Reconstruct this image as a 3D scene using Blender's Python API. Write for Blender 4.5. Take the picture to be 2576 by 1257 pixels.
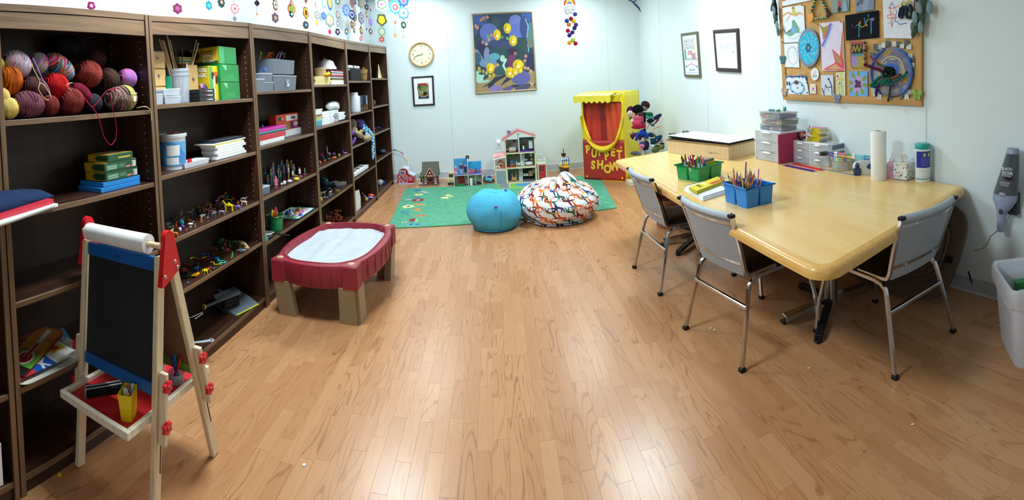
import bpy,math,random
import numpy as np
from math import sin,cos,pi,radians,hypot
from mathutils import Matrix,Vector,noise
for o in list(bpy.data.objects):bpy.data.objects.remove(o)
sc=bpy.context.scene
# ---------------------------------------------------------------- camera: a swept panorama (cylinder), eye 1.515 m above the floor
CAM=(1.6439,-7.3564,1.5155);YAW,PIT,ROL=-.036527,-.040285,.047977;FPX,V0=1205.66,254.53
_c,_s=math.cos,math.sin
RC=(Matrix.Rotation(YAW,3,'Z')@Matrix.Rotation(PIT,3,'X')@Matrix.Rotation(ROL,3,'Y'))
cd=bpy.data.cameras.new('camera');cam=bpy.data.objects.new('camera',cd);sc.collection.objects.link(cam)
cd.type='PANO';cd.panorama_type='CENTRAL_CYLINDRICAL'
cd.central_cylindrical_radius=1.0
cd.central_cylindrical_range_u_min=-1288/FPX;cd.central_cylindrical_range_u_max=1288/FPX
cd.central_cylindrical_range_v_min=(V0-1257)/FPX;cd.central_cylindrical_range_v_max=V0/FPX
cd.clip_start=.02;cd.clip_end=60
_m=RC.to_4x4()@Matrix.Rotation(pi/2,4,'X');_m.translation=Vector(CAM);cam.matrix_world=_m
sc.camera=cam
# ---------------------------------------------------------------- world and lights
w=bpy.data.worlds.new('world');sc.world=w;w.use_nodes=True
w.node_tree.nodes['Background'].inputs[0].default_value=(.80,.93,1,1);w.node_tree.nodes['Background'].inputs[1].default_value=.35
sc.view_settings.view_transform='Standard';sc.view_settings.look='None';sc.view_settings.gamma=1;sc.view_settings.use_curve_mapping=False
sc.view_settings.exposure=.46
sc.cycles.use_denoising=True;sc.cycles.max_bounces=7;sc.cycles.diffuse_bounces=4;sc.cycles.transparent_max_bounces=12
sc.cycles.sample_clamp_indirect=4
CEIL=3.0
def area(name,loc,sx,sy,power,col,rot=(0,0,0)):
 l=bpy.data.lights.new(name,'AREA');l.shape='RECTANGLE';l.size=sx;l.size_y=sy;l.energy=power;l.color=col
 o=bpy.data.objects.new(name,l);o.location=loc;o.rotation_euler=rot;sc.collection.objects.link(o);return o
LIGHTS=[(.50,-.32),(2.92,-.20),(.40,-2.5),(3.05,-2.5),(.60,-5.3)]
LPOW=[14,14,38,40,54]
for(lx,ly),p_ in zip(LIGHTS,LPOW):
 area('ceiling_lamp',(lx,ly,CEIL-.03),.58,.58,p_,(.86,.97,1))
area('daylight',(1.6,-8.9,1.7),2.2,1.3,5,(.86,.95,1),(radians(80),0,radians(0)))
# ---------------------------------------------------------------- rays of the panorama, to find where a thing stands
CV=Vector(CAM)
def ray(x,y):
 a=(x-1288)/FPX;return RC@Vector((sin(a),cos(a),(V0-y)/FPX))
def onz(x,y,z=0.):r=ray(x,y);return CV+r*((z-CV.z)/r.z)
def onx(x,y,v=0.):r=ray(x,y);return CV+r*((v-CV.x)/r.x)
def ony(x,y,v=0.):r=ray(x,y);return CV+r*((v-CV.y)/r.y)
def onplane(x,y,p,n):r=ray(x,y);return CV+r*((Vector(p)-CV).dot(n)/r.dot(n))
FWA,FWB=Vector((-.335,.26,0)),Vector((4.20,.72,0))      # far wall line
RWA,RWB=Vector((4.20,.72,0)),Vector((4.345,-5.85,0))     # right wall line
def nrm(a,b):d=(b-a).normalized();return Vector((d.y,-d.x,0))
NF,NR=nrm(FWA,FWB),nrm(RWA,RWB)                           # both point into the room
AF=math.atan2((FWB-FWA).y,(FWB-FWA).x);AR=math.atan2((RWB-RWA).y,(RWB-RWA).x)
def onfar(x,y,off=0.):return onplane(x,y,FWA+NF*off,NF)
def onright(x,y,off=0.):return onplane(x,y,RWA+NR*off,NR)
def up(fx,fy,x,y):
 r=ray(x,y);s=hypot(fx-CV.x,fy-CV.y)/hypot(r.x,r.y);return CV.z+r.z*s
# ---------------------------------------------------------------- colours and materials
def lin(h):
 if not isinstance(h,str):return tuple(h)[:3]
 h=h.lstrip('#');o=[]
 for i in(0,2,4):
  c=int(h[i:i+2],16)/255;o.append(c/12.92 if c<=.04045 else((c+.055)/1.055)**2.4)
 return tuple(o)
MATS={}
FIN=dict(matte=dict(r=.75),satin=dict(r=.45),gloss=dict(r=.18),plastic=dict(r=.32),chrome=dict(r=.13,m=1),metal=dict(r=.35,m=1),
 fabric=dict(r=.95,bump=.25,bs=900,s=.15),yarn=dict(r=.95,bump=.5,bs=500,s=.2),paper=dict(r=.7,s=.25),clear=dict(r=.25,a=.40),haze=dict(r=.3,a=.55),thin=dict(r=.4,a=.35),
 wool=dict(r=1,bump=.8,bs=260,s=.1),flat=dict(r=.6),cork=dict(r=.9,bump=.3,bs=700,vary=.18),sand=dict(r=.85,bump=.2,bs=90),wall=dict(r=.6,s=.3,vary=.006),
 vinyl=dict(r=.42,bump=.08,bs=500),rug=dict(r=1,bump=.6,bs=420,s=.05,vary=.12),chalk=dict(r=.55,vary=.25,vs=5),mould=dict(r=.5,bump=.12,bs=350),dark=dict(r=.55,s=.3),pine=dict(r=.5,grain=1),lit=dict(r=.5,e=4.0),night=dict(r=.5,e=1.2))
def mat(fin):
 if fin in MATS:return MATS[fin]
 f=FIN[fin];m=bpy.data.materials.new(fin);m.use_nodes=True;nt=m.node_tree;N=nt.nodes;L=nt.links
 b=N['Principled BSDF'];at=N.new('ShaderNodeAttribute');at.attribute_name='col'
 tc=N.new('ShaderNodeTexCoord');src=at.outputs['Color']
 nz=N.new('ShaderNodeTexNoise');nz.inputs['Scale'].default_value=f.get('vs',14);nz.inputs['Detail'].default_value=4
 if f.get('grain'):
  mp=N.new('ShaderNodeMapping');mp.inputs['Scale'].default_value=(60,60,2.5);L.new(tc.outputs['Object'],mp.inputs[0]);L.new(mp.outputs[0],nz.inputs['Vector']);nz.inputs['Scale'].default_value=1.5
 else:L.new(tc.outputs['Object'],nz.inputs['Vector'])
 mr=N.new('ShaderNodeMapRange');v=f.get('vary',.12 if f.get('grain')else .05);mr.inputs['To Min'].default_value=1-v;mr.inputs['To Max'].default_value=1+v;mr.inputs['From Min'].default_value=.3;mr.inputs['From Max'].default_value=.7
 L.new(nz.outputs[0],mr.inputs[0]);mx=N.new('ShaderNodeVectorMath');mx.operation='SCALE';L.new(src,mx.inputs[0]);L.new(mr.outputs[0],mx.inputs['Scale']);L.new(mx.outputs[0],b.inputs['Base Color'])
 b.inputs['Roughness'].default_value=f['r'];b.inputs['Metallic'].default_value=f.get('m',0);b.inputs['Specular IOR Level'].default_value=f.get('s',.5)
 if 't' in f:b.inputs['Transmission Weight'].default_value=1;b.inputs['IOR'].default_value=1.18
 if 'a' in f:b.inputs['Alpha'].default_value=f['a']
 if 'e' in f:L.new(src,b.inputs['Emission Color']);b.inputs['Emission Strength'].default_value=f['e']
 if 'bump' in f:
  n2=N.new('ShaderNodeTexNoise');n2.inputs['Scale'].default_value=f['bs'];L.new(tc.outputs['Object'],n2.inputs['Vector'])
  bp=N.new('ShaderNodeBump');bp.inputs['Strength'].default_value=f['bump'];bp.inputs['Distance'].default_value=.002;L.new(n2.outputs[0],bp.inputs['Height']);L.new(bp.outputs[0],b.inputs['Normal'])
 MATS[fin]=m;return m
def wood(name,c1,c2,axis,rough=.35,sx=38,sl=1.6,dist=1.2):
 if name in MATS:return
 m=bpy.data.materials.new(name);m.use_nodes=True;nt=m.node_tree;N=nt.nodes;L=nt.links;b=N['Principled BSDF']
 tc=N.new('ShaderNodeTexCoord');mp=N.new('ShaderNodeMapping');s=[sx]*3;s[axis]=sl;mp.inputs['Scale'].default_value=s
 L.new(tc.outputs['Object'],mp.inputs[0]);nz=N.new('ShaderNodeTexNoise');nz.inputs['Scale'].default_value=1;nz.inputs['Detail'].default_value=6;nz.inputs['Distortion'].default_value=dist
 L.new(mp.outputs[0],nz.inputs['Vector']);r=N.new('ShaderNodeValToRGB');r.color_ramp.elements[0].position=.32;r.color_ramp.elements[1].position=.68
 r.color_ramp.elements[0].color=(*lin(c1),1);r.color_ramp.elements[1].color=(*lin(c2),1);L.new(nz.outputs[0],r.inputs[0]);L.new(r.outputs[0],b.inputs['Base Color'])
 b.inputs['Roughness'].default_value=rough;MATS[name]=m
for i_,a_ in enumerate('xyz'):
 wood('walnut_'+a_,'#2b170e','#46291a',i_,.36)
 wood('edge_'+a_,'#624831','#806246',i_,.38)
 wood('maple_'+a_,'#cdb490','#e2cfae',i_,.5,60,2)
wood('dark_back','#24140c','#382013',2,.5)
wood('tabletop','#efc478','#f6d28c',1,.2,9,.5,2)
wood('bullnose','#d8a658','#e8bd72',1,.22,55,2)
wood('oak_frame','#b98545','#cf9c5c',0,.5,40,2)
# ---------------------------------------------------------------- object helpers
COL=sc.collection
def tag(o,label=None,cat=None,group=None,kind=None):
 for k,v in(('label',label),('category',cat),('group',group),('kind',kind)):
  if v:o[k]=v
 return o
def thing(name,label,cat,loc=(0,0,0),rz=0.,group=None,rot=None):
 o=bpy.data.objects.new(name,None);o.empty_display_size=.05;COL.objects.link(o);o.location=loc
 o.rotation_euler=rot if rot else(0,0,rz)
 o.matrix_basis  # local
 return tag(o,label,cat,group)
def mw(o):
 m=o.matrix_basis.copy();p=o.parent
 while p:m=p.matrix_basis@m;p=p.parent
 return m
def rotz(a):return Matrix.Rotation(a,4,'Z')
def TR(loc=(0,0,0),rx=0,ry=0,rz=0):return Matrix.Translation(loc)@rotz(rz)@Matrix.Rotation(ry,4,'Y')@Matrix.Rotation(rx,4,'X')
def dirmat(d,up_=(0,0,1)):
 z=Vector(d).normalized();x=Vector(up_).cross(z)
 if x.length<1e-4:x=Vector((1,0,0)).cross(z)if abs(z.x)<.9 else Vector((0,1,0)).cross(z)
 x.normalize();y=z.cross(x);return Matrix((x,y,z)).transposed()
class G:
 def __init__(s,col='#ffffff',M=None):s.v=[];s.f=[];s.c=[];s.col=col;s.M=M or Matrix()
 def add(s,vs,fs,col=None,M=None):
  n=len(s.v);T=s.M@M if M is not None else s.M;c=lin(col or s.col)
  s.v+=[T@Vector(v)for v in vs];s.f+=[tuple(i+n for i in f)for f in fs]
  s.c+=c if False else[c]*len(fs);return s
 def box(s,c,d,col=None,b=0.,M=None):
  x,y,z=c;a,e,h=d[0]/2,d[1]/2,d[2]/2
  if b<=0:
   vs=[(x+i*a,y+j*e,z+k*h)for k in(-1,1)for j in(-1,1)for i in(-1,1)]
   return s.add(vs,[(0,2,3,1),(4,5,7,6),(0,1,5,4),(2,6,7,3),(0,4,6,2),(1,3,7,5)],col,M)
  b=min(b,a*.9,e*.9,h*.9);vs=[];idx={}
  for k in(-1,1):
   for j in(-1,1):
    for i in(-1,1):
     for ax in range(3):
      p=[i*(a-b),j*(e-b),k*(h-b)];p[ax]=(i*a,j*e,k*h)[ax]
      idx[(i,j,k,ax)]=len(vs);vs.append((x+p[0],y+p[1],z+p[2]))
  fs=[]
  for ax in range(3):
   o=[q for q in range(3)if q!=ax]
   for sg in(-1,1):
    q=[]
    for u,v in((-1,-1),(1,-1),(1,1),(-1,1)):
     t=[0,0,0];t[ax]=sg;t[o[0]]=u;t[o[1]]=v;q.append(idx[(*t,ax)])
    fs.append(tuple(q if(sg>0)==(ax!=1)else q[::-1]))
  for ax in range(3):
   o=[q for q in range(3)if q!=ax]
   for u in(-1,1):
    for v in(-1,1):
     t=[0,0,0];t[o[0]]=u;t[o[1]]=v;t[ax]=-1;t2=list(t);t2[ax]=1
     fs.append((idx[(*t,o[0])],idx[(*t2,o[0])],idx[(*t2,o[1])],idx[(*t,o[1])]))
  for i in(-1,1):
   for j in(-1,1):
    for k in(-1,1):fs.append(tuple(idx[(i,j,k,ax)]for ax in range(3)))
  return s.add(vs,fs,col,M)
 def tube(s,pts,r,n=8,col=None,cap=True,closed=False,flat=None,M=None,cols=None):
  P=[Vector(p)for p in pts];m=len(P);R=r if isinstance(r,(list,tuple))else[r]*m;vs=[];prev=None
  for i,p in enumerate(P):
   a=P[(i-1)%m]if closed or i else p;b_=P[(i+1)%m]if closed or i<m-1 else p
   t=(b_-a);t=t.normalized()if t.length>1e-9 else Vector((0,0,1))
   if prev is None:
    h=Vector((0,0,1))if abs(t.z)<.9 else Vector((1,0,0));x=h.cross(t).normalized()
   else:
    x=prev-t*prev.dot(t);x=x.normalized()if x.length>1e-6 else t.orthogonal().normalized()
   prev=x;y=t.cross(x)
   for k in range(n):
    an=2*pi*(k+.5)/n;rr=R[i];vs.append(p+x*(cos(an)*rr)+y*(sin(an)*rr*(flat or 1)))
  fs=[]
  for i in range(m if closed else m-1):
   j=(i+1)%m
   for k in range(n):fs.append((i*n+k,i*n+(k+1)%n,j*n+(k+1)%n,j*n+k))
  nf=len(fs)
  if cap and not closed:fs+=[tuple(range(n))[::-1],tuple((m-1)*n+k for k in range(n))]
  if cols is None:return s.add(vs,fs,col,M)
  s.add(vs,fs,col,M);base=len(s.c)-len(fs)
  for q in range(nf):s.c[base+q]=cols[(q//n)%len(cols)]
  return s
 def cyl(s,a,b,r,r2=None,n=12,col=None,M=None):return s.tube([a,b],[r,r if r2 is None else r2],n,col,M=M)
 def lathe(s,prof,c=(0,0,0),n=20,col=None,R=None,cols=None,sx=1,sy=1,M=None,cap=True):
  vs=[];fs=[];m=len(prof);R=R or Matrix.Identity(3);C=Vector(c)
  for r,z in prof:
   for k in range(n):
    a=2*pi*k/n;vs.append(C+R@Vector((cos(a)*r*sx,sin(a)*r*sy,z)))
  for i in range(m-1):
   for k in range(n):fs.append((i*n+k,i*n+(k+1)%n,(i+1)*n+(k+1)%n,(i+1)*n+k))
  nf=len(fs)
  if cap and prof[0][0]>1e-5:fs.append(tuple(range(n))[::-1])
  if cap and prof[-1][0]>1e-5:fs.append(tuple((m-1)*n+k for k in range(n)))
  s.add(vs,fs,col,M)
  if cols:
   base=len(s.c)-len(fs)
   for q in range(nf):s.c[base+q]=lin(cols[q//n%len(cols)])
   if cap and prof[-1][0]>1e-5:s.c[-1]=lin(cols[(m-2)%len(cols)])
  return s
 def ell(s,c,r,nu=14,nv=9,col=None,R=None,M=None,f=None):
  if isinstance(r,(int,float)):r=(r,r,r)
  R=R or Matrix.Identity(3);C=Vector(c);vs=[C+R@Vector((0,0,-r[2]))]
  for j in range(1,nv):
   t=-pi/2+pi*j/nv
   for i in range(nu):
    a=2*pi*i/nu;d=Vector((cos(t)*cos(a),cos(t)*sin(a),sin(t)));k=f(d)if f else 1
    vs.append(C+R@Vector((d.x*r[0]*k,d.y*r[1]*k,d.z*r[2]*k)))
  vs.append(C+R@Vector((0,0,r[2])));T=len(vs)-1;fs=[(0,1+(i+1)%nu,1+i)for i in range(nu)]
  for j in range(nv-2):
   for i in range(nu):a=1+j*nu;fs.append((a+i,a+(i+1)%nu,a+nu+(i+1)%nu,a+nu+i))
  a=1+(nv-2)*nu;fs+=[(a+i,a+(i+1)%nu,T)for i in range(nu)]
  return s.add(vs,fs,col,M)
 def prism(s,poly,z0,z1,col=None,M=None,sc1=1.):
  n=len(poly);cx=sum(p[0]for p in poly)/n;cy=sum(p[1]for p in poly)/n
  vs=[(p[0],p[1],z0)for p in poly]+[(cx+(p[0]-cx)*sc1,cy+(p[1]-cy)*sc1,z1)for p in poly]
  return s.add(vs,[tuple(range(n))[::-1],tuple(range(n,2*n))]+[(i,(i+1)%n,n+(i+1)%n,n+i)for i in range(n)],col,M)
 def loft(s,rings,col=None,cap=(1,1),M=None,closed=True):
  n=len(rings[0]);vs=[p for r in rings for p in r];fs=[]
  for i in range(len(rings)-1):
   for k in range(n if closed else n-1):fs.append((i*n+k,i*n+(k+1)%n,(i+1)*n+(k+1)%n,(i+1)*n+k))
  if cap[0]and closed:fs.append(tuple(range(n))[::-1])
  if cap[1]and closed:fs.append(tuple((len(rings)-1)*n+k for k in range(n)))
  return s.add(vs,fs,col,M)
 def sheet(s,fn,nu,nv,col=None,cf=None,M=None,th=0.):
  vs=[fn(i/nu,j/nv)for j in range(nv+1)for i in range(nu+1)];fs=[];cc=[]
  for j in range(nv):
   for i in range(nu):
    a=j*(nu+1)+i;fs.append((a,a+1,a+nu+2,a+nu+1));cc.append(cf((i+.5)/nu,(j+.5)/nv)if cf else None)
  s.add(vs,fs,col,M)
  if cf:
   base=len(s.c)-len(fs)
   for q,c in enumerate(cc):s.c[base+q]=lin(c)
  return s
 def build(s,name,parent=None,fin='matte',smooth=False,w=False,solid=0.,sub=0):
  me=bpy.data.meshes.new(name);V=s.v
  if w and parent is not None:I=mw(parent).inverted();V=[I@v for v in V]
  me.from_pydata([tuple(v)for v in V],[],s.f);me.update()
  at=me.attributes.new('col','FLOAT_COLOR','CORNER');arr=np.ones((len(me.loops),4),np.float32);cnt=[len(f)for f in s.f]
  arr[:,:3]=np.repeat(np.array(s.c,np.float32).reshape(-1,3),cnt,axis=0);at.data.foreach_set('color',arr.ravel())
  me.materials.append(MATS[fin]if fin in MATS else mat(fin))
  if smooth:
   me.polygons.foreach_set('use_smooth',[True]*len(me.polygons));me.set_sharp_from_angle(angle=radians(smooth if smooth is not True else 40))
  o=bpy.data.objects.new(name,me);COL.objects.link(o)
  if parent is not None:o.parent=parent
  if solid:md=o.modifiers.new('solid','SOLIDIFY');md.thickness=solid;md.offset=0
  if sub:md=o.modifiers.new('sub','SUBSURF');md.levels=sub;md.render_levels=sub
  return o
def single(g,name,label,cat,fin='matte',loc=None,group=None,**k):
 """a thing that is one mesh, its origin at loc"""
 if loc is not None:l=Vector(loc);g.v=[v-l for v in g.v]
 o=g.build(name,None,fin,**k)
 if loc is not None:o.location=loc
 return tag(o,label,cat,group)
def copy_tree(o,parent=None):
 c=o.copy();COL.objects.link(c)
 if parent is not None:c.parent=parent
 for ch in list(o.children):copy_tree(ch,c)
 return c
def text(body,size,M,parent,name='lettering',col='#ffffff',ext=.0008,fin='flat',sx=1.,bold=0.,align='CENTER'):
 cu=bpy.data.curves.new(name,'FONT');cu.body=body;cu.size=size;cu.align_x=align;cu.align_y='CENTER';cu.extrude=ext;cu.offset=bold;cu.resolution_u=3
 o=bpy.data.objects.new(name,cu);COL.objects.link(o);k='ink_'+str(col)
 if k not in MATS:
  m=bpy.data.materials.new(k);m.use_nodes=True;b=m.node_tree.nodes['Principled BSDF'];b.inputs['Base Color'].default_value=(*lin(col),1);b.inputs['Roughness'].default_value=.6;MATS[k]=m
 cu.materials.append(MATS[k]);o.parent=parent
 I=mw(parent).inverted()if parent is not None else Matrix()
 o.matrix_basis=I@M@Matrix.Diagonal((sx,1,1,1));return o
# flat print: one sheet, its colours laid on a fine grid
def shade(sh,X,Y,C):
 for t in sh:
  k=t[0];col=np.array(lin(t[-1]))
  if k=='e':
   _,cx,cy,rx,ry,a,_c2=t;dx,dy=X-cx,Y-cy;u=dx*cos(a)+dy*sin(a);v=-dx*sin(a)+dy*cos(a);m=(u/rx)**2+(v/ry)**2<1
  elif k=='r':_,x0,y0,x1,y1,_c2=t;m=(X>=x0)&(X<x1)&(Y>=y0)&(Y<y1)
  elif k=='o':
   _,cx,cy,rx,ry,w_,_c2=t;d=np.sqrt(((X-cx)/rx)**2+((Y-cy)/ry)**2);m=abs(d-1)<w_
  elif k=='l':
   _,pts,w_,_c2=t;m=np.zeros(X.shape,bool)
   for(x0,y0),(x1,y1)in zip(pts[:-1],pts[1:]):
    dx,dy=x1-x0,y1-y0;q=np.clip(((X-x0)*dx+(Y-y0)*dy)/(dx*dx+dy*dy+1e-12),0,1);m|=(X-x0-q*dx)**2+(Y-y0-q*dy)**2<w_*w_
  elif k=='p':
   pts=t[1];m=np.zeros(X.shape,bool);n=len(pts)
   for i in range(n):
    x0,y0=pts[i];x1,y1=pts[(i+1)%n]
    if y0!=y1:m^=((Y>=min(y0,y1))&(Y<max(y0,y1))&(X<(x1-x0)*(Y-y0)/(y1-y0)+x0))
  C[m]=col
 return C
def grid_mesh(name,pos,C,parent=None,fin='paper',smooth=False,wrap=False):
 """pos (nv,nu,3) points, C (nv,nu,3) colours at the points"""
 nv,nu=pos.shape[:2];me=bpy.data.meshes.new(name);i=np.arange(nv*nu).reshape(nv,nu)
 if wrap:i=np.concatenate([i,i[:,:1]],1)
 q=np.stack([i[:-1,:-1],i[:-1,1:],i[1:,1:],i[1:,:-1]],-1).reshape(-1,4)
 me.vertices.add(nv*nu);me.vertices.foreach_set('co',pos.astype(np.float32).ravel());me.loops.add(q.size);me.loops.foreach_set('vertex_index',q.astype(np.int32).ravel())
 me.polygons.add(len(q));me.polygons.foreach_set('loop_start',np.arange(0,q.size,4,dtype=np.int32))
 try:me.polygons.foreach_set('loop_total',np.full(len(q),4,np.int32))
 except Exception:pass
 me.update(calc_edges=True);me.validate()
 at=me.attributes.new('col','FLOAT_COLOR','POINT');a=np.ones((nv*nu,4),np.float32);a[:,:3]=C.reshape(-1,3);at.data.foreach_set('color',a.ravel())
 if smooth:me.polygons.foreach_set('use_smooth',[True]*len(me.polygons))
 me.materials.append(mat(fin));o=bpy.data.objects.new(name,me);COL.objects.link(o)
 if parent is not None:o.parent=parent
 return o
def sheet_print(name,quad,nx,ny,base,shapes,parent=None,fin='paper',th=0.,bow=None):
 """quad: world corners top-left, top-right, bottom-right, bottom-left; shapes in 0..1, y up"""
 A,B,C_,D=[np.array(v)for v in quad];u=np.linspace(0,1,nx+1);v=np.linspace(0,1,ny+1);U,V_=np.meshgrid(u,v)
 pos=(D[None,None]*((1-U)*(1-V_))[...,None]+C_*(U*(1-V_))[...,None]+B*(U*V_)[...,None]+A*((1-U)*V_)[...,None])
 if bow:n=np.cross(C_-D,A-D);n=n/np.linalg.norm(n);pos=pos+n*(bow(U,V_))[...,None]
 if parent is not None:
  I=np.array(mw(parent).inverted());pos=pos@I[:3,:3].T+I[:3,3]
 Cc=np.zeros(U.shape+(3,));Cc[:]=lin(base);shade(shapes,U,V_,Cc)
 o=grid_mesh(name,pos,Cc,parent,fin)
 if th:md=o.modifiers.new('solid','SOLIDIFY');md.thickness=th;md.offset=-1
 return o
def wallquad(fn,cx,cy,wpx,hpx,off=0.):return[fn(cx+i*wpx/2,cy+j*hpx/2,off)for i,j in((-1,-1),(1,-1),(1,1),(-1,1))]
# ================================================================ the room
def struct(g,name,fin='wall',**k):return tag(g.build(name,None,fin,**k),kind='structure')
YB=-9.3
def wallbox(a,b,n,z0,z1,t=.1):      # a slab whose room face runs a-b
 q=[a,b,b-n*t,a-n*t];return[Vector((p.x,p.y,0))for p in q]
def slab(name,a,b,n,z0,z1,col,t=.1,fin='wall'):
 q=wallbox(a,b,n,z0,z1,t);g=G(col);g.prism([(p.x,p.y)for p in q],z0,z1);return struct(g,name,fin)
WC='#dbe9ee'
LW=-.335
slab('wall_left',Vector((LW,YB,0)),Vector((LW,.26,0)),Vector((1,0,0)),0,CEIL,WC)
slab('wall_far',FWA,FWB,NF,0,CEIL,WC)
RWC=RWA+(RWB-RWA)*((YB-RWA.y)/(RWB.y-RWA.y))
slab('wall_right',RWA,RWC,NR,0,CEIL,WC)
slab('wall_back',Vector((RWC.x,YB,0)),Vector((LW,YB,0)),Vector((0,1,0)),0,CEIL,WC)
g=G('#e8ecea');g.prism([(LW-.1,YB-.1),(RWC.x+.1,YB-.1),(4.3,.82),(LW-.1,.36)],CEIL,CEIL+.08);struct(g,'ceiling')
for n_,(a,b,nn)in dict(far=(FWA,FWB,NF),right=(RWA,RWC,NR)).items():
 q=[a+nn*.009,b+nn*.009,b,a];g=G('#b9c4cd');g.prism([(p.x,p.y)for p in q],.004,.105);g.prism([((p.x+0),p.y)for p in q],.105,.11,'#d3dbe0',sc1=1.);struct(g,'baseboard_'+n_,'satin')
 g=G('#dfe6ea');q=[a+nn*.013,b+nn*.013,b,a];g.prism([(p.x,p.y)for p in q],.0,.014);struct(g,'trim_'+('1' if n_=='far' else '2'),'satin')
k=3
for(px,py,fn,nn)in[(1136,300,onfar,NF),(1527,100,onfar,NF),(1664,200,onright,NR),(2329,200,onright,NR),(1780,240,onright,NR)]:
 p=fn(px,py);d=Vector((-nn.y,nn.x,0));q=[p-d*.006,p+d*.006,p+d*.006+nn*.003,p-d*.006+nn*.003]
 g=G('#d3dfe0');g.prism([(v.x,v.y)for v in q],.11,CEIL);struct(g,f'trim_{k}');k+=1
p=0.9;g=G('#d6dfe0');g.box((LW+.0015,-.9,2.2),(.003,.012,1.4));struct(g,f'trim_{k}');k+=1
g=G('#d6dfe0');g.box((LW+.0015,-2.12,2.2),(.003,.012,1.4));struct(g,f'trim_{k}')
# floor: strips of laminate, each one piece
def floor_mat():
 m=bpy.data.materials.new('laminate');m.use_nodes=True;nt=m.node_tree;N=nt.nodes;L=nt.links;b=N['Principled BSDF']
 tc=N.new('ShaderNodeTexCoord');at=N.new('ShaderNodeAttribute');at.attribute_name='col';sep=N.new('ShaderNodeSeparateColor');L.new(at.outputs['Color'],sep.inputs[0])
 off=N.new('ShaderNodeCombineXYZ');ml=N.new('ShaderNodeMath');ml.operation='MULTIPLY';ml.inputs[1].default_value=40;L.new(sep.outputs[1],ml.inputs[0]);L.new(ml.outputs[0],off.inputs[0]);L.new(ml.outputs[0],off.inputs[2])
 ad=N.new('ShaderNodeVectorMath');ad.operation='ADD';L.new(tc.outputs['Object'],ad.inputs[0]);L.new(off.outputs[0],ad.inputs[1])
 mp=N.new('ShaderNodeMapping');mp.inputs['Scale'].default_value=(9,1.15,1);L.new(ad.outputs[0],mp.inputs[0])
 n1=N.new('ShaderNodeTexNoise');n1.inputs['Scale'].default_value=1;n1.inputs['Detail'].default_value=1.5;n1.inputs['Roughness'].default_value=.4;L.new(mp.outputs[0],n1.inputs['Vector'])
 w1=N.new('ShaderNodeMath');w1.operation='MULTIPLY';w1.inputs[1].default_value=85;L.new(n1.outputs[0],w1.inputs[0]);w2=N.new('ShaderNodeMath');w2.operation='SINE';L.new(w1.outputs[0],w2.inputs[0])
 mp2=N.new('ShaderNodeMapping');mp2.inputs['Scale'].default_value=(260,9,1);L.new(ad.outputs[0],mp2.inputs[0]);n2=N.new('ShaderNodeTexNoise');n2.inputs['Scale'].default_value=1;n2.inputs['Detail'].default_value=3;L.new(mp2.outputs[0],n2.inputs['Vector'])
 mr=N.new('ShaderNodeMapRange');mr.interpolation_type='SMOOTHERSTEP';mr.inputs['From Min'].default_value=.5;mr.inputs['From Max'].default_value=1.0;mr.inputs['To Min'].default_value=0;mr.inputs['To Max'].default_value=.5;L.new(w2.outputs[0],mr.inputs[0])
 s2=N.new('ShaderNodeMapRange');s2.inputs['From Min'].default_value=.35;s2.inputs['From Max'].default_value=.65;s2.inputs['To Min'].default_value=.25;s2.inputs['To Max'].default_value=1;L.new(n2.outputs[0],s2.inputs[0])
 fm=N.new('ShaderNodeMath');fm.operation='MULTIPLY';L.new(mr.outputs[0],fm.inputs[0]);L.new(s2.outputs[0],fm.inputs[1])
 fa=N.new('ShaderNodeMath');fa.operation='ADD';L.new(fm.outputs[0],fa.inputs[0]);s3=N.new('ShaderNodeMath');s3.operation='MULTIPLY';s3.inputs[1].default_value=.16;L.new(s2.outputs[0],s3.inputs[0]);L.new(s3.outputs[0],fa.inputs[1]);pv=N.new('ShaderNodeMapRange');pv.inputs['From Min'].default_value=.25;pv.inputs['To Min'].default_value=.15;pv.inputs['To Max'].default_value=1.2;L.new(sep.outputs[1],pv.inputs[0]);pm=N.new('ShaderNodeMath');pm.operation='MULTIPLY';L.new(mr.outputs[0],pm.inputs[0]);L.new(pv.outputs[0],pm.inputs[1]);L.new(pm.outputs[0],fm.inputs[0])
 r0=N.new('ShaderNodeValToRGB');e=r0.color_ramp.elements;e[0].position=0;e[0].color=(*lin('#b5835a'),1);e[1].position=1;e[1].color=(*lin('#c4946a'),1);L.new(sep.outputs[0],r0.inputs[0])
 mx=N.new('ShaderNodeMix');mx.data_type='RGBA';L.new(fa.outputs[0],mx.inputs['Factor']);L.new(r0.outputs[0],mx.inputs['A']);mx.inputs['B'].default_value=(*lin('#7c4a28'),1)
 L.new(mx.outputs['Result'],b.inputs['Base Color']);b.inputs['Roughness'].default_value=.27;b.inputs['Specular IOR Level'].default_value=.5
 MATS['laminate']=m
floor_mat()
g=G('#a3764f');g.prism([(LW,YB),(RWC.x,YB),(4.2,.72),(LW,.26)],-.06,-.0007);floor=struct(g,'floor','matte')
rng=random.Random(4);SW=.0655;pieces=[];x=LW+.001;row=0
while x<4.40:
 x1=min(x+SW,4.42);y=YB+rng.uniform(-.4,0)
 while y<.7:
  y1=y+rng.choice((.28,.36,.42,.5,.42));ya=max(y,YB+.002)
  xm=(x+x1)/2;ye=min(y1,FWA.y+(xm-FWA.x)*(FWB.y-FWA.y)/(FWB.x-FWA.x)-.012);xr=min(x1,RWA.x+(y-RWA.y)*(RWB.x-RWA.x)/(RWB.y-RWA.y)+.01)
  if ye>ya+.02 and xr>x+.01:pieces.append((x,xr,ya,ye,rng.random(),rng.random()))
  y=y1
 x=x1;row+=1
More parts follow.
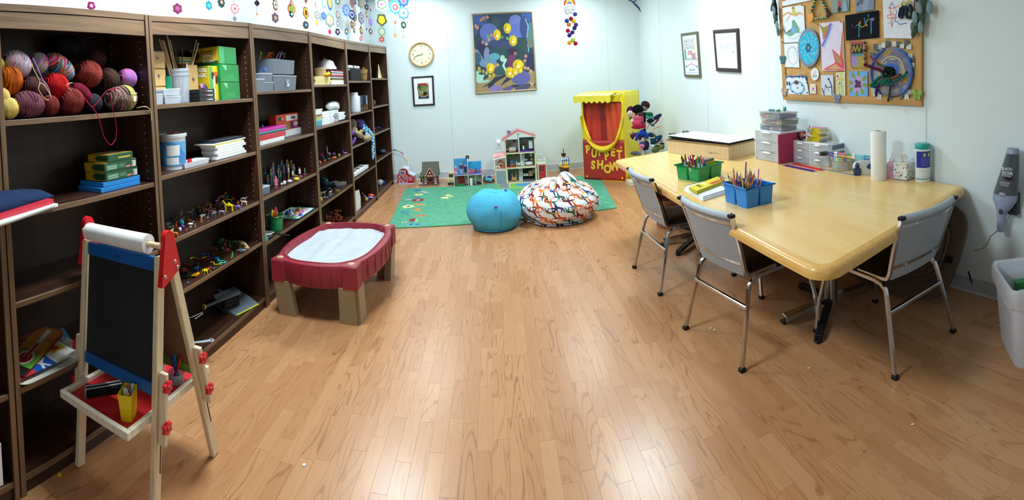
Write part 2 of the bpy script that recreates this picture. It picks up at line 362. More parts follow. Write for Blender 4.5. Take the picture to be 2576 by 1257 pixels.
def seen(p):
 x0,x1,y0,y1=p[:4];cx,cy=(x0+x1)/2,(y0+y1)/2;d=Vector((cx,cy,0))-CV;l=RC.transposed()@d;a=math.atan2(l.x,l.y)*FPX+1288;rho=hypot(l.x,l.y);b=V0-FPX*l.z/rho
 if not(-30<a<2600 and b<1290)or cx<.02:return 0
 if 2.8<cx and-5.6<cy<-2.9 and False:return 0
 return 1/rho**3*(1.515)
order=sorted(range(len(pieces)),key=lambda i:-seen(pieces[i]));top=set(order[:300])
def strip(g,p):
 x0,x1,y0,y1,t,s_=p;e=.00025;g.add([(x0+e,y0+e,-.0007),(x1-e,y0+e,-.0007),(x1-e,y1-e,-.0007),(x0+e,y1-e,-.0007),(x0+e*2,y0+e*2,0),(x1-e*2,y0+e*2,0),(x1-e*2,y1-e*2,0),(x0+e*2,y1-e*2,0)],
  [(4,5,6,7),(0,1,5,4),(1,2,6,5),(2,3,7,6),(3,0,4,7)],(t,s_,0))
rest=G()
for i,p in enumerate(pieces):
 if i in top:gg=G();strip(gg,p);gg.build('plank',floor,'laminate')
 else:strip(rest,p)
tag(rest.build('planks',floor,'laminate'),kind='stuff')
# ceiling lamps in the ceiling
for(lx,ly)in LIGHTS:
 t=thing('ceiling_light','ceiling light panel over the %s %s'%(('far' if ly>-1 else 'middle' if ly>-4 else 'near'),'bookcase side' if lx<1 else 'table side'),'ceiling light',(lx,ly,CEIL),group='ceiling light panels')
 g=G('#f2f2f2')
 for sx_,sy_,a,b in((-.31,0,.03,.64),(.31,0,.03,.64),(0,-.31,.62,.03),(0,.31,.62,.03)):g.box((sx_,sy_,-.012),(a,b,.022))
 g.build('frame',t,'satin');g=G('#f4fbff');g.box((0,0,-.006),(.6,.6,.008));g.build('diffuser',t,'lit')
# ================================================================ bookcases along the left wall
YK=[-6.38,-5.45,-4.337,-3.209,-2.108,-1.047,0.]
HK=[1.955,1.978,2.040,2.085,2.098,2.129,2.171]
SH={0:[.415],1:[1.48,1.102,.752,.415],2:[1.503,1.124,.771,.476],3:[1.55,1.146,.776,.449],4:[1.59,1.185,.802,.45],5:[1.63,1.243,.862,.486],6:[1.671,1.274,.902,.522]}
BASE=.075
for b in SH:SH[b]=SH[b]+[BASE]
TH,DEP=.024,.312
BL={0:'dark wooden bookcase at the near end, mostly outside the frame, holding a white picture board',1:'dark wooden bookcase filled with yarn on top, behind the easel',2:'dark wooden bookcase with green craft boxes above toy animals',3:'dark wooden bookcase with clear bins above the toy people',
  4:'dark wooden bookcase with the hat and paper stacks on top',5:'dark wooden bookcase with the black basket on top',6:'narrow-looking dark bookcase against the far wall with a party hat'}
def bookcase(b,y0,y1,h0,h1):
 t=thing('bookcase',BL[b],'bookcase',(0,(y0+y1)/2,0),group='bookcases along the left wall');e=.003
 for(ya,s_,h)in((y0,1,h0),(y1,-1,h1)):
  g=G();yc=ya+s_*(e+TH/2);g.box((-DEP/2-.001,yc,h/2),(DEP-.002,TH,h),b=.0015);g.build('side_panel',t,'walnut_z',w=1)
  g=G();g.box((.0025,yc,h/2),(.003,TH,h),b=.001);g.build('edge_band',t,'edge_z',w=1)
 ia,ib=y0+e+TH,y1-e-TH
 def slope(z,y):return z+(y-ia)/(ib-ia)*0
 g=G();g.add([(-DEP,ia,h0-.03),(.0,ia,h0-.03),(.0,ib,h1-.03),(-DEP,ib,h1-.03),(-DEP,ia,h0),(.0,ia,h0),(.0,ib,h1),(-DEP,ib,h1)],[(0,3,2,1),(4,5,6,7),(0,1,5,4),(1,2,6,5),(2,3,7,6),(3,0,4,7)]);g.build('top_panel',t,'edge_y',w=1)
 g=G();z0a,z0b=h0-.10,h1-.112;x0,x1=-.02,-.003
 g.add([(x0,ia,z0a),(x1,ia,z0a),(x1,ib,z0b),(x0,ib,z0b),(x0,ia,h0-.034),(x1,ia,h0-.034),(x1,ib,h1-.034),(x0,ib,h1-.034)],[(0,3,2,1),(4,5,6,7),(0,1,5,4),(1,2,6,5),(2,3,7,6),(3,0,4,7)]);g.build('header_board',t,'edge_y',w=1)
 g=G();g.box((-DEP+.003,(ia+ib)/2,(h0+h1)/4),(.006,ib-ia,min(h0,h1)-.04));g.build('back_panel',t,'dark_back',w=1)
 for z in SH[b]:
  base=z==BASE;g=G();g.box((-DEP/2+.002,(ia+ib)/2,z-.011),(DEP-.016,ib-ia,.022),b=.001);s_=g.build('bottom_shelf' if base else 'shelf',t,'walnut_y',w=1)
  g=G();g.box((-.0045,(ia+ib)/2,z-.0115),(.006,ib-ia,.0225),b=.001);g.build('front_edge',s_,'edge_y',w=1)
 g=G();g.box((-.02,(ia+ib)/2,(BASE-.022)/2),(.018,ib-ia,BASE-.023));g.build('plinth',t,'walnut_y',w=1)
 if 0<b<5:
  g=G('#c9c2b6')
  for yy in(ib-.0006,):
   for xx in(-.045,-.26):
    for q in range(7,44):g.box((xx,yy,.04*q+.12),(.005,.001,.005))
  tag(g.build('pin_holes',t,'satin',w=1),kind='stuff')
 return t
bookcase(0,-7.3,YK[0],1.93,HK[0])
for b in range(1,7):bookcase(b,YK[b-1],YK[b],HK[b-1],HK[b])
def S(px,py,b,l,x=-.12):      # a point on a shelf; near eye level its depth x is given
 z=SH[b][l]
 if abs(z-1.5155)<.45:p=onx(px,py,x)
 else:p=onz(px,py,z);p.x=min(max(p.x,-.27),-.012)
 p.z=z;return p
# ================================================================ easel by the bookcases
PINE='#e3d0ae'
def beam(g,a,b,wx,wy,col=None,b_=.003):
 a,b=Vector(a),Vector(b);d=b-a;R=dirmat(d,(1,0,0))if abs(d.normalized().x)<.9 else dirmat(d)
 # columns: x across, y across, z along
 M=Matrix.Translation((a+b)/2)@R.to_4x4();g.box((0,0,0),(wx,wy,d.length),col,b_,M=M);return g
def easel():
 t=thing('easel','wooden childrens easel with a black chalkboard, blue rails, red end caps and paper roll','easel',(.22,-5.92,0))
 xl,xr=.024,.440;topY,topZ=-5.945,.93
 for(x,side)in((xl,-1),(xr,1)):
  for(yf,yt,front)in((-6.095,-5.978,1),(-5.705,-5.905,0)):
   g=G(PINE);beam(g,(x,yf,.004),(x,yt,topZ if front else topZ-.06),.04,.024)
   lg=g.build('leg',t,'pine',w=1)
   if front or side>0:
    d=(Vector((x,yt,topZ))-Vector((x,yf,.004))).normalized();sx_=x+side*.0205
    g=G('#6b4f38')
    for z0,z1 in((.17,.30),):beam(g,(sx_,yf+(yt-yf)*z0/topZ,z0),(sx_,yf+(yt-yf)*z1/topZ,z1),.001,.006,b_=0)
    g.build('slot',lg,'matte',w=1)
  # outer lower slide pieces with red knobs
  for(yf,yt)in((-6.095,-5.978),(-5.705,-5.905)):
   g=G('#e6d4b4');so=x+side*.031;ya=lambda z:yf+(yt-yf)*z/topZ
   beam(g,(so,ya(.27),.27),(so,ya(.52),.52),.018,.034);sl=g.build('slide',t,'pine',w=1)
   g=G('#8a6a4c');beam(g,(so+side*.0095,ya(.30),.30),(so+side*.0095,ya(.49),.49),.001,.006,b_=0);g.build('slot',sl,'matte',w=1)
   for zk in(.475,.335):
    g=G('#d8202a');n=6;pr=[(cos(2*pi*i/36)*(.022+.004*cos(6*2*pi*i/36)),sin(2*pi*i/36)*(.022+.004*cos(6*2*pi*i/36)))for i in range(36)]
    M=Matrix.Translation((so+side*.012,ya(zk),zk))@Matrix.Rotation(side*pi/2,4,'Y');g.prism(pr,0,.014,M=M,sc1=.9);g.cyl((0,0,-.004),(0,0,.004),.009,M=M);kn=g.build('knob',t,'plastic',w=1,smooth=30)
    g=G('#b8141d');g.lathe([(.009,.0142),(.008,.018),(0,.018)],n=12,M=M);g.build('knob_cap',kn,'plastic',w=1)
 yA=lambda z:-6.095+.117*z/topZ-.002
 def plank(name,z0,z1,col,off,th,fin='plastic',xa=xl+.02,xb=xr-.02,f=yA):
  g=G(col);g.add([(xa,f(z0)+off,z0),(xb,f(z0)+off,z0),(xb,f(z0)+off+th,z0),(xa,f(z0)+off+th,z0),(xa,f(z1)+off,z1),(xb,f(z1)+off,z1),(xb,f(z1)+off+th,z1),(xa,f(z1)+off+th,z1)],[(0,3,2,1),(4,5,6,7),(0,1,5,4),(1,2,6,5),(2,3,7,6),(3,0,4,7)])
  return g.build(name,t,fin,w=1)
 plank('chalkboard',.465,.885,'#1d2229',-.002,.006,'chalk')
 rail=plank('top_rail',.875,.925,'#1d62ae',-.009,.018);plank('bottom_rail',.43,.472,'#1d62ae',-.009,.018)
 yB=lambda z:-5.705-.2*z/(topZ-.06)+.003
 plank('whiteboard_back',.40,.86,'#8d6a4b',0,.005,'matte',f=yB);plank('green_rail',.385,.425,'#76a63a',-.006,.016,f=yB)
 g=G('#12243c');zc=.9;M=Matrix.Translation(((xl+xr)/2-.01,yA(zc)-.0098,zc))@Matrix.Rotation(pi/2,4,'X')
 for sg in(-1,1):g.tube([(sg*.003+sg*.008*sin(a),.008*cos(a)-.004,0)for a in[i*pi/6 for i in range(0,11)]],.0008,4,M=M)
 tag(g.build('emblem',rail,'matte',w=1))
 # red end caps and the roll
 for side,x in((-1,xl-.022),(1,xr+.022)):
  pr=[(-.068,.825),(-.058,.822),(.034,.86),(.050,.878),(.022,1.0)]+[(-.006+.027*cos(a),.995+.03*sin(a))for a in[.2+i*(pi-.4)/8 for i in range(9)]]+[(-.036,.98)]
  g=G('#dd1f2b');M=Matrix.Translation((x,-5.945,0))@Matrix.Rotation(pi/2,4,'Z')@Matrix.Rotation(pi/2,4,'X');g.prism(pr,-.011,.011,M=M)
  cp=g.build('end_cap',t,'plastic',w=1)
  g=G('#c3c6ca')
  for(yy,zz)in((-.046,.86),(.018,.90),(.032,.874)):g.lathe([(.008,0),(.007,.003),(.003,.0035),(.003,.002),(0,.002)],n=10,M=Matrix.Translation((x+side*.0112,-5.945+yy,zz))@Matrix.Rotation(side*pi/2,4,'Y'))
  tag(g.build('screws',cp,'metal',w=1))
 g=G('#e6cfa8');g.cyl((xl-.011,-5.985,.972),(xr+.014,-5.985,.972),.0115,n=14);g.build('dowel',t,'pine',w=1,smooth=True)
 # white tray frame and red panel
 z=.350;x0,x1,y0,y1=.050,.414,-6.18,-5.69
 fr=[(x0,y0,x1,y0),(x1,y0,x1,y1),(x1,y1,x0,y1),(x0,y1,x0,y0)]
 for q_,(a,b,c,d)in enumerate(fr):
  g=G('#ece2cd');L_=hypot(c-a,d-b);g.box((0,0,0),(L_+(.02 if q_%2==0 else-.0202),.02,.03),b=.002,M=Matrix.Translation(((a+c)/2,(b+d)/2,z))@rotz(math.atan2(d-b,c-a)));g.build('tray_rail',t,'pine',w=1)
 g=G('#c81f24');g.box(((x0+x1)/2,(y0+y1)/2,z-.006),(x1-x0-.018,y1-y0-.018,.006));g.build('tray_panel',t,'satin',w=1)
 for k,zz in(('1',.43),('2',.36),('3',.29)):
  text(k,.012,Matrix.Translation((xr+.004,yA(zz)-.0115,zz))@Matrix.Rotation(pi/2,4,'X'),lg,'numeral','#3a3a3a',.0003)
 return z-.003
TZ=easel()
g=G('#f4f6f8');M=Matrix.Translation((.048,-5.985,.972))@Matrix.Rotation(pi/2,4,'Y');L_=.345
g.lathe([(.014,0),(.037,0),(.037,L_),(.014,L_),(.014,0)],n=32,M=M,cap=False)
single(g,'paper_roll','thick white paper roll on the dowel at the top of the easel','paper roll','paper',(.22,-5.985,.972),smooth=40)
# eraser, chalk box, cups in the tray
#EASELSHIFT
t=thing('chalk_eraser','black felt eraser with two grey stripes on the red easel tray','eraser',(.165,-6.06,TZ+.0165),radians(-33))
g=G('#191a1d');g.box((0,0,0),(.048,.15,.033),b=.006);g.build('block',t,'fabric',smooth=True)
for xx in(-.009,.012):g=G('#b9bcc0');g.box((xx,0,.0172),(.006,.148,.003));g.box((xx,-.0755,0),(.006,.003,.033));g.build('stripe',t,'fabric')
t=thing('chalk_box','yellow plastic cup holding chalk sticks at the front of the easel tray','box',(.345,-6.10,TZ),radians(25))
g=G('#f3d010')
def cup(g,w0,d0,w1,d1,h,th=.003):
 def rr(a,b,z):return[(x*a/2,y*b/2,z)for x,y in((-1,-.9),(-.9,-1),(.9,-1),(1,-.9),(1,.9),(.9,1),(-.9,1),(-1,.9))]
 return g.loft([rr(w0,d0,0),rr(w1,d1,h),rr(w1-th*2,d1-th*2,h),rr(w0-th*2,d0-th*2,th)],cap=(1,1))
cup(g,.042,.062,.055,.082,.10);g.build('cup',t,'plastic',smooth=30)
rg=random.Random(5)
for i,c in enumerate(['#f3f0ea','#e07aa0','#4aa6dc','#e8dcc8','#8fc48c','#d98040','#f6f4ee']):
 g=G(c);a=Vector((rg.uniform(-.012,.012),rg.uniform(-.025,.025),.02));b=a+Vector((rg.uniform(-.012,.012),rg.uniform(-.02,.025),.085));g.cyl(a,b,.0055,n=8)
 single(g,'chalk',['white chalk standing at the left of the yellow cup','pink chalk in the yellow cup','blue chalk in the yellow cup','cream chalk in the yellow cup','pale green chalk in the yellow cup','orange chalk in the yellow cup','long white chalk leaning at the rear of the yellow cup'][i],'chalk','matte',group='chalks in the yellow cup').matrix_world=mw(t)
def openbox(name,label,cat,x,y,z,r,h,col,cols,where,rz=0):
 t=thing(name,label,cat,(x,y,z),rz);g=G(col);g.lathe([(0,.001),(r*.86,.001),(r*.9,0),(r,h),(r*1.06,h),(r*1.06,h+.004),(r*.95,h+.004),(r*.84,.004),(0,.004)],n=24);g.build('cup',t,'haze',smooth=30)
 for i,(c,nm)in enumerate(cols):
  g=G(c);a=i*2.4;k=.45*r;A=Vector((-cos(a)*k,-sin(a)*k,.006));B=Vector((cos(a)*r*.9,sin(a)*r*.9,.11));g.cyl(A,A.lerp(B,.68),.0062,n=8);g.cyl(A.lerp(B,.68),B,.0075,.006,n=8,col=c)
  o=single(g,'marker',f'{nm} marker standing in the clear pot {where}','marker','plastic',smooth=30);o.matrix_world=mw(t);o['group']='markers in the easel pots'
openbox('marker_pot','clear plastic pot of markers at the back of the easel tray','pot',.235,-5.80,TZ,.034,.038,'#d8dbe4',[('#6a4fa0','purple'),('#3a9a5a','green'),('#7a4a2a','brown'),('#d84a7a','pink')],'at the back of the tray')
openbox('marker_pot','clear plastic pot of markers beside the right rear leg of the easel','pot',.355,-5.82,TZ,.034,.036,'#d8dbe4',[('#c8301c','red'),('#29a6c8','turquoise'),('#2a3a9c','dark blue'),('#66308c','violet')],'by the right rear leg')
# ================================================================ sand table
t=thing('sand_table','red plastic sand table with tan legs beside the bookcases','table',(.445,-4.0,0),radians(-3));HX,HY,ZR,ZA=.305,.475,.40,.245
def outline(ex,cut=.0):
 P=[];n=14;cx=.105
 def bul(u,A):return A*(1-u*u)
 for(sx_,sy_)in((1,-1),):pass
 def side(a,b,nx,ny,A):
  a,b=Vector(a),Vector(b)
  for i in range(n):
   u=-1+2*i/n;p=a.lerp(b,i/n);P.append((p.x+nx*bul(u,A),p.y+ny*bul(u,A)))
 x,y=HX+ex,HY+ex;side((-x+cx,-y),(x-cx,-y),0,-1,.035);P.append((x-cx,-y));P.append((x,-y+0));P.append((x,-y+cx));P.pop(-2);P.insert(-1,(x-.012,-y));P.insert(-1,(x,-y+.012))
 side((x,-y+cx),(x,y-cx),1,0,.06);P+=[(x,y-cx),(x,y-.012),(x-.012,y),(x-cx,y)]
 side((x-cx,y),(-x+cx,y),0,1,.035);P+=[(-x+cx,y),(-x+.012,y),(-x,y-.012),(-x,y-cx)]
 side((-x,y-cx),(-x,-y+cx),-1,0,.06);P+=[(-x,-y+cx),(-x,-y+.012),(-x+.012,-y),(-x+cx,-y)]
 return P
RED='#8f2433'
def ring3(ex,z):return[(x,y,z)for x,y in outline(ex)]
def inner(k,z):
 R_=[];n=len(outline(0))
 for(x,y)in outline(0):
  a=math.atan2(y/HY,x/HX);c_,s_=cos(a),sin(a);q=(abs(c_)**3.1+abs(s_)**3.1)**(-1/3.1);R_.append((c_*q*(HX+.062-k),s_*q*(HY+.04-k),z))
 return R_
g=G(RED);g.loft([ring3(-.012,ZA),ring3(-.002,ZA+.02),ring3(.004,ZR-.02),ring3(.0,ZR-.004),ring3(-.008,ZR),inner(.042,ZR),inner(.046,ZR+.006),inner(.054,ZR+.005),inner(.066,ZR-.06),inner(.08,ZR-.09)],cap=(0,1));g.build('basin',t,'mould',smooth=45)
for i,(sx_,sy_)in enumerate(((-1,-1),(1,-1),(1,1),(-1,1))):
 g=G(RED);cx,cy=sx_*(HX-.045),sy_*(HY-.045);g.box((cx,cy,(ZR+ZA)/2-.002),(.105,.105,ZR-ZA),b=.008);g.build('corner_block',t,'mould',smooth=40)
 g=G('#b79d7c');g.lathe([(.024,ZR-.004),(.024,ZR+.002),(.019,ZR+.005),(0,ZR+.006)],(cx,cy,0),20);g.build('peg_cap',t,'mould',smooth=40)
 g=G('#9a8a6c');w_=.046
 for(ax,ay,bx,by)in((-.05,-.05,.05,.008),(.0,-.05,.05,.05)):
  ax,bx=ax*sx_,bx*sx_;ay,by=ay*-sy_*-1*-1,by*-sy_*-1*-1
 # an L-shaped moulded leg: two leaves meeting at the outer corner, each tapering down
 o1=.052;th=.05
 for leaf in(0,1):
  if leaf==0:top_=[(-.085,.052),(.034,.052),(.034,-.0),(-.085,-.0)]
  else:top_=[(.0,.034),(.052,.034),(.052,-.085),(.0,-.085)]
  q=[(cx+sx_*a,cy+sy_*b)for a,b in top_]
  if sx_*sy_<0:q=q[::-1]
  mx=sum(p[0]for p in q)/4;my=sum(p[1]for p in q)/4
  r0=[(mx+(p[0]-mx)*1.04-sx_*.012,my+(p[1]-my)*1.0-sy_*.045,.0)for p in q];r1=[(mx+(p[0]-mx)*.9,my+(p[1]-my)*.95,ZA+.01)for p in q];g.loft([r0,r1])
 g.build('leg',t,'mould')
g=G('#842030')
for sy_ in(-1,):
 for xx in(-.14,-.07,0,.07,.14):
  yy=-HY-.035*(1-(xx/.2)**2)-.004;g.box((xx,yy,(ZA+ZR)/2),(.004,.005,ZR-ZA-.03))
for k in range(7):
 yy=-.30+.1*k;g.box((HX+.06*(1-(yy/.37)**2)+.004,yy,(ZA+ZR)/2),(.005,.004,ZR-ZA-.03))
tag(g.build('ribs',t,'mould'),kind='stuff')
sandt=t
nu,nv=64,44;ii=np.linspace(0,2*pi,nu,endpoint=False);pos=np.zeros((nv,nu,3))
for j in range(nv):
 k=(j/(nv-1))**.8
 for i,a in enumerate(ii):
  c_,s_=cos(a),sin(a);q=(abs(c_)**3.1+abs(s_)**3.1)**(-1/3.1);x=c_*q*(HX-.002)*k;y=s_*q*(HY-.024)*k
  z=ZR-.036+.016*noise.noise((x*7+3,y*5,1))+.008*sin(x*60+6*noise.noise((x*4,y*4,5)))*max(0,noise.noise((x*5,y*4,9))+.3);pos[j,i]=(x,y,z)
o=grid_mesh('sand',pos,np.ones((nv,nu,3))*np.array(lin('#b4bfc8')),None,'sand',smooth=True,wrap=True);o.matrix_basis=mw(sandt);tag(o,'smooth white play sand filling the red sand table','sand',kind='stuff')
# ================================================================ big table
TQ=[Vector(p)for p in((2.775,-5.965),(4.325,-5.59),(4.262,-2.36),(2.735,-2.985))]
def rquad(q,rad,n=8,ins=0.):
 c=sum(q,Vector((0,0)))/4;P=[];m=len(q)
 for i in range(m):
  p,a,b=q[i],q[i-1],q[(i+1)%m];r=rad[i];da=(a-p).normalized();db=(b-p).normalized();h=math.acos(max(-1,min(1,da.dot(db))))/2;L=r/math.tan(h)
  bis=(da+db).normalized();cc=p+bis*(r/sin(h));s0=p+da*L-cc;s1=p+db*L-cc;a0=math.atan2(s0.y,s0.x);a1=math.atan2(s1.y,s1.x)
  while a1-a0>pi:a1-=2*pi
  while a1-a0<-pi:a1+=2*pi
  for k in range(n+1):an=a0+(a1-a0)*k/n;P.append((cc.x+cos(an)*(r-ins),cc.y+sin(an)*(r-ins)))
 return P
rad=[.095,.09,.06,.09];t=thing('work_table','large light wood table with thick rounded edge against the right wall','table',(3.5,-4.3,0))
prof=[(.012,.685),(.002,.69),(0,.705),(.001,.722),(.008,.734),(.022,.7395),(.048,.74)]
g=G();R_=[[(x,y,z)for x,y in rquad(TQ,rad,8,ins)]for ins,z in prof];g.loft(R_,cap=(1,0));g.build('edge_trim',t,'bullnose',w=1,smooth=50)
g=G();g.prism(rquad(TQ,rad,8,.046),.728,.7403);g.build('tabletop',t,'tabletop',w=1)
for(cx,cy)in((3.57,-5.05),(3.4,-3.4)):
 g=G('#b9bcc0');g.lathe([(.045,.04),(.045,.69)],(cx,cy,0),20);pc=g.build('column',t,'chrome',w=1,smooth=30)
 for i,(dx,dy,w_,c_,f_)in enumerate(((-.34,.03,.05,'#c6cace','chrome'),(.42,.0,.05,'#c6cace','chrome'),(-.31,-.26,.026,'#1a1b1f','dark'),(.02,.34,.03,'#1a1b1f','dark'))):
  g=G(c_);a=Vector((cx,cy,.06));b=Vector((cx+dx,cy+dy,.028));beam(g,a,b,w_,.045);ft=g.build('foot',t,f_,w=1)
  g=G('#15161a');g.box((b.x,b.y,.009),(.04,.04,.017),b=.003);g.build('glide',ft,'dark',w=1)
 g=G('#3b3c40');g.box((cx,cy,.675),(.5,.3,.02));g.build('mount_plate',t,'metal',w=1)
# ================================================================ chairs
def chair():
 t=thing('stacking_chair','x','chair',group='chrome chairs at the table');CH='#c9cbce'
 for s in(-1,1):
  pts=[(s*.262,-.30,.014),(s*.245,-.262,.18),(s*.222,-.215,.37),(s*.218,-.203,.405),(s*.216,-.17,.428),(s*.216,-.12,.437),(s*.216,.18,.437),(s*.218,.22,.428),(s*.222,.235,.40),(s*.245,.28,.2),(s*.255,.30,.014)]
  g=G(CH);g.tube(pts[:6],.0125,4);g.build('rear_leg',t,'chrome',smooth=50)
  g=G(CH);g.tube(pts[5:],.0125,4);g.build('front_leg',t,'chrome',smooth=50)
  g=G('#101012');g.box((s*.2625,-.302,.010),(.03,.032,.02),b=.002);g.build('foot_cap',t,'dark');g=G('#101012');g.box((s*.255,.30,.010),(.03,.032,.02),b=.002);g.build('foot_cap',t,'dark')
  bp=[(s*.205,.0,.452),(s*.205,-.16,.452),(s*.207,-.205,.460),(s*.211,-.225,.49),(s*.222,-.262,.62),(s*.236,-.325,.80)]
  g=G(CH);g.tube(bp,.0125,4,flat=1.0);g.build('upright',t,'chrome',smooth=50)
  g=G('#101012');g.box((s*.2365,-.3265,.804),(.032,.03,.018),b=.002,M=None);g.build('end_cap',t,'dark')
 g=G(CH);beam(g,(-.235,-.238,.30),(.235,-.238,.30),.02,.02);g.build('stretcher',t,'chrome');g=G(CH);beam(g,(-.225,.24,.385),(.225,.24,.385),.018,.018);g.build('front_stretcher',t,'chrome')
 def back(z,u,off):    # curved back: bows away from the sitter
  k=(z-.455)/.345;hw=.195+.03*k;y=-.215-.11*k;return(u*hw,y-.035*(1-u*u)*(.5+.5*k)+off,z)
 zs=[.452,.50,.56,.64,.72,.775,.796]
 g=G('#9aa4ae');n=12
 g.loft([[back(z,-1+2*i/n,-.004)for i in range(n+1)]+[back(z,1-2*i/n,.012)for i in range(n+1)]for z in zs]);bk=g.build('backrest',t,'vinyl',smooth=50)
 g=G('#aab6c0');g.tube([back(.797,-1+2*i/n,.006)for i in range(n+1)],.019,10);g.build('top_roll',bk,'vinyl',smooth=50)
 g=G('#16171b');g.loft([[back(z,-1+2*i/n,.012)for i in range(n+1)]+[(lambda p:(p[0]*.96,p[1],p[2]))(back(z,1-2*i/n,.032))for i in range(n+1)]for z in zs[:-1]]);g.build('back_pad',t,'vinyl',smooth=50)
 for z in(.748,.515):
  g=G(CH);P=[back(z,-1+2*i/n,-.0055)for i in range(n+1)];Q=[back(z+.018,-1+2*i/n,-.0055)for i in range(n+1)]
  g.loft([P+[(p[0],p[1]-.002,p[2])for p in P[::-1]],Q+[(p[0],p[1]-.002,p[2])for p in Q[::-1]]]);bd=g.build('chrome_band',t,'chrome',smooth=50)
  pass
  for q_ in(0,1):g=G('#e6e6e6');p=back(z+.009,(-.6,.6)[q_],-.0082);g.ell(p,(.006,.003,.006),8,6);g.build('screw',bd,'metal')
 g=G('#0b0c0e')
 def seat(u,v):
  x=-.195+.39*u;y=-.20+.42*v;e=max(abs(u-.5),abs(v-.5))*2;return(x,y,.462+.03*(1-e**6)-(.01 if v>.9 else 0))
 g.sheet(seat,14,14);g.sheet(lambda u,v:(-.195+.39*(1-u),-.20+.42*v,.448),2,2);g.prism([(-.195,-.2),(.195,-.2),(.195,.22),(-.195,.22)],.448,.463);g.build('seat',t,'vinyl',smooth=60)
 return t
c0=chair();c0['label']='grey-backed chrome chair at the near end of the table, turned to the far wall'
for(a,b,lab,o)in((Vector((3.325,-5.815,0)),Vector((3.86,-5.795,0)),None,c0),(Vector((2.794,-5.292,0)),Vector((2.70,-4.766,0)),'grey-backed chrome chair with scuffed top roll, nearer of the two along the table side',None),(Vector((2.714,-4.304,0)),Vector((2.684,-3.753,0)),'grey-backed chrome chair, farther of the two along the table side',None)):
 o=o or copy_tree(c0)
 if lab:o['label']=lab
 m=(a+b)/2;d=(b-a).normalized();f=Vector((-d.y,d.x,0));
 if lab:f=-f
 o.location=m+f*.29;o.rotation_euler=(0,0,math.atan2(-f.x,f.y))
# ================================================================ rug
RQ=[Vector(p)for p in((.26,-.36,0),(3.20,-.06,0),(2.985,-2.03,0),(.43,-2.35,0))]
rg=random.Random(8);shp=[]
for sd in(0,1):
 for k in range(44):
  y=.01+k/44+rg.uniform(-.004,.004);L_=rg.uniform(.05,.085)if sd==0 else rg.uniform(.045,.08);x0=.0 if sd==0 else 1-L_;shp.append(('l',[(x0,y),(x0+L_*.5,y+rg.uniform(-.004,.004)),(x0+L_,y+rg.uniform(-.006,.006))],.0016,'#2f7a62'))
def flower(cx,cy,r,c,cc,n=6,ry=1.5):
 for k in range(n):a=2*pi*k/n+.3;shp.append(('e',cx+cos(a)*r*.65,cy+sin(a)*r*.65*ry,r*.42,r*.30*ry,0,c))
 shp.append(('e',cx,cy,r*.3,r*.3*ry,0,cc))
def rugpx(px,py):
 p=onz(px,py,0);A,B,C_,D=RQ;u,v=.1,.5
 for _ in range(12):
  q=D*(1-u)*(1-v)+C_*u*(1-v)+B*u*v+A*(1-u)*v;e=p-q;du=(C_-D)*(1-v)+(B-A)*v;dv=(A-D)*(1-u)+(B-C_)*u;det=du.x*dv.y-du.y*dv.x
  u+=(e.x*dv.y-e.y*dv.x)/det;v+=(du.x*e.y-du.y*e.x)/det
 return u,v
def rp(x,y):return rugpx(970+x/5.05,360+y/5.05)
flower(*rp(405,605),.020,'#2c5fa8','#2c5fa8',5);flower(*rp(420,660),.022,'#d9d98c','#d0703c',6);flower(*rp(412,730),.030,'#8e3a44','#dfc9dc',8);flower(*rp(290,812),.028,'#d6d68a','#2c5fa8',8)
for(x,y,c)in((480,625,'#cdb9d8'),(515,632,'#cdb9d8')):u,v=rp(x,y);shp.append(('e',u,v,.014,.012,.3,c))
for x in(362,402,440):u,v=rp(x,695);shp.append(('r',u-.006,v-.012,u+.006,v+.012,'#2c62b0'))
for x,y in((290,722),(240,1013)):u,v=rp(x,y);shp+=[('e',u,v,.012,.013,0,'#dcb9c6'),('e',u,v,.005,.006,0,'#9c4458')]
for pts,c in(([(355,782),(465,775),(480,800),(370,796)],'#cf8a4c'),([(330,850),(445,832),(430,850),(455,860),(420,872),(370,862)],'#cf8a4c'),([(290,985),(330,965),(378,965),(375,1000),(330,1010)],'#8e3f49')):shp.append(('p',[rp(*p)for p in pts],c))
for x,y in((490,785),(500,795),(395,975),(400,990),(385,1003)):u,v=rp(x,y);shp.append(('e',u,v,.006,.005,0,'#d6d68a'))
for x,y in((215,882),(275,890),(225,902)):u,v=rp(x,y);shp.append(('e',u,v,.011,.008,0,'#2c62b0'))
u,v=rp(450,930)
for k in range(6):a=k*pi/3;shp.append(('e',u+cos(a)*.018,v+sin(a)*.016,.012,.006,a,'#cf6a4c'))
for i,x in enumerate((290,330,370,410,455)):u,v=rp(x,1038);shp.append(('e',u,v,.011,.012,0,('#5f9fd0','#2c5fa8')[i%2]))
shp.append(('p',[rp(*p)for p in((790,655),(870,683),(800,688),(795,715),(690,705),(730,690))],'#d6d68a'))
for x in(735,765,800):u,v=rp(x,684);shp.append(('e',u,v,.006,.010,0,'#2c5fa8'))
for x,y in((740,580),(730,595),(710,608),(685,622),(668,640),(680,655),(705,666)):u,v=rp(x,y);shp.append(('e',u,v,.006,.004,.5,'#2f6f78'))
o=sheet_print('play_rug',[p+Vector((0,0,.009))for p in RQ],420,220,'#5da284',shp,fin='rug');tag(o,'green rug with grass fringes, flowers and a bee, under the bean bags','rug')
g=G('#468c70');n=40;P=[]
for i in range(4):
 a,b=RQ[i],RQ[(i+1)%4]
 for k in range(n):P.append(a.lerp(b,k/n))
g.loft([[(p.x,p.y,.001)for p in P],[(p.x,p.y,.0088)for p in P]][::-1],cap=(0,1));g.build('pile_edge',o,'rug')
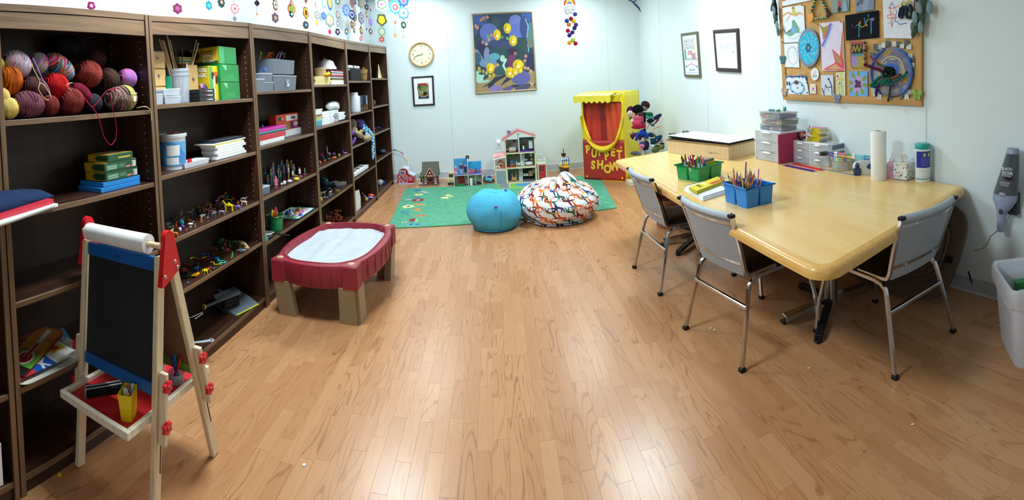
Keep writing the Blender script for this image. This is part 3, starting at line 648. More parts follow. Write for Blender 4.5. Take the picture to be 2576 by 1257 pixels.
# ================================================================ bean bags
def bag(name,label,cx,cy,R0,H,prof,col,shapes,nu,nv,top,wr,seed,sx=1.,rz=0.):
 pos=np.zeros((nv,nu,3)); 
 for j in range(nv):
  v=j/(nv-1);r,z=prof(v)
  for i in range(nu):
   a=2*pi*i/nu;c_,s_=cos(a),sin(a);k=1+wr*noise.noise((c_*2.2+seed,s_*2.2,v*3))+wr*.5*noise.noise((c_*7+seed,s_*7,v*2.2))*(v>.05)
   x,y=c_*r*R0*k*sx,s_*r*R0*k;zz=z*H;zz=top(x,y,zz,v,a);pos[j,i]=(x,y,max(zz,.0))
 U,V_=np.meshgrid(np.linspace(0,1,nu,endpoint=False),np.linspace(0,1,nv));C=np.zeros((nv,nu,3));C[:]=lin(col);shade(shapes,U,V_,C)
 o=grid_mesh(name,pos,C,None,'fabric',smooth=True,wrap=True);o.location=(cx,cy,.0135);o.rotation_euler=(0,0,rz);return tag(o,label,'bean bag')
def pf(v):
 if v<.12:return(.25+.62*v/.12)if v>0 else .0,0.
 a=(v-.12)/.88;th=-.55*pi/2+a*(1.55*pi/2);r=.30+.72*cos(th)if th<1.2 else(.30+.72*cos(1.2))*(1-(th-1.2)/(1.55*pi/2-.55*pi/2-1.2+1e-6)*.0)*max(0,1-(th-1.2)/.38);z=(sin(th)+sin(.55*pi/2))/(1+sin(.55*pi/2));return max(r,0.),z
def topb(x,y,z,v,a):
 q=max(0,(v-.86)/.14);return z-.035*q**2+.010*sin(a*3+1)*max(0,min(1,(v-.6)*4))
bb=bag('bean_bag','small plain light blue bean bag at the front of the rug',1.585,-2.35,.28,.37,pf,'#52b2da',[],96,64,topb,.05,3)
g=G('#8d58b8');g.box((.0,0,0),(.035,.012,.018),b=.003);o=g.build('purple_tag',bb,'fabric');o.location=(.02,-.268,.265);o.rotation_euler=(.5,0,0)
g=G('#8d58b8');g.box((.0,0,0),(.03,.02,.012),b=.003);o=g.build('purple_tag',bb,'fabric');o.location=(.13,-.02,.375)
g=G('#2b93bd');g.tube([(.055+.02*k/10,-.283+(.02 if k>8 else 0)+.010*abs(k-5)/5,.03+.024*k)for k in range(10)],.0025,5);g.build('seam',bb,'fabric')
GP=[(.02,.90),(.12,1.0),(.16,.93),(.26,.97),(.22,.88),(.30,.82),(.46,.56),(.86,.48),(.92,.34),(1.04,.02),(.98,.02),(.80,.30),(.74,.02),(.69,.02),(.70,.34),(.52,.36),(.44,.34),(.50,.02),(.45,.02),(.34,.30),(.22,.02),(.17,.02),(.28,.38),(.20,.72),(.14,.86)]
shp=[];rg=random.Random(12);cols=['#e8702e','#1f6b58','#1b2236','#7c2b30','#e8702e','#e8702e','#2a4a78'];nc=14;nr=5
for r_ in range(nr):
 for c_ in range(nc*2):
  fl=c_%2;col=cols[(c_*3+r_*2+fl)%7];x0=(c_/(nc*2)+.011*(r_%2))%1;y0=.05+r_*.185+(.08 if fl else 0);wd,hh=.047,.20
  f_=(lambda p:(x0+(p[0]if not fl else 1-p[0])*wd,y0+(p[1]if not fl else 1-p[1])*hh))
  shp.append(('p',[f_(p)for p in GP],col))
  hc=rg.choice(['#c23a3a','#1b2236','#e9b93a','#1f6b58','#7c2b30','#3a62a8']);p=f_((.12,.97));shp.append(('e',p[0],p[1],.014,.010,0,hc))
  for(dx,dy)in((.36,.5),(.5,.45),(.66,.42),(.8,.4),(.26,.66)):p=f_((dx,dy));shp.append(('e',p[0],p[1],.0032,.0058,0,'#f0c02e' if col=='#1b2236' else rg.choice(['#1b2236','#8c2f33','#2a6b58'])))
def topg(x,y,z,v,a):
 k=max(0,min(1,(v-.45)/.35));d1=math.exp(-((x+.12)**2+(y+.02)**2)/.016);d2=math.exp(-((x-.14)**2+(y+.02)**2)/.03);cr=math.exp(-((x-.0+.15*y)/.05)**2)
 return z+k*(.13*d1+.035*d2-.05*cr*(y<.12))+.008*noise.noise((x*16,y*16,2))*k
o=bag('bean_bag','large white bean bag printed with orange, green and navy giraffes',2.285,-2.13,.448,.37,pf,'#e9eef3',shp,620,420,topg,.06,9,1.02,rz=2.2)
# ================================================================ on and along the far wall
def uvq(Q,x,y):
 """crop pixel -> 0..1 in the quad Q = TL, TR, BR, BL (v up)"""
 A,B,C_,D=[np.array(q,float)for q in Q];u=v=.5
 for _ in range(15):
  q=D*(1-u)*(1-v)+C_*u*(1-v)+B*u*v+A*(1-u)*v;e=np.array((x,y))-q;du=(C_-D)*(1-v)+(B-A)*v;dv=(A-D)*(1-u)+(B-C_)*u;det=du[0]*dv[1]-du[1]*dv[0]
  u+=(e[0]*dv[1]-e[1]*dv[0])/det;v+=(du[0]*e[1]-du[1]*e[0])/det
 return u,v
def inq(Q,shapes):
 w_=hypot(Q[1][0]-Q[0][0],Q[1][1]-Q[0][1]);h_=hypot(Q[3][0]-Q[0][0],Q[3][1]-Q[0][1]);out=[]
 for t in shapes:
  if t[0]=='e':u,v=uvq(Q,t[1],t[2]);out.append(('e',u,v,t[3]/w_,t[4]/h_,-t[5],t[6]))
  elif t[0]=='o':u,v=uvq(Q,t[1],t[2]);out.append(('o',u,v,t[3]/w_,t[4]/h_,t[5],t[6]))
  elif t[0]=='p':out.append(('p',[uvq(Q,*p)for p in t[1]],t[2]))
  elif t[0]=='l':out.append(('l',[uvq(Q,*p)for p in t[1]],t[2]/w_,t[3]))
 return out
def frame_on(fn,px,fw,dep,col,name,label,cat,fin='satin',loc_off=0.):
 """picture frame whose outer corners (TL TR BR BL) are seen at the pixels px; returns thing and inner quad"""
 q=[fn(*p,dep)for p in px];c=sum(q,Vector())/4;n=(q[1]-q[0]).cross(q[3]-q[0]).normalized();n=-n if n.dot(CV-c)<0 else n
 t=thing(name,label,cat,c-n*dep*.5);inner=[]
 for i in range(4):
  p,a,b=q[i],q[i-1],q[(i+1)%4];inner.append(p+(a-p).normalized()*fw+(b-p).normalized()*fw)
 for i in range(4):
  j=(i+1)%4;g=G(col);F_=[q[i],q[j],inner[j],inner[i]];F2=[p-n*(dep-.002)for p in F_];hi=[p+n*.002 for p in(q[i].lerp(inner[i],.5),q[j].lerp(inner[j],.5))]
  g.add(F_+F2+hi,[(0,1,9,8),(8,9,2,3),(7,6,5,4),(0,4,5,1),(3,2,6,7),(0,8,3,7,4),(1,5,6,2,9)]);g.build(('top_rail','side_rail','bottom_rail','side_rail')[i],t,fin,w=1)
 return t,[p-n*.006 for p in inner],n
# --- painting
Q=((180,182),(832,150),(880,992),(225,1040))
t,inn,n=frame_on(onfar,[(1184.5,35),(1340,27.3),(1351,226.5),(1196.5,237)],.024,.03,'#b3a284','framed_painting','large gold-framed painting of blue prickly pear cactus with yellow flowers','painting','metal')
E_=lambda x,y,a,b,c,r=0.:('e',x,y,a,b,r,c)
sh=[E_(250,230,95,70,'#3a5597'),E_(200,330,40,80,'#33528c'),('p',[(200,1045),(200,900),(420,850),(640,840),(890,790),(890,1000)],'#a08a60'),('p',[(190,540),(250,580),(300,690),(215,640)],'#a08a60'),E_(790,190,70,60,'#2f5aa3'),E_(500,210,120,60,'#2a4060'),E_(440,260,50,60,'#34505e'),
 E_(360,370,100,100,'#5b6cb6'),E_(340,450,50,60,'#5465ad'),E_(655,250,72,75,'#6b79c4'),E_(660,370,82,95,'#5d6fbd'),E_(752,312,50,122,'#33457f'),E_(825,320,30,70,'#3f7a92'),E_(822,450,45,95,'#4b7c79'),E_(520,515,165,58,'#35426f',.18),E_(285,560,60,98,'#25294c',-.2),E_(335,610,32,78,'#8287ad',.15),('p',[(205,560),(235,560),(310,680),(270,690)],'#6b86a5'),
 E_(230,660,45,70,'#3a5876'),E_(480,590,120,60,'#234a56'),E_(420,640,60,42,'#58a0b6'),E_(350,710,95,48,'#6c90b0'),E_(720,560,95,140,'#25464f'),E_(700,660,95,100,'#22404b'),E_(612,690,45,95,'#6b3460',.25),E_(832,690,60,95,'#232c59'),E_(460,790,92,58,'#34545c'),E_(510,660,28,38,'#abd4c4',.4),('l',[(548,672),(518,735),(543,785)],11,'#a9dcd3'),
 E_(620,580,60,40,'#2a2345'),('p',[(270,985),(370,925),(430,860),(575,840),(430,925),(380,985),(345,988),(352,960)],'#263142'),('p',[(480,968),(560,862),(612,885)],'#2a3446'),('p',[(480,1010),(620,950),(885,930),(885,955),(600,985)],'#2c3347'),('p',[(215,790),(420,830),(300,900),(215,860)],'#2b4248'),
 E_(715,870,108,80,'#5f62a6'),E_(428,1000,68,42,'#8b7aba'),E_(570,998,62,26,'#5c5694',-.3),E_(735,982,85,36,'#4e4f70',-.1),E_(255,885,42,48,'#9ed4c4'),('l',[(230,815),(240,870)],14,'#9ed4c4'),('l',[(295,850),(270,890)],12,'#9ed4c4'),('l',[(350,905),(290,920)],9,'#9ed4c4')]
for x,y,c in((275,235,'#b07c62'),(303,215,'#c08058'),(343,203,'#b98a7a'),(235,318,'#b98468'),(215,300,'#b98468'),(388,402,'#c08a60'),(360,452,'#b98a68'),(330,500,'#c0a088'),(292,480,'#9a8070'),(770,632,'#c48a78'),(760,682,'#c08a70'),(742,722,'#b07a60'),(762,762,'#b99a88'),(797,768,'#d09a68'),(827,797,'#d0a080'),(295,802,'#b08468'),(455,730,'#c0a078'),(420,748,'#c8a080'),(806,475,'#8a6a50'),(825,517,'#a06a60'),(652,602,'#a8705c'),(250,770,'#b8a040'),(255,800,'#9aa850'),(565,437,'#5a9a80'),(350,415,'#6aa088'),(505,425,'#4f8a70'),(330,822,'#a8a850'),(368,852,'#b8b848'),(410,842,'#c8b030')):sh.append(E_(x,y,17,19,c))
for x,y,a,b in((452,397,40,62),(565,325,42,58),(628,462,45,60),(375,767,45,58),(685,732,60,64),(590,812,50,60),(648,805,40,42),(620,855,18,20),(706,790,30,30)):
 sh+=[E_(x,y,a,b,'#e2bf16'),E_(x-a*.35,y+b*.2,a*.5,b*.6,'#cfa40e'),E_(x+a*.3,y-b*.2,a*.45,b*.5,'#f0d428'),E_(x,y+b*.25,a*.35,b*.28,'#f5f0a8')]
sh+=[('l',[(765,220),(797,300),(785,420)],4,'#9cc4ea'),('l',[(795,500),(803,580)],5,'#74c8d0'),('l',[(820,930),(860,940)],5,'#d8cdb0'),('l',[(825,950),(850,955)],4,'#d8cdb0')]
sheet_print('canvas',inn,260,330,'#243f4d',inq(Q,sh),t,'flat')
# --- small framed print
t,inn,n=frame_on(onfar,[(1035.3,193),(1090.3,189.7),(1094,264.5),(1040,267.3)],.028,.02,'#15161c','framed_print','small black-framed folk print with a wide white mat, below the clock','picture')
sh=[('r',.21,.2,.80,.80,'#3b4a38'),('r',.21,.62,.80,.80,'#a8342c'),E_(.5,.62,.27,.09,'#5d7a3c'),E_(.27,.62,.09,.14,'#3c4a30'),E_(.5,.45,.26,.10,'#7c8860'),E_(.58,.40,.12,.07,'#2b1a26'),E_(.45,.43,.05,.04,'#9cb050'),E_(.74,.77,.05,.04,'#b7b0a0'),E_(.72,.54,.06,.05,'#c87a6c'),('r',.21,.2,.80,.30,'#2f4a68'),('l',[(.24,.36),(.4,.30),(.55,.29),(.78,.34)],.018,'#d88a5c'),('l',[(.25,.62),(.3,.42)],.02,'#c88a4c'),('l',[(.5,.6),(.8,.6)],.012,'#b8a850'),E_(.72,.44,.07,.05,'#4e7a48')]
sheet_print('print',inn,120,160,'#eef1f6',sh,t)
# --- clock
c=onfar(1060,137,.0);R_=onfar(1060,105,0).z-c.z;MF=Matrix.Translation(c)@rotz(AF)@Matrix.Rotation(pi/2,4,'X')      # local xy on the wall, z into the room
t=thing('wall_clock','round wooden-rimmed wall clock with coloured numerals','clock',c)
g=G('#c2a06c');g.lathe([(R_*.86,.0),(R_,.002),(R_,.022),(R_*.965,.036),(R_*.90,.036),(R_*.86,.026),(R_*.86,.014)],n=48,M=MF,cap=False);g.build('rim',t,'satin',w=1,smooth=50)
g=G('#eae6c8');g.lathe([(R_*.87,.010),(0,.0101)],n=48,M=MF,cap=False);g.build('dial',t,'paper',w=1)
nc_=['#b0453c','#4a7ab8','#a06ac0','#3a5aa8','#4a8a50','#e09840','#b0453c','#4a90c0','#9a70c8','#4a4fb0','#4a9a50','#e0a848']
for i in range(12):
 a=pi/2-i*pi/6;text(str(12 if i==0 else i),R_*.26,MF@Matrix.Translation((cos(a)*R_*.66,sin(a)*R_*.66,.012)),t,'numeral',nc_[i],.0006)
g=G('#8a8a78')
for i in range(60):a=i*pi/30;g.box((cos(a)*R_*.81,sin(a)*R_*.81,.0108),(.003,.003,.0006),M=MF)
tag(g.build('minute_marks',t,'flat',w=1),kind='stuff')
for nm,an,L_,c_,w_ in(('minute_hand',196,.60,'#3c7a54',.008),('hour_hand',193,.40,'#4c8a5e',.011),('second_hand',88,.25,'#d8b050',.003)):
 g=G(c_);a=radians(an);g.box((L_*R_/2-.012,0,0),(L_*R_+.03,w_,.0012),M=MF@Matrix.Translation((0,0,.015+(w_>.009)*.002))@rotz(a));g.build(nm,t,'satin',w=1)
text('QUARTZ',R_*.07,MF@Matrix.Translation((0,-R_*.38,.012)),t,'lettering','#7a7a68',.0004)
# --- outlet and night light
c=onfar(1254,361);t=thing('wall_outlet','white outlet plate low on the far wall beside the dollhouse roof','outlet',c);M=Matrix.Translation(c)@rotz(AF)@Matrix.Rotation(pi/2,4,'X')
g=G('#dde6ee');g.box((0,0,.003),(.095,.15,.006),b=.003,M=M);g.build('plate',t,'plastic',w=1);g=G('#cfd6dc');g.box((.0,-.036,.007),(.034,.03,.004),b=.002,M=M);so=g.build('socket',t,'plastic',w=1)
g=G('#5a4a40')
for x in(-.006,.006):g.box((x,-.034,.0092),(.003,.009,.001),M=M)
tag(g.build('slots',so,'matte',w=1))
t=thing('night_light','small clear night light plugged into the outlet by the dollhouse','night light',c+NF*.03);g=G('#e4e0d4');g.box((0,.008,.016),(.034,.034,.02),b=.004,M=M);g.build('body',t,'plastic',w=1);g=G('#f4f6f0');g.ell((0,.034,.02),(.017,.02,.013),M=M);g.build('bulb',t,'night',w=1,smooth=True)
# --- hoop
g=G();cc=[];rg=random.Random(2);n_=72;ctr=Vector((-.035,.165,.263))
for i in range(n_):cc.append(lin(('#e8e6dc','#d8d040','#e8e6dc','#c04a7a','#9cc04a','#4a3a6a','#e8a0b8','#e8e6dc')[(i//3)%8]))
g.tube([ctr+Vector((cos(a)*.255,.05*sin(a),sin(a)*.252))for a in[2*pi*i/n_ for i in range(n_)]],.0085,8,closed=True,cols=cc);single(g,'hoop','striped plastic hoop leaning in the corner behind the bookcase and the red barn','hoop','plastic',(ctr.x,ctr.y,0),smooth=True)
# --- red barn
def at_floor(px,py):p=onz(px,py,0);return p
p0,p1=onz(1001,463.5),onz(1041,463.5);W=(p1-p0).length;t=thing('toy_barn','small red toy barn with white roof and crossed doors by the bookcase end','toy barn',(p0+p1)/2+Vector((0,.08,0)),-.02)
hh=.285;D2=.15;prof=[(-.5,0),(.5,0),(.5,.50),(.22,.60),(.20,.74),(.08,.86),(-.08,.88),(-.24,.80),(-.34,.66),(-.38,.50),(-.5,.48)]
prof=[(-.5,.03),(.5,.03),(.5,.42),(.20,.56),(.14,.78),(.0,.86),(-.16,.87),(-.32,.80),(-.40,.60),(-.5,.52)]
MX=Matrix.Rotation(pi/2,4,'X');g=G('#c0202e');g.prism([(x*W,z*hh)for x,z in prof],-D2/2,D2/2,M=MX);wl=g.build('walls',t,'plastic')
ro=prof[2:];g=G('#cfdcf2');P=[(x*W*1.06,z*hh)for x,z in ro];out=[(x*1.08,z+.018)for x,z in P]
g.loft([[(x,-D2*.56,z)for x,z in P]+[(x,-D2*.56,z)for x,z in out[::-1]],[(x,D2*.56,z)for x,z in P]+[(x,D2*.56,z)for x,z in out[::-1]]]);rf=g.build('roof',t,'plastic')
for i,x in enumerate((-.055,-.01)):g=G('#4a3a5a');g.box((0,0,0),(.028,.004,.012),M=Matrix.Translation((x,-D2*.565,.258-.012*0))); 
g=G('#c9d8f0');g.box((0,0,.008),(W*1.04,D2*1.1,.016),b=.003);g.build('base',t,'plastic')
yf=-D2/2-.003
for cx in(-.27,-.02):
 g=G('#c9d8f0');w_=.25*W;x=cx*W;zb,zt=.025,.135
 for a,b in(((x-w_/2,zb),(x+w_/2,zb)),((x-w_/2,zt),(x+w_/2,zt)),((x-w_/2,zb),(x-w_/2,zt)),((x+w_/2,zb),(x+w_/2,zt)),((x-w_/2,zt if cx<-.1 else zb),(x+w_/2,zb if cx<-.1 else zt)),((x-w_/2,zb if cx<-.1 else zt),(x,(zb+zt)/2))):g.tube([(a[0],yf,a[1]),(b[0],yf,b[1])],.005,4)
 g.build('door',t,'plastic')
def framewin(t,x,z,w_,h_,y,col='#c9d8f0',pane='#2c2c38',arch=0.,name='window'):
 g=G(col);g.box((x,y,z),(w_,.006,h_),b=.001)
 if arch:g.lathe([(w_/2,-.003),(w_/2,.003),(0,.003)],n=20,M=Matrix.Translation((x,y,z+h_/2))@Matrix.Rotation(pi/2,4,'X'))
 wd=g.build(name,t,'plastic')
 for i in(-1,1):
  for j in(-1,1):g=G(pane);g.box((x+i*w_*.2,y-.0035,z+j*h_*.2),(w_*.28,.002,h_*.3));g.build('pane',wd,'plastic')
 return wd
framewin(t,.30*W,.09,.05,.05,yf)
g=G('#c9d8f0');g.box((-.16*W,yf,.185),(.095,.008,.062),b=.006);wd=g.build('loft_window',t,'plastic',smooth=40);g=G('#6a6a72');g.box((-.16*W,yf-.003,.184),(.07,.006,.042),b=.003);g.build('pane',wd,'plastic')
# --- schoolhouse
p0,p1=onz(1053,466.5),onz(1104,465.5);W=(p1-p0).length;t=thing('toy_schoolhouse','brown toy schoolhouse with steep dark roof, bell gable and a green tree','toy house',(p0+p1)/2+Vector((0,.08,0)),.0)
g=G('#6b5a4c');g.box((0,0,.008),(W,.17,.016),b=.002);g.build('base',t,'plastic');hx=.03;HW=.13
g=G('#6e3226');g.box((hx,.01,.078),(HW*2*.92,.12,.124));g.build('walls',t,'plastic')
g=G('#5b5b50');M=Matrix.Translation((hx,0,0));g.add([(-HW,-.085,.138),(HW,-.085,.138),(HW,.02,.345),(-HW,.02,.345),(-HW,.05,.345),(HW,.05,.345),(-HW,.09,.138),(HW,.09,.138)],[(0,1,2,3),(3,2,5,4),(4,5,7,6),(0,3,4,6),(1,7,5,2),(0,6,7,1)],M=M);g.build('roof',t,'matte')
g=G('#8c1f26');g.prism([(-.075,.125),(.075,.125),(0,.265)],-.095,.0,M=Matrix.Translation((hx,0,0))@Matrix.Rotation(pi/2,4,'X')@Matrix.Rotation(pi,4,'Y'));g.v=[Vector((v.x,v.y,v.z))for v in g.v];g.v=[Vector((v.x,-abs(v.y)if v.y>0 else v.y,v.z))for v in g.v];gb=g.build('gable',t,'plastic')
g=G('#e3e0dc')
for s_ in(-1,1):g.tube([(hx+s_*.082,-.099,.135),(hx,-.099,.275)],.0045,4)
g.build('gable_trim',t,'plastic');g=G('#2a1a18');g.ell((hx,-.097,.20),(.02,.004,.028));g.build('bell_opening',t,'matte');g=G('#e9e6c8');g.lathe([(.014,0),(.011,.006),(.006,.02),(0,.024)],(hx,-.10,.188),10);g.build('bell',t,'plastic')
g=G('#cdc29a');g.box((hx,-.098,.148),(.095,.006,.02),b=.001);sg=g.build('sign',t,'plastic');text('SCHOOL HOUSE',.0115,mw(t)@Matrix.Translation((hx,-.1022,.148))@Matrix.Rotation(pi/2,4,'X'),sg,'lettering','#6a5a3a',.0002)
g=G('#7c2428');g.box((hx,-.055,.075),(.22,.012,.115));g.build('front',t,'plastic')
for s_ in(-1,1):framewin(t,hx+s_*.075,.072,.036,.05,-.064,'#dfe3ee','#20242c',arch=1);g=G('#bcd6c8');g.box((hx+s_*.078,-.07,.027),(.035,.012,.018),b=.003);g.build('flower_box',t,'plastic')
g=G('#6e4a2c');g.box((hx,-.064,.05),(.055,.008,.07));g.lathe([(.0275,-.004),(.0275,.004),(0,.004)],n=18,M=Matrix.Translation((hx,-.064,.085))@Matrix.Rotation(pi/2,4,'X'));d=g.build('door',t,'plastic');g=G('#171210');g.box((hx,-.069,.085),(.038,.002,.03),b=.0008);g.build('opening',d,'matte')
g=G('#3f9a4c');g.ell((-.125,.02,.12),(.035,.03,.032));g.ell((-.115,.02,.17),(.02,.02,.03));g.build('tree',t,'plastic',smooth=True);g=G('#4a2a20');g.tube([(-.12,.02,.015),(-.122,.02,.11)],.014,8);g.build('tree_trunk',t,'plastic');g=G('#dfe3ee')
for k in range(6):g.box((-.152+k*.011,-.06,.03),(.006,.004,.028)); 
g.box((-.125,-.06,.032),(.065,.003,.005));g.build('picket_fence',t,'plastic')
# --- cream bus
p=onz(1136,465);t=thing('toy_truck','cream toy camper truck parked left of the blue-roofed playhouse','toy vehicle',p+Vector((0,.09,0)),-.06)
g=G('#d9cca6');g.loft([[(-.048,y0,z0),(.048,y0,z0),(.048,y1,z0),(-.048,y1,z0)]for z0,y0,y1 in((.022,-.09,.09),(.09,-.09,.09),(.10,-.07,.09),(.165,-.055,.09))]);g.build('body',t,'plastic')
g=G('#cfc39c');g.box((0,.015,.172),(.084,.14,.014),b=.004);g.build('roof',t,'plastic');g=G('#3a3a40');g.box((0,-.067,.133),(.06,.01,.034));g.build('windscreen',t,'gloss');g=G('#26262a');g.box((0,-.092,.03),(.094,.008,.014),b=.002);g.build('bumper',t,'plastic')
g=G('#c9a850');g.box((0,-.092,.055),(.05,.004,.022),b=.001);g.build('grille',t,'plastic');g=G('#7a3a2a');g.box((0,-.062,.158),(.08,.012,.010),b=.003);g.build('visor',t,'plastic')
for sx_ in(-1,1):
 g=G('#f4eecb');g.ell((sx_*.035,-.092,.058),(.009,.005,.009),10,6);g.build('headlamp',t,'plastic')
 for yy in(-.06,.055):g=G('#1e1e20');g.lathe([(0,-.01),(.022,-.01),(.022,.01),(0,.01)],n=16,M=Matrix.Translation((sx_*.042,yy,.022))@Matrix.Rotation(pi/2,4,'Y'));g.build('wheel',t,'plastic')
# --- two-floor playhouse
p0,p1=onz(1145,471.3),onz(1213,467);W=(p1-p0).length*1.03;t=thing('playhouse','open two-floor wooden playhouse with blue upper walls and floor and red ground floor','dollhouse',(p0+p1)/2+Vector((0,.0,0)),math.atan2((p1-p0).y,(p1-p0).x)*.6)
hw=W/2;DZ=.175;PD=.17
for s_ in(-1,1):
 x=s_*hw/2;g=G('#b2473c');g.box((x,PD/2,.004),(hw-.01,PD,.008));g.build('ground_floor',t,'satin')
 g=G('#e6d8bc');g.box((x,PD/2,DZ-.004),(hw,PD,.008));g.build('upper_floor',t,'satin');g=G('#3f66cf');g.box((x,PD/2,DZ+.001),(hw-.012,PD-.004,.0025));g.build('blue_carpet',t,'matte')
 hz=.40 if s_<0 else .345
 bw=sheet_print('patterned_back' if s_<0 else 'blue_back',[mw(t)@Vector(v)for v in((x-hw/2,PD,hz),(x+hw/2,PD,hz),(x+hw/2,PD,DZ),(x-hw/2,PD,DZ))],60,60,'#2f9bd8',[('e',.06+.11*i+(.05 if j%2 else 0),.08+j*.1,.018,.018,0,'#cfeaf6')for i in range(9)for j in range(10)]if s_<0 else[('r',.35,.85,.62,1,'#3aa6de')],t,'satin',th=.005)
 g=G('#e4e6e8');g.box((x,PD-.002,DZ/2),(hw-.008,.005,DZ-.012));g.build('ground_back',t,'satin')
for x in(-hw,0,hw):
 g=G('#e9e4d6');g.box((x,PD/2,DZ/2),(.008,PD,DZ));g.build('wall_panel',t,'satin')
g=G('#e9e9ea');g.box((.002,PD/2+.02,(DZ+.43)/2),(.008,.10,.43-DZ));g.build('divider',t,'satin');g=G('#1a1a1d');g.box((.002,PD/2-.0,.425),(.05,.04,.05),b=.004);g.build('clip',t,'plastic')
g=G('#a8352e');g.box((-hw*.52,.12,.075),(.10,.05,.13));g.box((-hw*.52,.12,.155),(.05,.04,.03));g.build('brick_fireplace',t,'matte');g=G('#7a1f1c');g.box((-hw*.5,.094,.04),(.035,.004,.03));g.build('hearth',t,'matte')
g=G('#2d7a48');g.box((-hw*.52,.03,.025),(.10,.04,.035),b=.004);g.box((-hw*.85,.07,.025),(.04,.05,.04),b=.004);g.build('green_bench',t,'plastic')
g=G('#ece9e6');g.box((hw*.2,.05,.06),(.04,.05,.11),b=.002);g.build('white_cabinet',t,'satin');g=G('#1c1c20');g.box((hw*.75,.12,.03),(.05,.03,.012));g.build('black_bench',t,'satin')
for x in(.22,.78):g=G('#b0322e');g.box((hw*(.08+x),.158,.135),(.08 if x<.5 else .06,.003,.018));g.build('red_shelf',t,'satin')
for(x,y,sx_,h_)in((.20,.12,.04,.07),(.45,.13,.10,.05),(.60,.13,.06,.05),(.93,.12,.022,.055),(.1,.05,.025,.05)):g=G('#c46a80');g.box((hw*x,y,DZ+.002+h_/2),(sx_,.045,h_),b=.003);g.build('pink_furniture',t,'satin')
PM=mw(t)
def doll(name,label,P,h,hair,skin,top,legs,cat='doll',sit=False,group=None,arm=None,rz=0,fin='plastic',skirt=False,longhair=False):
 """small toy person of height h standing at P"""
 d=thing(name,label,cat,P,rz,group);s=h
 g=G(top)
 if skirt:g.lathe([(.17*s,.30*s),(.15*s,.34*s),(.08*s,.58*s),(.115*s,.76*s),(.05*s,.83*s)],n=12,sy=.75)
 else:g.lathe([(.085*s,.44*s),(.105*s,.52*s),(.09*s,.62*s),(.13*s,.77*s),(.05*s,.83*s)],n=12,sy=.6)
 for k in(-1,1):g.tube([(k*.115*s,0,.78*s),(k*.155*s,-.01*s,.66*s),(k*.15*s,-.05*s,.53*s)],[.04*s,.034*s,.028*s],6)
 g.build('torso',d,fin,smooth=50);g=G(legs)
 lw=.058*s
 for k in(-1,1):
  if sit:g.tube([(k*.05*s,0,.46*s),(k*.06*s,-.2*s,.46*s),(k*.06*s,-.24*s,.25*s)],[lw,lw,lw*.8],6)
  else:g.tube([(k*.048*s,0,.48*s),(k*.052*s,0,.25*s),(k*.052*s,0,.03*s)],[lw,lw*.85,lw*.75],6)
  g.box((k*.055*s,-.02*s-(.24*s if sit else 0),(.02 if not sit else .23)*s),(.075*s,.13*s,.04*s),col='#3a2c26',b=.01*s)
 g.build('legs',d,fin,smooth=50);g=G(skin);g.ell((0,-.005*s,.905*s),(.068*s,.075*s,.09*s),10,8);g.cyl((0,0,.81*s),(0,0,.85*s),.03*s,n=8)
 for k in(-1,1):g.ell((k*.15*s,-.06*s,.50*s),.028*s,6,5)
 hd=g.build('head',d,fin,smooth=True);g=G(hair);g.ell((0,.018*s,.935*s),(.078*s,.078*s,.08*s),10,8)
 if longhair:g.ell((0,.045*s,.85*s),(.085*s,.05*s,.12*s),8,6)
 g.build('hair',hd,fin,smooth=True);return d
doll('toy_doll','blonde doll in a pink dress sitting at the left of the playhouse upper floor',PM@Vector((-hw*.86,.05,DZ+.0-.02)),.15,'#e8c860','#f0c8a8','#d86a88','#e8b0c0',skirt=True,sit=True,longhair=True)
doll('toy_doll','standing doll with a purple jacket and pale trousers on the playhouse',PM@Vector((-hw*.46,.04,DZ+.0025)),.175,'#3a2a24','#f0c8a8','#5a2f48','#b8c0cc')
doll('toy_doll','seated doll in dark red holding something yellow on the playhouse',PM@Vector((-hw*.16,.06,DZ-.01)),.155,'#6a3a28','#e8b890','#4a1f2a','#1c1c20',sit=True)
doll('toy_doll','blonde doll in a green shirt standing on the red playhouse ground floor',PM@Vector((hw*.52,.035,.0085)),.14,'#d8b04c','#e8c0a0','#6aa850','#6a86b8')
g=G('#d9b98a');g.box((0,0,0),(.06,.05,.02),b=.002);single(g,'toy_stool','tan wooden toy seat under the blonde doll in pink','toy stool','satin').matrix_world=PM@Matrix.Translation((-hw*.86,.05,DZ+.013))
g=G('#d9b98a');g.box((0,0,0),(.07,.05,.018),b=.002);single(g,'toy_stool','tan wooden toy seat under the seated doll in dark red','toy stool','satin').matrix_world=PM@Matrix.Translation((-hw*.16,.06,DZ+.012))
# --- toy car
p=onz(1229,459);t=thing('toy_car','turquoise and purple rounded toy car beside the dollhouse garage','toy car',p+Vector((0,.07,0)),.35)
g=G('#3fb0bd');g.loft([[(cos(a)*.062*k,-.03+sin(a)*.075*k-dy,z)for a in[2*pi*i/20 for i in range(20)]]for k,z,dy in((.8,.012,0),(1.05,.025,0),(1.05,.05,0),(.85,.065,0),(.5,.075,-.02))]);g.build('front_body',t,'gloss',smooth=60)
g=G('#6c2a78');g.loft([[(cos(a)*.064*k,.03+sin(a)*.07*k,z)for a in[2*pi*i/20 for i in range(20)]]for k,z in((.8,.012),(1.05,.025),(1.05,.06),(.8,.085),(.5,.095))]);g.build('rear_body',t,'gloss',smooth=60)
g=G('#4fc0cc');g.ell((0,-.01,.07),(.05,.055,.035));g.build('cabin',t,'gloss',smooth=True);g=G('#4a2a7c');g.ell((0,-.03,.075),(.038,.045,.026));g.build('windscreen',t,'gloss',smooth=True)
g=G('#e6eef0');g.box((0,-.108,.04),(.03,.004,.010),b=.002);g.build('smile',t,'plastic')
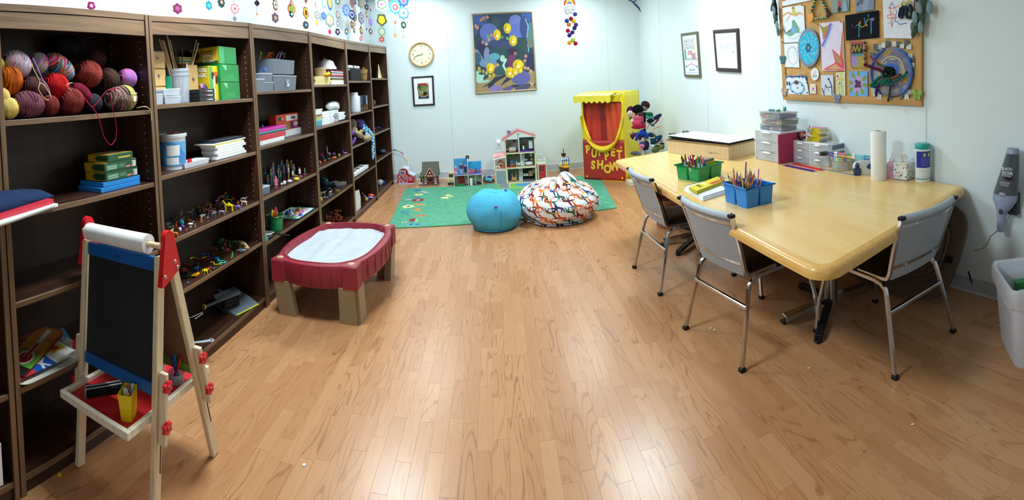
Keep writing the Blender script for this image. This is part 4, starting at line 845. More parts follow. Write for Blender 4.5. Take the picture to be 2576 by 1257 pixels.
for s_ in(-1,1):g=G('#16303a');g.ell((s_*.035,-.098,.045),(.009,.008,.010),8,6);g.build('eye',t,'gloss'); 
for s_ in(-1,1):
 for yy in(-.06,.05):g=G('#1a1a1e');g.lathe([(0,-.008),(.02,-.008),(.02,.008),(0,.008)],n=14,M=Matrix.Translation((s_*.058,yy,.02))@Matrix.Rotation(pi/2,4,'Y'));g.build('wheel',t,'plastic')
# --- dollhouse
p0,p1=onz(1274,464.5),onz(1352,461);K=(p1-p0).length/580.;t=thing('dollhouse','tall three-storey open dollhouse with pink roof, grey garage and red door','dollhouse',p0,math.atan2((p1-p0).y,(p1-p0).x)*.5+.03);DM=mw(t);DD=.26;TR_='#dcd3b2'
X_=lambda x:(x-345)*K
Z_=lambda y,x=600:(1118-y)*K*1.02
def dbox(nm,x0,x1,y0,y1,col,d0=0.,d1=DD,par=None,fin='satin',b=.0):g=G(col);a,b_,c,d=X_(x0),X_(x1),Z_(y1),Z_(y0);g.box(((a+b_)/2,(d0+d1)/2,(c+d)/2),(abs(b_-a),d1-d0,abs(d-c)),b=b);return g.build(nm,par or t,fin)
for nm,y0,y1 in(('base_floor',1085,1105),('middle_floor',808,832),('upper_floor',535,560)):dbox(nm,345,925,y0,y1,TR_)
for x0,x1,y1 in((345,368,300),(900,925,290)):dbox('side_wall',x0,x1,y1,1090,TR_)
def dback(nm,x0,x1,y0,y1,col,sh=[]):sheet_print(nm,[DM@Vector(v)for v in((X_(x0),DD-.004,Z_(y0)),(X_(x1),DD-.004,Z_(y0)),(X_(x1),DD-.004,Z_(y1)),(X_(x0),DD-.004,Z_(y1)))],44,44,col,sh,t,'satin',th=.004)
dback('bedroom_back',352,612,330,540,'#b8a8ac',[('r',.1*i,0,.1*i+.05,1,'#c8b4b4')for i in range(10)]+[('r',.3,.35,.5,.7,'#7aa85a'),('r',.65,.1,.9,.45,'#d8cfe0'),('r',.62,.75,.82,.95,'#5a4a48'),('r',.66,.28,.92,.33,'#8a5ab0')])
dback('study_back',616,905,300,530,'#4f9a9c',[('r',.3,.2,.56,.88,'#5a3a24'),('r',.33,.62,.53,.82,'#a07a50'),('r',.33,.42,.53,.58,'#b0502a'),('r',.33,.25,.53,.38,'#7a8a30'),('r',.05,.78,.16,.95,'#1c2a5a'),('r',.08,.18,.2,.3,'#c03a30'),('e',.14,.4,.06,.1,0,'#2c7a4a')])
dback('kitchen_back',368,640,580,810,'#8f9a9c',[('r',0,.6,1,1,'#8f9a3a'),('r',.15,.66,.42,.95,'#6a7a34'),('r',.65,.72,.9,.95,'#4a4a2a')]);dback('bathroom_back',690,905,560,805,'#6f8084',[('r',.05,.62,.3,.82,'#7a8484'),('r',.1,.55,.2,.75,'#d8c040'),('r',.62,.6,.8,.9,'#d8dede')])
dback('garage_back',380,600,845,1085,'#6f8a8c',[('r',.35,.3,.8,.75,'#7f9a98'),('e',.8,.5,.1,.1,0,'#b8c070')]);dback('lounge_back',655,905,835,1085,'#525a58',[('e',.5,.72,.2,.06,0,'#2c322e'),('r',.8,.55,.95,.85,'#808888')])
dbox('lounge_carpet',660,900,1070,1086,'#68686e',.01,.24,fin='matte');dbox('study_carpet',630,895,524,536,'#6a3f9a',.01,.24,fin='matte');dbox('bedroom_floor',370,612,530,537,'#5c4430',.01,.24);dbox('kitchen_rug',385,545,802,810,'#b5552f',.01,.2,fin='matte')
dbox('attic_divider',606,622,215,535,'#e8e8e4');dbox('attic_cap',590,630,205,225,'#8fc8d4',-.005,.05)
for(a,b,y0,y1)in((590,655,835,1080),(640,700,560,800)):
 n_=6
 for k in range(n_):zz=y1-(y1-y0)*(k+.5)/n_;dbox('stair_tread',a+k,b+k,zz-10,zz+(y1-y0)/n_*.35,'#cfe0d8',.06+.025*k,.10+.025*k)
 dbox('stair_stringer',b-4,b+4,y0,y1,'#dfe8e2',.05,.2)
# roof: two pink slopes with a cream verge
for s_ in(-1,1):
 A=Vector((X_(600),0,Z_(150)));B=Vector((X_(285 if s_<0 else 945),0,Z_(325 if s_<0 else 270)));d=(B-A).normalized();n_=Vector((-d.z,0,d.x))*(-1 if s_<0 else 1);n_=n_ if n_.z>0 else-n_
 for nm,off,th,c_,y0,y1 in(('roof_verge',-.012,.016,TR_,-.02,DD),('roof_panel',.004,.018,'#c8747e',-.012,DD+.01)):
  g=G(c_);p,q=A+n_*off,B+n_*off; 
  if nm=='roof_panel':q=q-d*.012
  g.add([(p.x,y0,p.z),(q.x,y0,q.z),(q.x,y0,q.z+th),(p.x,y0,p.z+th),(p.x,y1,p.z),(q.x,y1,q.z),(q.x,y1,q.z+th),(p.x,y1,p.z+th)],[(0,1,2,3),(7,6,5,4),(0,4,5,1),(1,5,6,2),(2,6,7,3),(3,7,4,0)]);g.build(nm,t,'satin')
dbox('chimney',410,470,150,225,'#8d7f95',.08,.14);dbox('chimney_cap',402,476,143,155,'#7b6d84',.072,.148)
# garage wing, balcony, awning
dbox('garage_shell',148,345,838,858,TR_);dbox('garage_post',145,165,850,1118,TR_);dbox('garage_post',358,380,850,1118,TR_,-.001,.02);dbox('garage_floor',160,345,1100,1118,TR_)
for k in range(11):dbox('shutter_slat',165,358,868+k*21,868+k*21+19,'#8ea0aa',.004,.012,b=.0015)
for nm,a,b,c,d in(('balcony_rail',130,245,770,784),('balcony_rail',130,345,824,836),('balcony_post',132,146,700,830),('balcony_post',176,188,780,828),('balcony_post',230,242,780,828)):dbox(nm,a,b,c,d,'#eef2f6',-.004,.006)
dbox('balcony_side_rail',132,144,700,712,'#eef2f6',.0,.2)
for k,x in enumerate((155,190)):dbox('orange_planter',x,x+26,786,822,'#d8552c',.03,.06,b=.003)
dbox('orange_planter',238,340,782,816,'#d8552c',.03,.06,b=.003);dbox('terrace_back',150,345,600,838,'#c8bfc4',DD-.01,DD-.004)
g=G();nst=8
g.sheet(lambda u,v:(X_(120)+(X_(350)-X_(120))*u,-.02+.12*v,Z_(645-30*u)+.075*math.sqrt(v)),1,nst,cf=lambda u,v:'#d8414c' if int(v*nst)%2 else '#f2eef0');g.build('striped_awning',t,'fabric',solid=.003);dbox('awning_bar',128,350,598,612,TR_,-.02,-.01)
g=G('#b04a46');g.prism([(-.052,.075),(0,.12),(.052,.075),(.045,.065),(0,.105),(-.045,.065)],-.03,.03,M=Matrix.Translation((X_(255),.06,Z_(826)+.012))@MX);g.build('kennel_roof',t,'satin');g=G('#b58d5c');g.prism([(-.035,0),(.035,0),(.035,.07),(0,.10),(-.035,.07)],-.025,.025,M=Matrix.Translation((X_(255),.06,Z_(826)+.012))@MX);kn=g.build('kennel',t,'satin');g=G('#241810');g.ell((X_(260),.034,Z_(826)+.04),(.018,.003,.026));g.build('doorway',kn,'matte')
# right wing
dbox('wing_wall',940,960,780,1118,TR_,0,.2);dbox('wing_wall',1095,1112,780,1118,TR_,0,.2);dbox('wing_roof',935,1115,768,786,TR_,0,.2);dr=dbox('red_door',962,1094,790,1105,'#c02832',.004,.014)
for i in(0,1):
 for j in(0,1):dbox('door_pane',985+i*46,1015+i*46,826+j*44,856+j*44,'#1c2a24',.002,.006,par=dr)
for nm,a,b,c,d,y0,y1 in(('balcony_rail',950,1075,622,634,.19,.2),('balcony_side_rail',1078,1092,680,694,0,.2),('balcony_rail',945,1100,690,702,-.002,.008),('balcony_post',1090,1104,690,770,-.002,.008),('balcony_base',940,1105,742,768,-.002,.008)):dbox(nm,a,b,c,d,'#eef2f6',y0,y1)
dbox('yellow_planter',948,985,708,730,'#e0c838',.03,.07,b=.003)
# furniture in the rooms
for nm,a,b,c,d,col,y0,y1 in(('bed_base',425,550,490,522,'#cda878',.05,.18),('bedding',432,555,455,492,'#b8ccd4',.05,.17),('bedside_table',362,420,475,485,'#c09c68',.05,.12),('wardrobe',805,875,345,485,'#d8d0e0',.06,.13),('white_stand',685,712,430,492,'#e8e8f0',.03,.06),('sink_unit',570,632,745,778,'#c8d4d4',.05,.12),('white_tap',546,562,715,775,'#e4e8e8',.05,.07),('brown_cabinet',430,520,745,795,'#8a6038',.05,.12),('dark_table',385,430,730,790,'#3a241c',.05,.12),
 ('white_counter',712,765,685,712,'#d8dcdc',.1,.16),('blue_cabinet',828,870,665,715,'#9a7a50',.08,.14),('white_cupboard',826,868,585,650,'#d8e0e0',.14,.2),('wooden_chair',448,545,1005,1062,'#b9935c',.06,.14),('chair_post',455,470,940,1010,'#a88450',.06,.08),('chair_post',528,543,940,1010,'#a88450',.06,.08),('blue_box',393,430,990,1025,'#2a4a78',.1,.15),('sideboard',665,780,945,1005,'#7a5c40',.1,.16),('white_drawer',675,712,955,1000,'#d8d8d8',.094,.1),('white_drawer',722,765,955,1000,'#d8d8d8',.094,.1),('tan_cabinet',778,855,905,1005,'#a88a60',.09,.16),('grey_cooker',860,898,875,960,'#8a9498',.1,.18)):dbox(nm,a,b,c,d,col,y0,y1,b=.002)
g=G('#eef2f2');g.lathe([(.0,.0),(.045,.004),(.062,.035),(.066,.035),(.05,.0),(0,-.002)],(X_(793),.09,Z_(785)),20,sy=.6);g.build('bath_tub',t,'gloss',smooth=True);g=G('#2a6aa8');g.ell((X_(468),.07,Z_(725)),(.028,.02,.028));g.build('blue_cushion',t,'fabric',smooth=True)
# play mat in front of it
Q4=[onz(1254,459.5,.0105),onz(1352,456,.0105),onz(1362,470,.0105),onz(1252,475,.0105)]
o=sheet_print('play_board',Q4,90,40,'#7cc24a',[('r',.03,.05,.26,.97,'#7d8892'),('r',.26,.05,.29,.97,'#b8c4c8'),E_(.62,.5,.22,.26,'#4a98d0'),E_(.78,.8,.14,.15,'#4a98d0'),('l',[(.42,.2),(.6,.15),(.8,.2)],.01,'#e0c890')],fin='satin',th=.004);tag(o,'green printed play board with a grey drive and blue pond in front of the dollhouse','play board')
# --- pirate ship
p=onz(1422,440.5);t=thing('toy_ship','brown and yellow toy pirate ship with checked sails by the far wall','toy ship',p+Vector((0,.1,0)),.2)
g=G('#54301f');ring=lambda k,z,L_:[(cos(a)*.062*k,sin(a)*.13*k*L_,z)for a in[2*pi*i/20 for i in range(20)]]
g.loft([ring(.6,.004,.9),ring(1,.04,1),ring(1.12,.10,1.05),ring(1.15,.135,1.1)]);g.build('hull',t,'plastic',smooth=50);g=G('#e0b020');g.loft([ring(1.17,.125,1.1),ring(1.2,.14,1.12),ring(1.05,.145,1.05)],cap=(0,1));g.build('gunwale',t,'plastic')
g=G('#4a2a1c');g.cyl((0,0,.14),(0,0,.30),.012);g.cyl((0,0,.30),(0,0,.41),.006);g.build('mast',t,'plastic');g=G('#4a2a1c');g.lathe([(.03,.0),(.042,.04),(.045,.042),(.036,.038),(.026,.006)],(0,0,.29),16);g.build('crows_nest',t,'plastic')
for z,w_,h_ in((.245,.12,.06),(.18,.14,.085)):
 g=G(); 
 g.sheet(lambda u,v:(-w_/2+w_*u,-.04-.03*sin(pi*v)*1,z-h_/2+h_*v),8,4,cf=lambda u,v:('#e6e9ee','#3a62b8')[int(u*8)%2]if not(w_>.13 and hypot((u-.5)*1.4,v-.5)<.3)else '#e8c040');g.build('sail',t,'fabric',solid=.004)
 g=G('#4a2a1c');g.cyl((-w_/2-.01,-.035,z+h_/2),(w_/2+.01,-.035,z+h_/2),.005,n=6);g.build('yard',t,'plastic')
g=G('#e0b020');g.tube([(.06,.1,.14),(.065,.11,.22),(.05,.12,.30)],.012,8);g.build('stern_post',t,'plastic');g=G('#2a2a30');g.lathe([(.0,0),(.022,0),(.02,.004),(0,.005)],n=16,M=Matrix.Translation((0,-.128,.08))@MX);a_=g.build('round_port',t,'plastic');text('A',.026,mw(t)@Matrix.Translation((0,-.135,.08))@MX,a_,'lettering','#dfe6ea',.0005)
g=G('#3fa04a');g.ell((-.085,-.08,.03),(.028,.03,.022));g.ell((-.1,-.10,.045),(.014,.018,.014));single(g,'toy_crocodile','small green toy beast beside the pirate ship hull','toy animal','plastic',(-.085,-.08,0),smooth=True).matrix_world=mw(t)@Matrix.Translation((-.085,-.08,0))
# --- puppet theatre
PT=thing('puppet_theatre','yellow and red fabric puppet theatre with striped awning and PUPPET SHOW lettering','puppet theatre',(2.93,-.325,0),radians(-36.5));PW,PD_,PH=.665,.70,1.305;T=PT;YEL='#f0da24';M0=mw(T)
g=G(YEL);g.sheet(lambda u,v:(PW+.004*sin(v*9),PD_*u,PH*v),8,16);g.build('side_panel',T,'vinyl',smooth=True,solid=.004);g=G(YEL);g.sheet(lambda u,v:(-.0,PD_*u,PH*v),8,16);g.build('side_panel',T,'vinyl',solid=.004)
g=G(YEL);g.sheet(lambda u,v:(PW*u,PD_,PH*v),8,8);g.build('back_panel',T,'vinyl',solid=.004);g=G('#e8dc30');g.sheet(lambda u,v:(PW*u,PD_*v,PH-.03*sin(pi*u)*sin(pi*v)),10,10);g.build('roof_panel',T,'vinyl',smooth=True,solid=.004)
zo0,zo1=.60,1.165
def U_(u): # opening outline half width at height fraction
 return .305-.0 if u>.75 else .305-.12*(1-u/.75)**1.6
rows=16;ls=[]
for sgn in(-1,1):
 g=G(YEL);g.sheet(lambda u,v:(PW/2+sgn*(PW/2*(1-u)+U_(v)*u),0,zo0+(zo1-zo0)*v),2,rows);g.build('front_frame',T,'vinyl',smooth=True,solid=.004)
g=G(YEL);g.sheet(lambda u,v:(PW*u,0,zo1+(PH-zo1)*v),4,2);g.build('front_header',T,'vinyl',solid=.004)
for sgn in(-1,1):
 g=G('#bf3424' if sgn<0 else '#cf4a28');g.sheet(lambda u,v:(PW/2+sgn*.33*u,.03+.008*sin(u*20+v*3),zo0-.05+(zo1-zo0+.07)*v),24,12);g.build('curtain',T,'vinyl',smooth=True,solid=.003)
g=G('#8f1f22');g.sheet(lambda u,v:(PW/2-.045+.09*u+.012*(1-v),.02+.006*sin(u*12+v*14),zo0-.03+(zo1-zo0+.05)*v),8,24);g.build('centre_band',T,'vinyl',smooth=True,solid=.003)
g=G('#ad2a26');g.sheet(lambda u,v:(PW*u,-.002+.003*sin(u*17+v*6),.006+(.60-.006)*v),20,12);lp=g.build('lower_panel',T,'vinyl',smooth=True,solid=.004)
g=G(YEL);beam(g,(0,-.004,.006),(PW,-.004,.006),.012,.006);g.build('bottom_piping',T,'vinyl'); 
g=G('#e6cc20')   # gathered flounce round the opening
g.sheet(lambda u,v:(lambda a:(PW/2+sin(a)*(.345-.05*v*0)*(1-.05*v),-.01-.045*sin(pi*v)-.02*abs(cos(a)),1.0-(.46+.10*v)*(cos(a)if abs(a)<pi/2 else 0)-.02))((u-.5)*pi*.98),40,5);g.build('flounce',T,'vinyl',smooth=True,solid=.003)
for x in(.05,PW-.05):
 for z in(.055,.50):g=G('#e8c83a');g.box((x,-.008,z),(.022,.004,.03));g.build('yellow_patch',lp,'vinyl')
for i,(ch,dx,z,r)in enumerate((('P',0,.455,-.05),('U',1,.40,-.1),('P',2,.425,.05),('P',3,.365,.1),('E',4,.425,-.05),('T',5,.395,-.02))):text(ch,.165,M0@Matrix.Translation((.085+dx*.1,-.0125,z))@MX@rotz(r),lp,'letter','#ecc232',.002,bold=.008,sx=.8)
for i,(ch,dx,z,r)in enumerate((('S',0,.225,-.1),('H',1,.235,-.05),('O',2,.175,0),('W',3,.215,.08))):text(ch,.17,M0@Matrix.Translation((.16+dx*.115,-.0125,z))@MX@rotz(r),lp,'letter','#ecc232',.002,bold=.008,sx=.85)
g=G();ns=13;aw=lambda u,v:(-.02+(PW-.08)*u,-.005-.21*v,PH-.005-.035*v)
g.sheet(aw,ns,1,cf=lambda u,v:YEL if int(u*ns)%2==0 else '#e9e8da');awn=g.build('striped_awning',T,'vinyl',solid=.003)
g=G('#e3d43c');nsc=7
def scal(u,v):x,y,z=aw(u,1);d=.07+.035*abs(sin(u*nsc*pi));return(x,y-.004,z-d*v)
g.sheet(scal,84,3);g.build('scalloped_valance',awn,'vinyl',solid=.002);g=G('#e3d43c');g.sheet(lambda u,v:(-.02,-.005-.21*u,PH-.005-.035*u-(.07+.03*abs(sin(u*3*pi)))*v),24,2);g.build('side_valance',awn,'vinyl',solid=.002)
g=G('#e8e6e0');g.cyl((PW-.07,-.20,PH-.04),(PW-.005,0,PH-.02),.006,n=8);g.build('awning_pole',T,'plastic')
# --- puppets on their stand
PYY=-1.0
def pp(x,y,dy=0.):return ony(1570+x/8.38,240+y/8.38,PYY+dy)
K2=(pp(100,0)-pp(0,0)).length/100
b=pp(470,1200);t=thing('puppet_stand','wooden pegged stand holding the knitted hand puppets behind the table','stand',(b.x,PYY,0));g=G('#b99a68');g.cyl((b.x,PYY+.03,.02),(pp(440,350).x,PYY+.03,pp(440,350).z),.017,n=12);g.build('post',t,'satin',w=1)
g=G('#a98a58');g.lathe([(.16,0),(.16,.02),(.03,.03)],(b.x,PYY+.03,0),24);g.build('base',t,'satin',w=1)
for(x0,y0,x1,y1)in((520,780,745,640),(480,700,540,600),(470,900,700,960),(450,560,300,560),(450,900,350,850),(460,1100,380,1080),(470,1150,640,1130),(460,520,620,520)):
 g=G('#d9b98c');a,b_=pp(x0,y0,.02),pp(x1,y1,.0);g.cyl(a,b_,.008,n=8);g.ell(b_,.016,10,8);g.build('peg',t,'satin',w=1,smooth=40)
def puppet(label,parts,name='hand_puppet',fin='wool'):
 p=pp(parts[0][1],parts[0][2]);t=thing(name,label,'puppet',p,group='knitted puppets on the stand')
 for it in parts:
  nm,x,y,rx,ry,col,rot=it[:7];dy=it[7]if len(it)>7 else-.03;c=pp(x,y,dy);g=G(col);R=Matrix.Rotation(rot,3,'Y');r=(rx*K2,(min(rx,ry)*.8)*K2,ry*K2)
  g.ell(c,r,14,10,R=R,f=lambda d:1+.06*noise.noise(d*4));g.build(nm,t,fin if len(it)<9 else it[8],smooth=True,w=1)
puppet('knitted girl puppet with black hair and braid in a pink and crimson ruffled dress',[('dress_top',300,460,110,80,'#c85a78',0,-.05),('head',320,385,95,75,'#4a3430',0,-.06),('hair',290,290,118,95,'#0e0e14',0,-.06),('braid',433,460,24,110,'#0e0e14',0,-.08),('skirt',305,570,140,90,'#c2405a',0,-.05),('hem',305,660,155,45,'#a81c3c',0,-.05),('hand',385,555,35,35,'#5a4a48',0,-.1),('eye',290,430,14,10,'#f0f0f0',0,-.118,'plastic')])
puppet('knitted puppet with maroon hair and a pale face',[('head',130,385,62,70,'#c8b4b0',0,-.03),('hair',130,310,75,85,'#45142a',.4,-.0),('beard',140,480,40,30,'#6a5658',0,-.03),('hand',168,530,30,38,'#d8d0d4',0,-.05),('eye',118,385,12,12,'#20302c',0,-.085,'plastic')])
puppet('knitted puppet with curly dark brown hair, highest on the stand',[('head',425,255,80,75,'#8a7868',0,.03),('hair',450,200,100,82,'#2e2420',.5,.03),('eye',452,310,16,16,'#141414',0,-.03,'plastic')])
puppet('green and turquoise frilly knitted puppet behind the dark girl puppet',[('body',530,440,105,55,'#4aa89c',.15),('frill',545,395,70,45,'#1f5a3c',.1,-.05),('frill',470,380,50,30,'#2c6a4a',0,-.04)])
puppet('dark navy crocodile puppet with a white-edged open mouth pointing right',[('upper_jaw',700,450,110,42,'#1a2838',-.45),('body',560,530,85,48,'#141e2c',-.2),('lip',690,530,105,30,'#d8dce0',-.8,-.02),('mouth',690,545,80,18,'#6a1c38',-.8,-.045),('foot',600,620,50,28,'#4a5448',.5),('eye',612,495,15,15,'#c87a80',0,-.08,'plastic')])
puppet('royal blue bird puppet with drooping pale-tipped wings',[('body',390,800,75,85,'#1c3f96',0),('wing',270,850,35,85,'#1e4aa8',.3),('wing',475,840,38,80,'#1e4aa8',-.3),('tip',215,930,14,65,'#b8c0c8',.3,-.04),('tip',298,965,12,50,'#b8c0c8',.05,-.04),('head',420,735,42,32,'#0f1420',0,-.04)])
puppet('dark red knitted fish puppet with a gauzy fin',[('body',250,870,130,75,'#5c1f2c',.35,.0),('fin',150,790,60,45,'#b8a868',.6,.01),('eye',185,830,20,20,'#241218',0,-.06,'plastic')])
puppet('slate and ochre fish puppet behind the wooden peg',[('body',570,830,75,50,'#2c3c50',.3,.04),('tail',640,840,40,30,'#8a7440',.3,.04)])
puppet('navy monster puppet with pink open mouth and a dangling tongue',[('body',460,1060,70,110,'#20243c',.2),('head',400,1030,75,60,'#3a3560',.2,-.04),('mouth',380,1070,55,48,'#b86a90',.5,-.08),('tongue',370,1150,45,14,'#b06a94',-.6,-.08),('tongue_tip',330,1172,18,16,'#d87a9c',0,-.08)])
puppet('teal shark puppet with white belly pointing up to the right',[('body',680,930,150,62,'#15384a',-.5),('belly',720,970,120,40,'#c8d4dc',-.55,-.0),('cuff',600,1065,45,35,'#c0d0dc',-.4,-.03),('fin',580,930,35,30,'#15384a',0),('mouth',800,960,22,18,'#c02a4a',-.5,-.07),('eye',688,940,10,10,'#f0f0f0',0,-.09,'plastic')])
puppet('olive green turtle puppet with dark limbs, lowest on the right',[('shell',670,1140,95,60,'#5a6138',-.3),('head',790,1080,62,58,'#69703e',0,-.04),('limb',680,1080,60,28,'#1c201c',-.4,-.02),('eye',835,1075,20,16,'#161814',0,-.085,'plastic'),('eye_patch',800,1020,55,28,'#20241c',.2,-.03)])
puppet('pale turquoise knitted mitten hand at the table edge',[('palm',520,1175,60,26,'#88b8b4',.1,-.05),('finger',470,1170,28,12,'#9cc4dc',.8,-.06),('finger',555,1160,25,12,'#9cc4b0',-.6,-.06)])
puppet('grey fuzzy knitted creature low behind the table corner',[('body',230,1215,100,45,'#5a5c66',.1,-.02),('head',310,1235,55,28,'#6c6e78',.1,-.03)])
# ================================================================ what stands in the bookcases
def mpp(p):return(Vector((p.x,p.y,0))-Vector((CV.x,CV.y,0))).length/FPX       # metres per photo pixel at p
DK={}
def yarn(px,py,rx,ry,cols,label,xp=-.10,ang=0.,sr=.0046,turns=34,cat='yarn',tilt=.35,group='yarn on the top shelf'):
 c=onx(px,py,xp);k=mpp(c);a,b=rx*k,ry*k;zmin=SH[1][0]
 if c.z-b*(1 if abs(ang)<.4 else .95)<zmin+.004:c.z=zmin+b+.004
 R=Matrix.Rotation(ang,3,'X')@Matrix.Rotation(pi/2,3,'Z')
 t=thing('yarn_skein',label,cat,c,group=group);g=G(tuple(q*.45 for q in lin(cols[0])));g.ell((0,0,0),(a*.93,b*.93,b*.93),16,10,R=R);g.build('core',t,'yarn',smooth=True)  # core in darkened yarn colour: shade between the strands is painted in
 n=turns*14;P=[];cc=[];C=[lin(x)for x in cols]
 for i in range(n):
  u=i/n;ph=u*turns*2*pi;w_=tilt*sin(u*2*pi*3.3);x=-1+2*((u*2.0)%1 if(u*2.0)%2<1 else 1-(u*2.0)%1);x*=.93;rr=math.sqrt(max(.02,1-x*x));xx=x+w_*cos(ph)*rr;q=math.sqrt(xx*xx+rr*rr*(1));s_=1/max(q,.3)
  P.append(R@Vector((xx*s_*a,sin(ph)*rr*s_*b,cos(ph)*rr*s_*b)));cc.append(C[int(i/9)%len(C)])
 g=G(cols[0]);g.tube(P,sr,5,cols=cc);g.build('strands',t,'yarn',smooth=70);return t
PK=['#d8a8c0','#b8c8d4','#cfa0b8','#a8a8b8','#e0b8cc'];RB=['#2a8fb8','#c83a3a','#b87ac8','#8cb048','#c83a3a','#e07a9c','#3aa8c0','#7a3a34']
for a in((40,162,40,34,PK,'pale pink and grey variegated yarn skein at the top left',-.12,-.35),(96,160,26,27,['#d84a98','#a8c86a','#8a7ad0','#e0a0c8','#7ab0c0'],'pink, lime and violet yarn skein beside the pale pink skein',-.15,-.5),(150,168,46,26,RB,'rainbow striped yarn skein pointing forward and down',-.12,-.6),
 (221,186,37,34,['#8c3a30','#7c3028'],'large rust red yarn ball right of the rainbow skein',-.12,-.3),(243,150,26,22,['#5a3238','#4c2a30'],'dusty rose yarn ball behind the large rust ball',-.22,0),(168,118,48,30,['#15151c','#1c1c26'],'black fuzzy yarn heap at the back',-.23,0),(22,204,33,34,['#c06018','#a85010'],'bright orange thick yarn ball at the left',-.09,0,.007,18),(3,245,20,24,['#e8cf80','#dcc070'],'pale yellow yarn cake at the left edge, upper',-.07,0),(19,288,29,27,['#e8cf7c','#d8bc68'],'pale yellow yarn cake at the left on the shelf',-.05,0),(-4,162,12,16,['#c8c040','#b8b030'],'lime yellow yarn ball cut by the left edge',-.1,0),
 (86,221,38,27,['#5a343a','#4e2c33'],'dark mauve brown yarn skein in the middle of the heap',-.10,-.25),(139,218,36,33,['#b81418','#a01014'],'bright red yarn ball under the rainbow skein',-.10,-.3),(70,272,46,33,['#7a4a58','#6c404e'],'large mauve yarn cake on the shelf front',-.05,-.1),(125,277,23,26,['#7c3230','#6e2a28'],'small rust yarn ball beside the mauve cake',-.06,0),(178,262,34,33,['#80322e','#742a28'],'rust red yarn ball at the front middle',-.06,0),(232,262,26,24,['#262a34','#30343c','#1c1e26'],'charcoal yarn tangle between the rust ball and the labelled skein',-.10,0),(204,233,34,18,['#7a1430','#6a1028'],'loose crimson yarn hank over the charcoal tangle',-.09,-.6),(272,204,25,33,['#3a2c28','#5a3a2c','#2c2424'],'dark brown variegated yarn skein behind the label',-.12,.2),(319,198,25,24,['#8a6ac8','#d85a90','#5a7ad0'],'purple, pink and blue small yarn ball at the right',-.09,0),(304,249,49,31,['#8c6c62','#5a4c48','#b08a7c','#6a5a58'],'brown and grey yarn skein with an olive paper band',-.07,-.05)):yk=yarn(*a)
g=G('#9a9448');kk=mpp(onx(304,249,-.07));g.lathe([(31*kk*1.06,-.019),(31*kk*1.10,0),(31*kk*1.04,.019)],n=24,M=Matrix.Translation((0,.028,0))@Matrix.Rotation(-pi/2,4,'X'),cap=False);lb=g.build('paper_band',yk,'paper',solid=.001)
M=mw(yk)@Matrix.Translation((31*kk*1.1+.001,.028,.004))@Matrix.Rotation(pi/2,4,'Z')@Matrix.Rotation(pi/2,4,'X');text('BOUTIQUE',.0085,M@Matrix.Translation((0,.018,0)),lb,'lettering','#f2efd8',.0003)
g=G('#e8e6d8');g.box((31*kk*1.1+.001,.028,-.005),(.002,.018,.026));g.build('white_patch',lb,'paper')
def strand(label,pts,col,r=.0022,xp=.01,parent=None):
 P=[onx(x,y,xp if len(q)<3 else q[2])for q in pts for x,y in(q[:2],)];Q_=[]
 for i in range(len(P)-1):
  p0,p1,p2,p3=P[max(i-1,0)],P[i],P[i+1],P[min(i+2,len(P)-1)]
  for k in range(6):t_=k/6;Q_.append(.5*((2*p1)+(p2-p0)*t_+(2*p0-5*p1+4*p2-p3)*t_**2+(3*p1-p0-3*p2+p3)*t_**3))
 g=G(col);g.tube(Q_+[P[-1]],r,6);return single(g,'yarn_strand',label,'yarn','yarn',P[0],smooth=True)
strand('long crimson strand looping down in front of the shelf',[(212,245,-.02),(225,262,.0),(243,285),(252,310),(262,345),(278,364),(290,350),(293,320),(286,285),(279,245),(285,224,-.01),(302,223,-.01)],'#9c1838')
strand('crimson strand hooked over the labelled skein',[(213,246,-.01),(230,268,.0),(248,255),(262,235),(278,224),(300,222)],'#9c1838');strand('cream and blue strands trailing over the mauve skein',[(80,160,-.04),(85,175,-.03),(100,205,-.03),(97,225,-.03),(115,250,-.03),(128,245,-.03),(112,215,-.03),(98,208,-.03)],'#e8d890',.0018)
strand('pale blue and pink strand hanging across the heap',[(82,145,-.05),(92,165,-.04),(105,195,-.03),(122,222,-.03),(128,245,-.03)],'#a8a0e0',.0018);strand('mint green strand lying behind the rust ball',[(182,208,-.04),(170,212,-.03),(172,222,-.03),(190,232,-.03),(198,240,-.03)],'#9cc8a0',.0018);strand('beige cord end hanging over the side panel',[(345,272,-.03),(362,268,.004),(374,272,.008),(380,285,.008),(381,303,.008)],'#b8aa90',.0028)
# --- boxes with printed faces
def face(t,c,ux,uy,w_,h_,base,sh,nx=40,ny=24,nm='print',fin='satin'):
 """printed sheet centred at local c spanning w along ux, h along uy"""
 M=mw(t);c,ux,uy=Vector(c),Vector(ux),Vector(uy);q=[M@(c+ux*(i*w_/2)+uy*(j*h_/2))for i,j in((-1,1),(1,1),(1,-1),(-1,-1))];return sheet_print(nm,q,nx,ny,base,sh,t,fin)
def carton(name,label,cat,P,d,col,rz=0,fin='satin',group=None,b=.0015,build='body'):
 t=thing(name,label,cat,P,rz,group);g=G(col);g.box((0,0,d[2]/2),d,b=b);g.build(build,t,fin);return t
def shelfbox(b,l,x0,x1,py,dep,h,col,name,label,cat,dz=0.,rz=0.,fin='satin',group=None,xf=-.04):
 """box whose front bottom edge runs between pixels x0..x1 at row py on the shelf"""
 A,B=S(x0,py[0],b,l,xf),S(x1,py[1],b,l,xf);d=(B-A);w_=d.length;a=math.atan2(d.y,d.x);n=Vector((-d.y,d.x,0)).normalized();c=(A+B)/2+n*dep/2;c.z=SH[b][l]+dz+.0005
 return carton(name,label,cat,c,(w_,dep,h),col,a,fin,group),w_
UX,UZ=(1,0,0),(0,0,1)
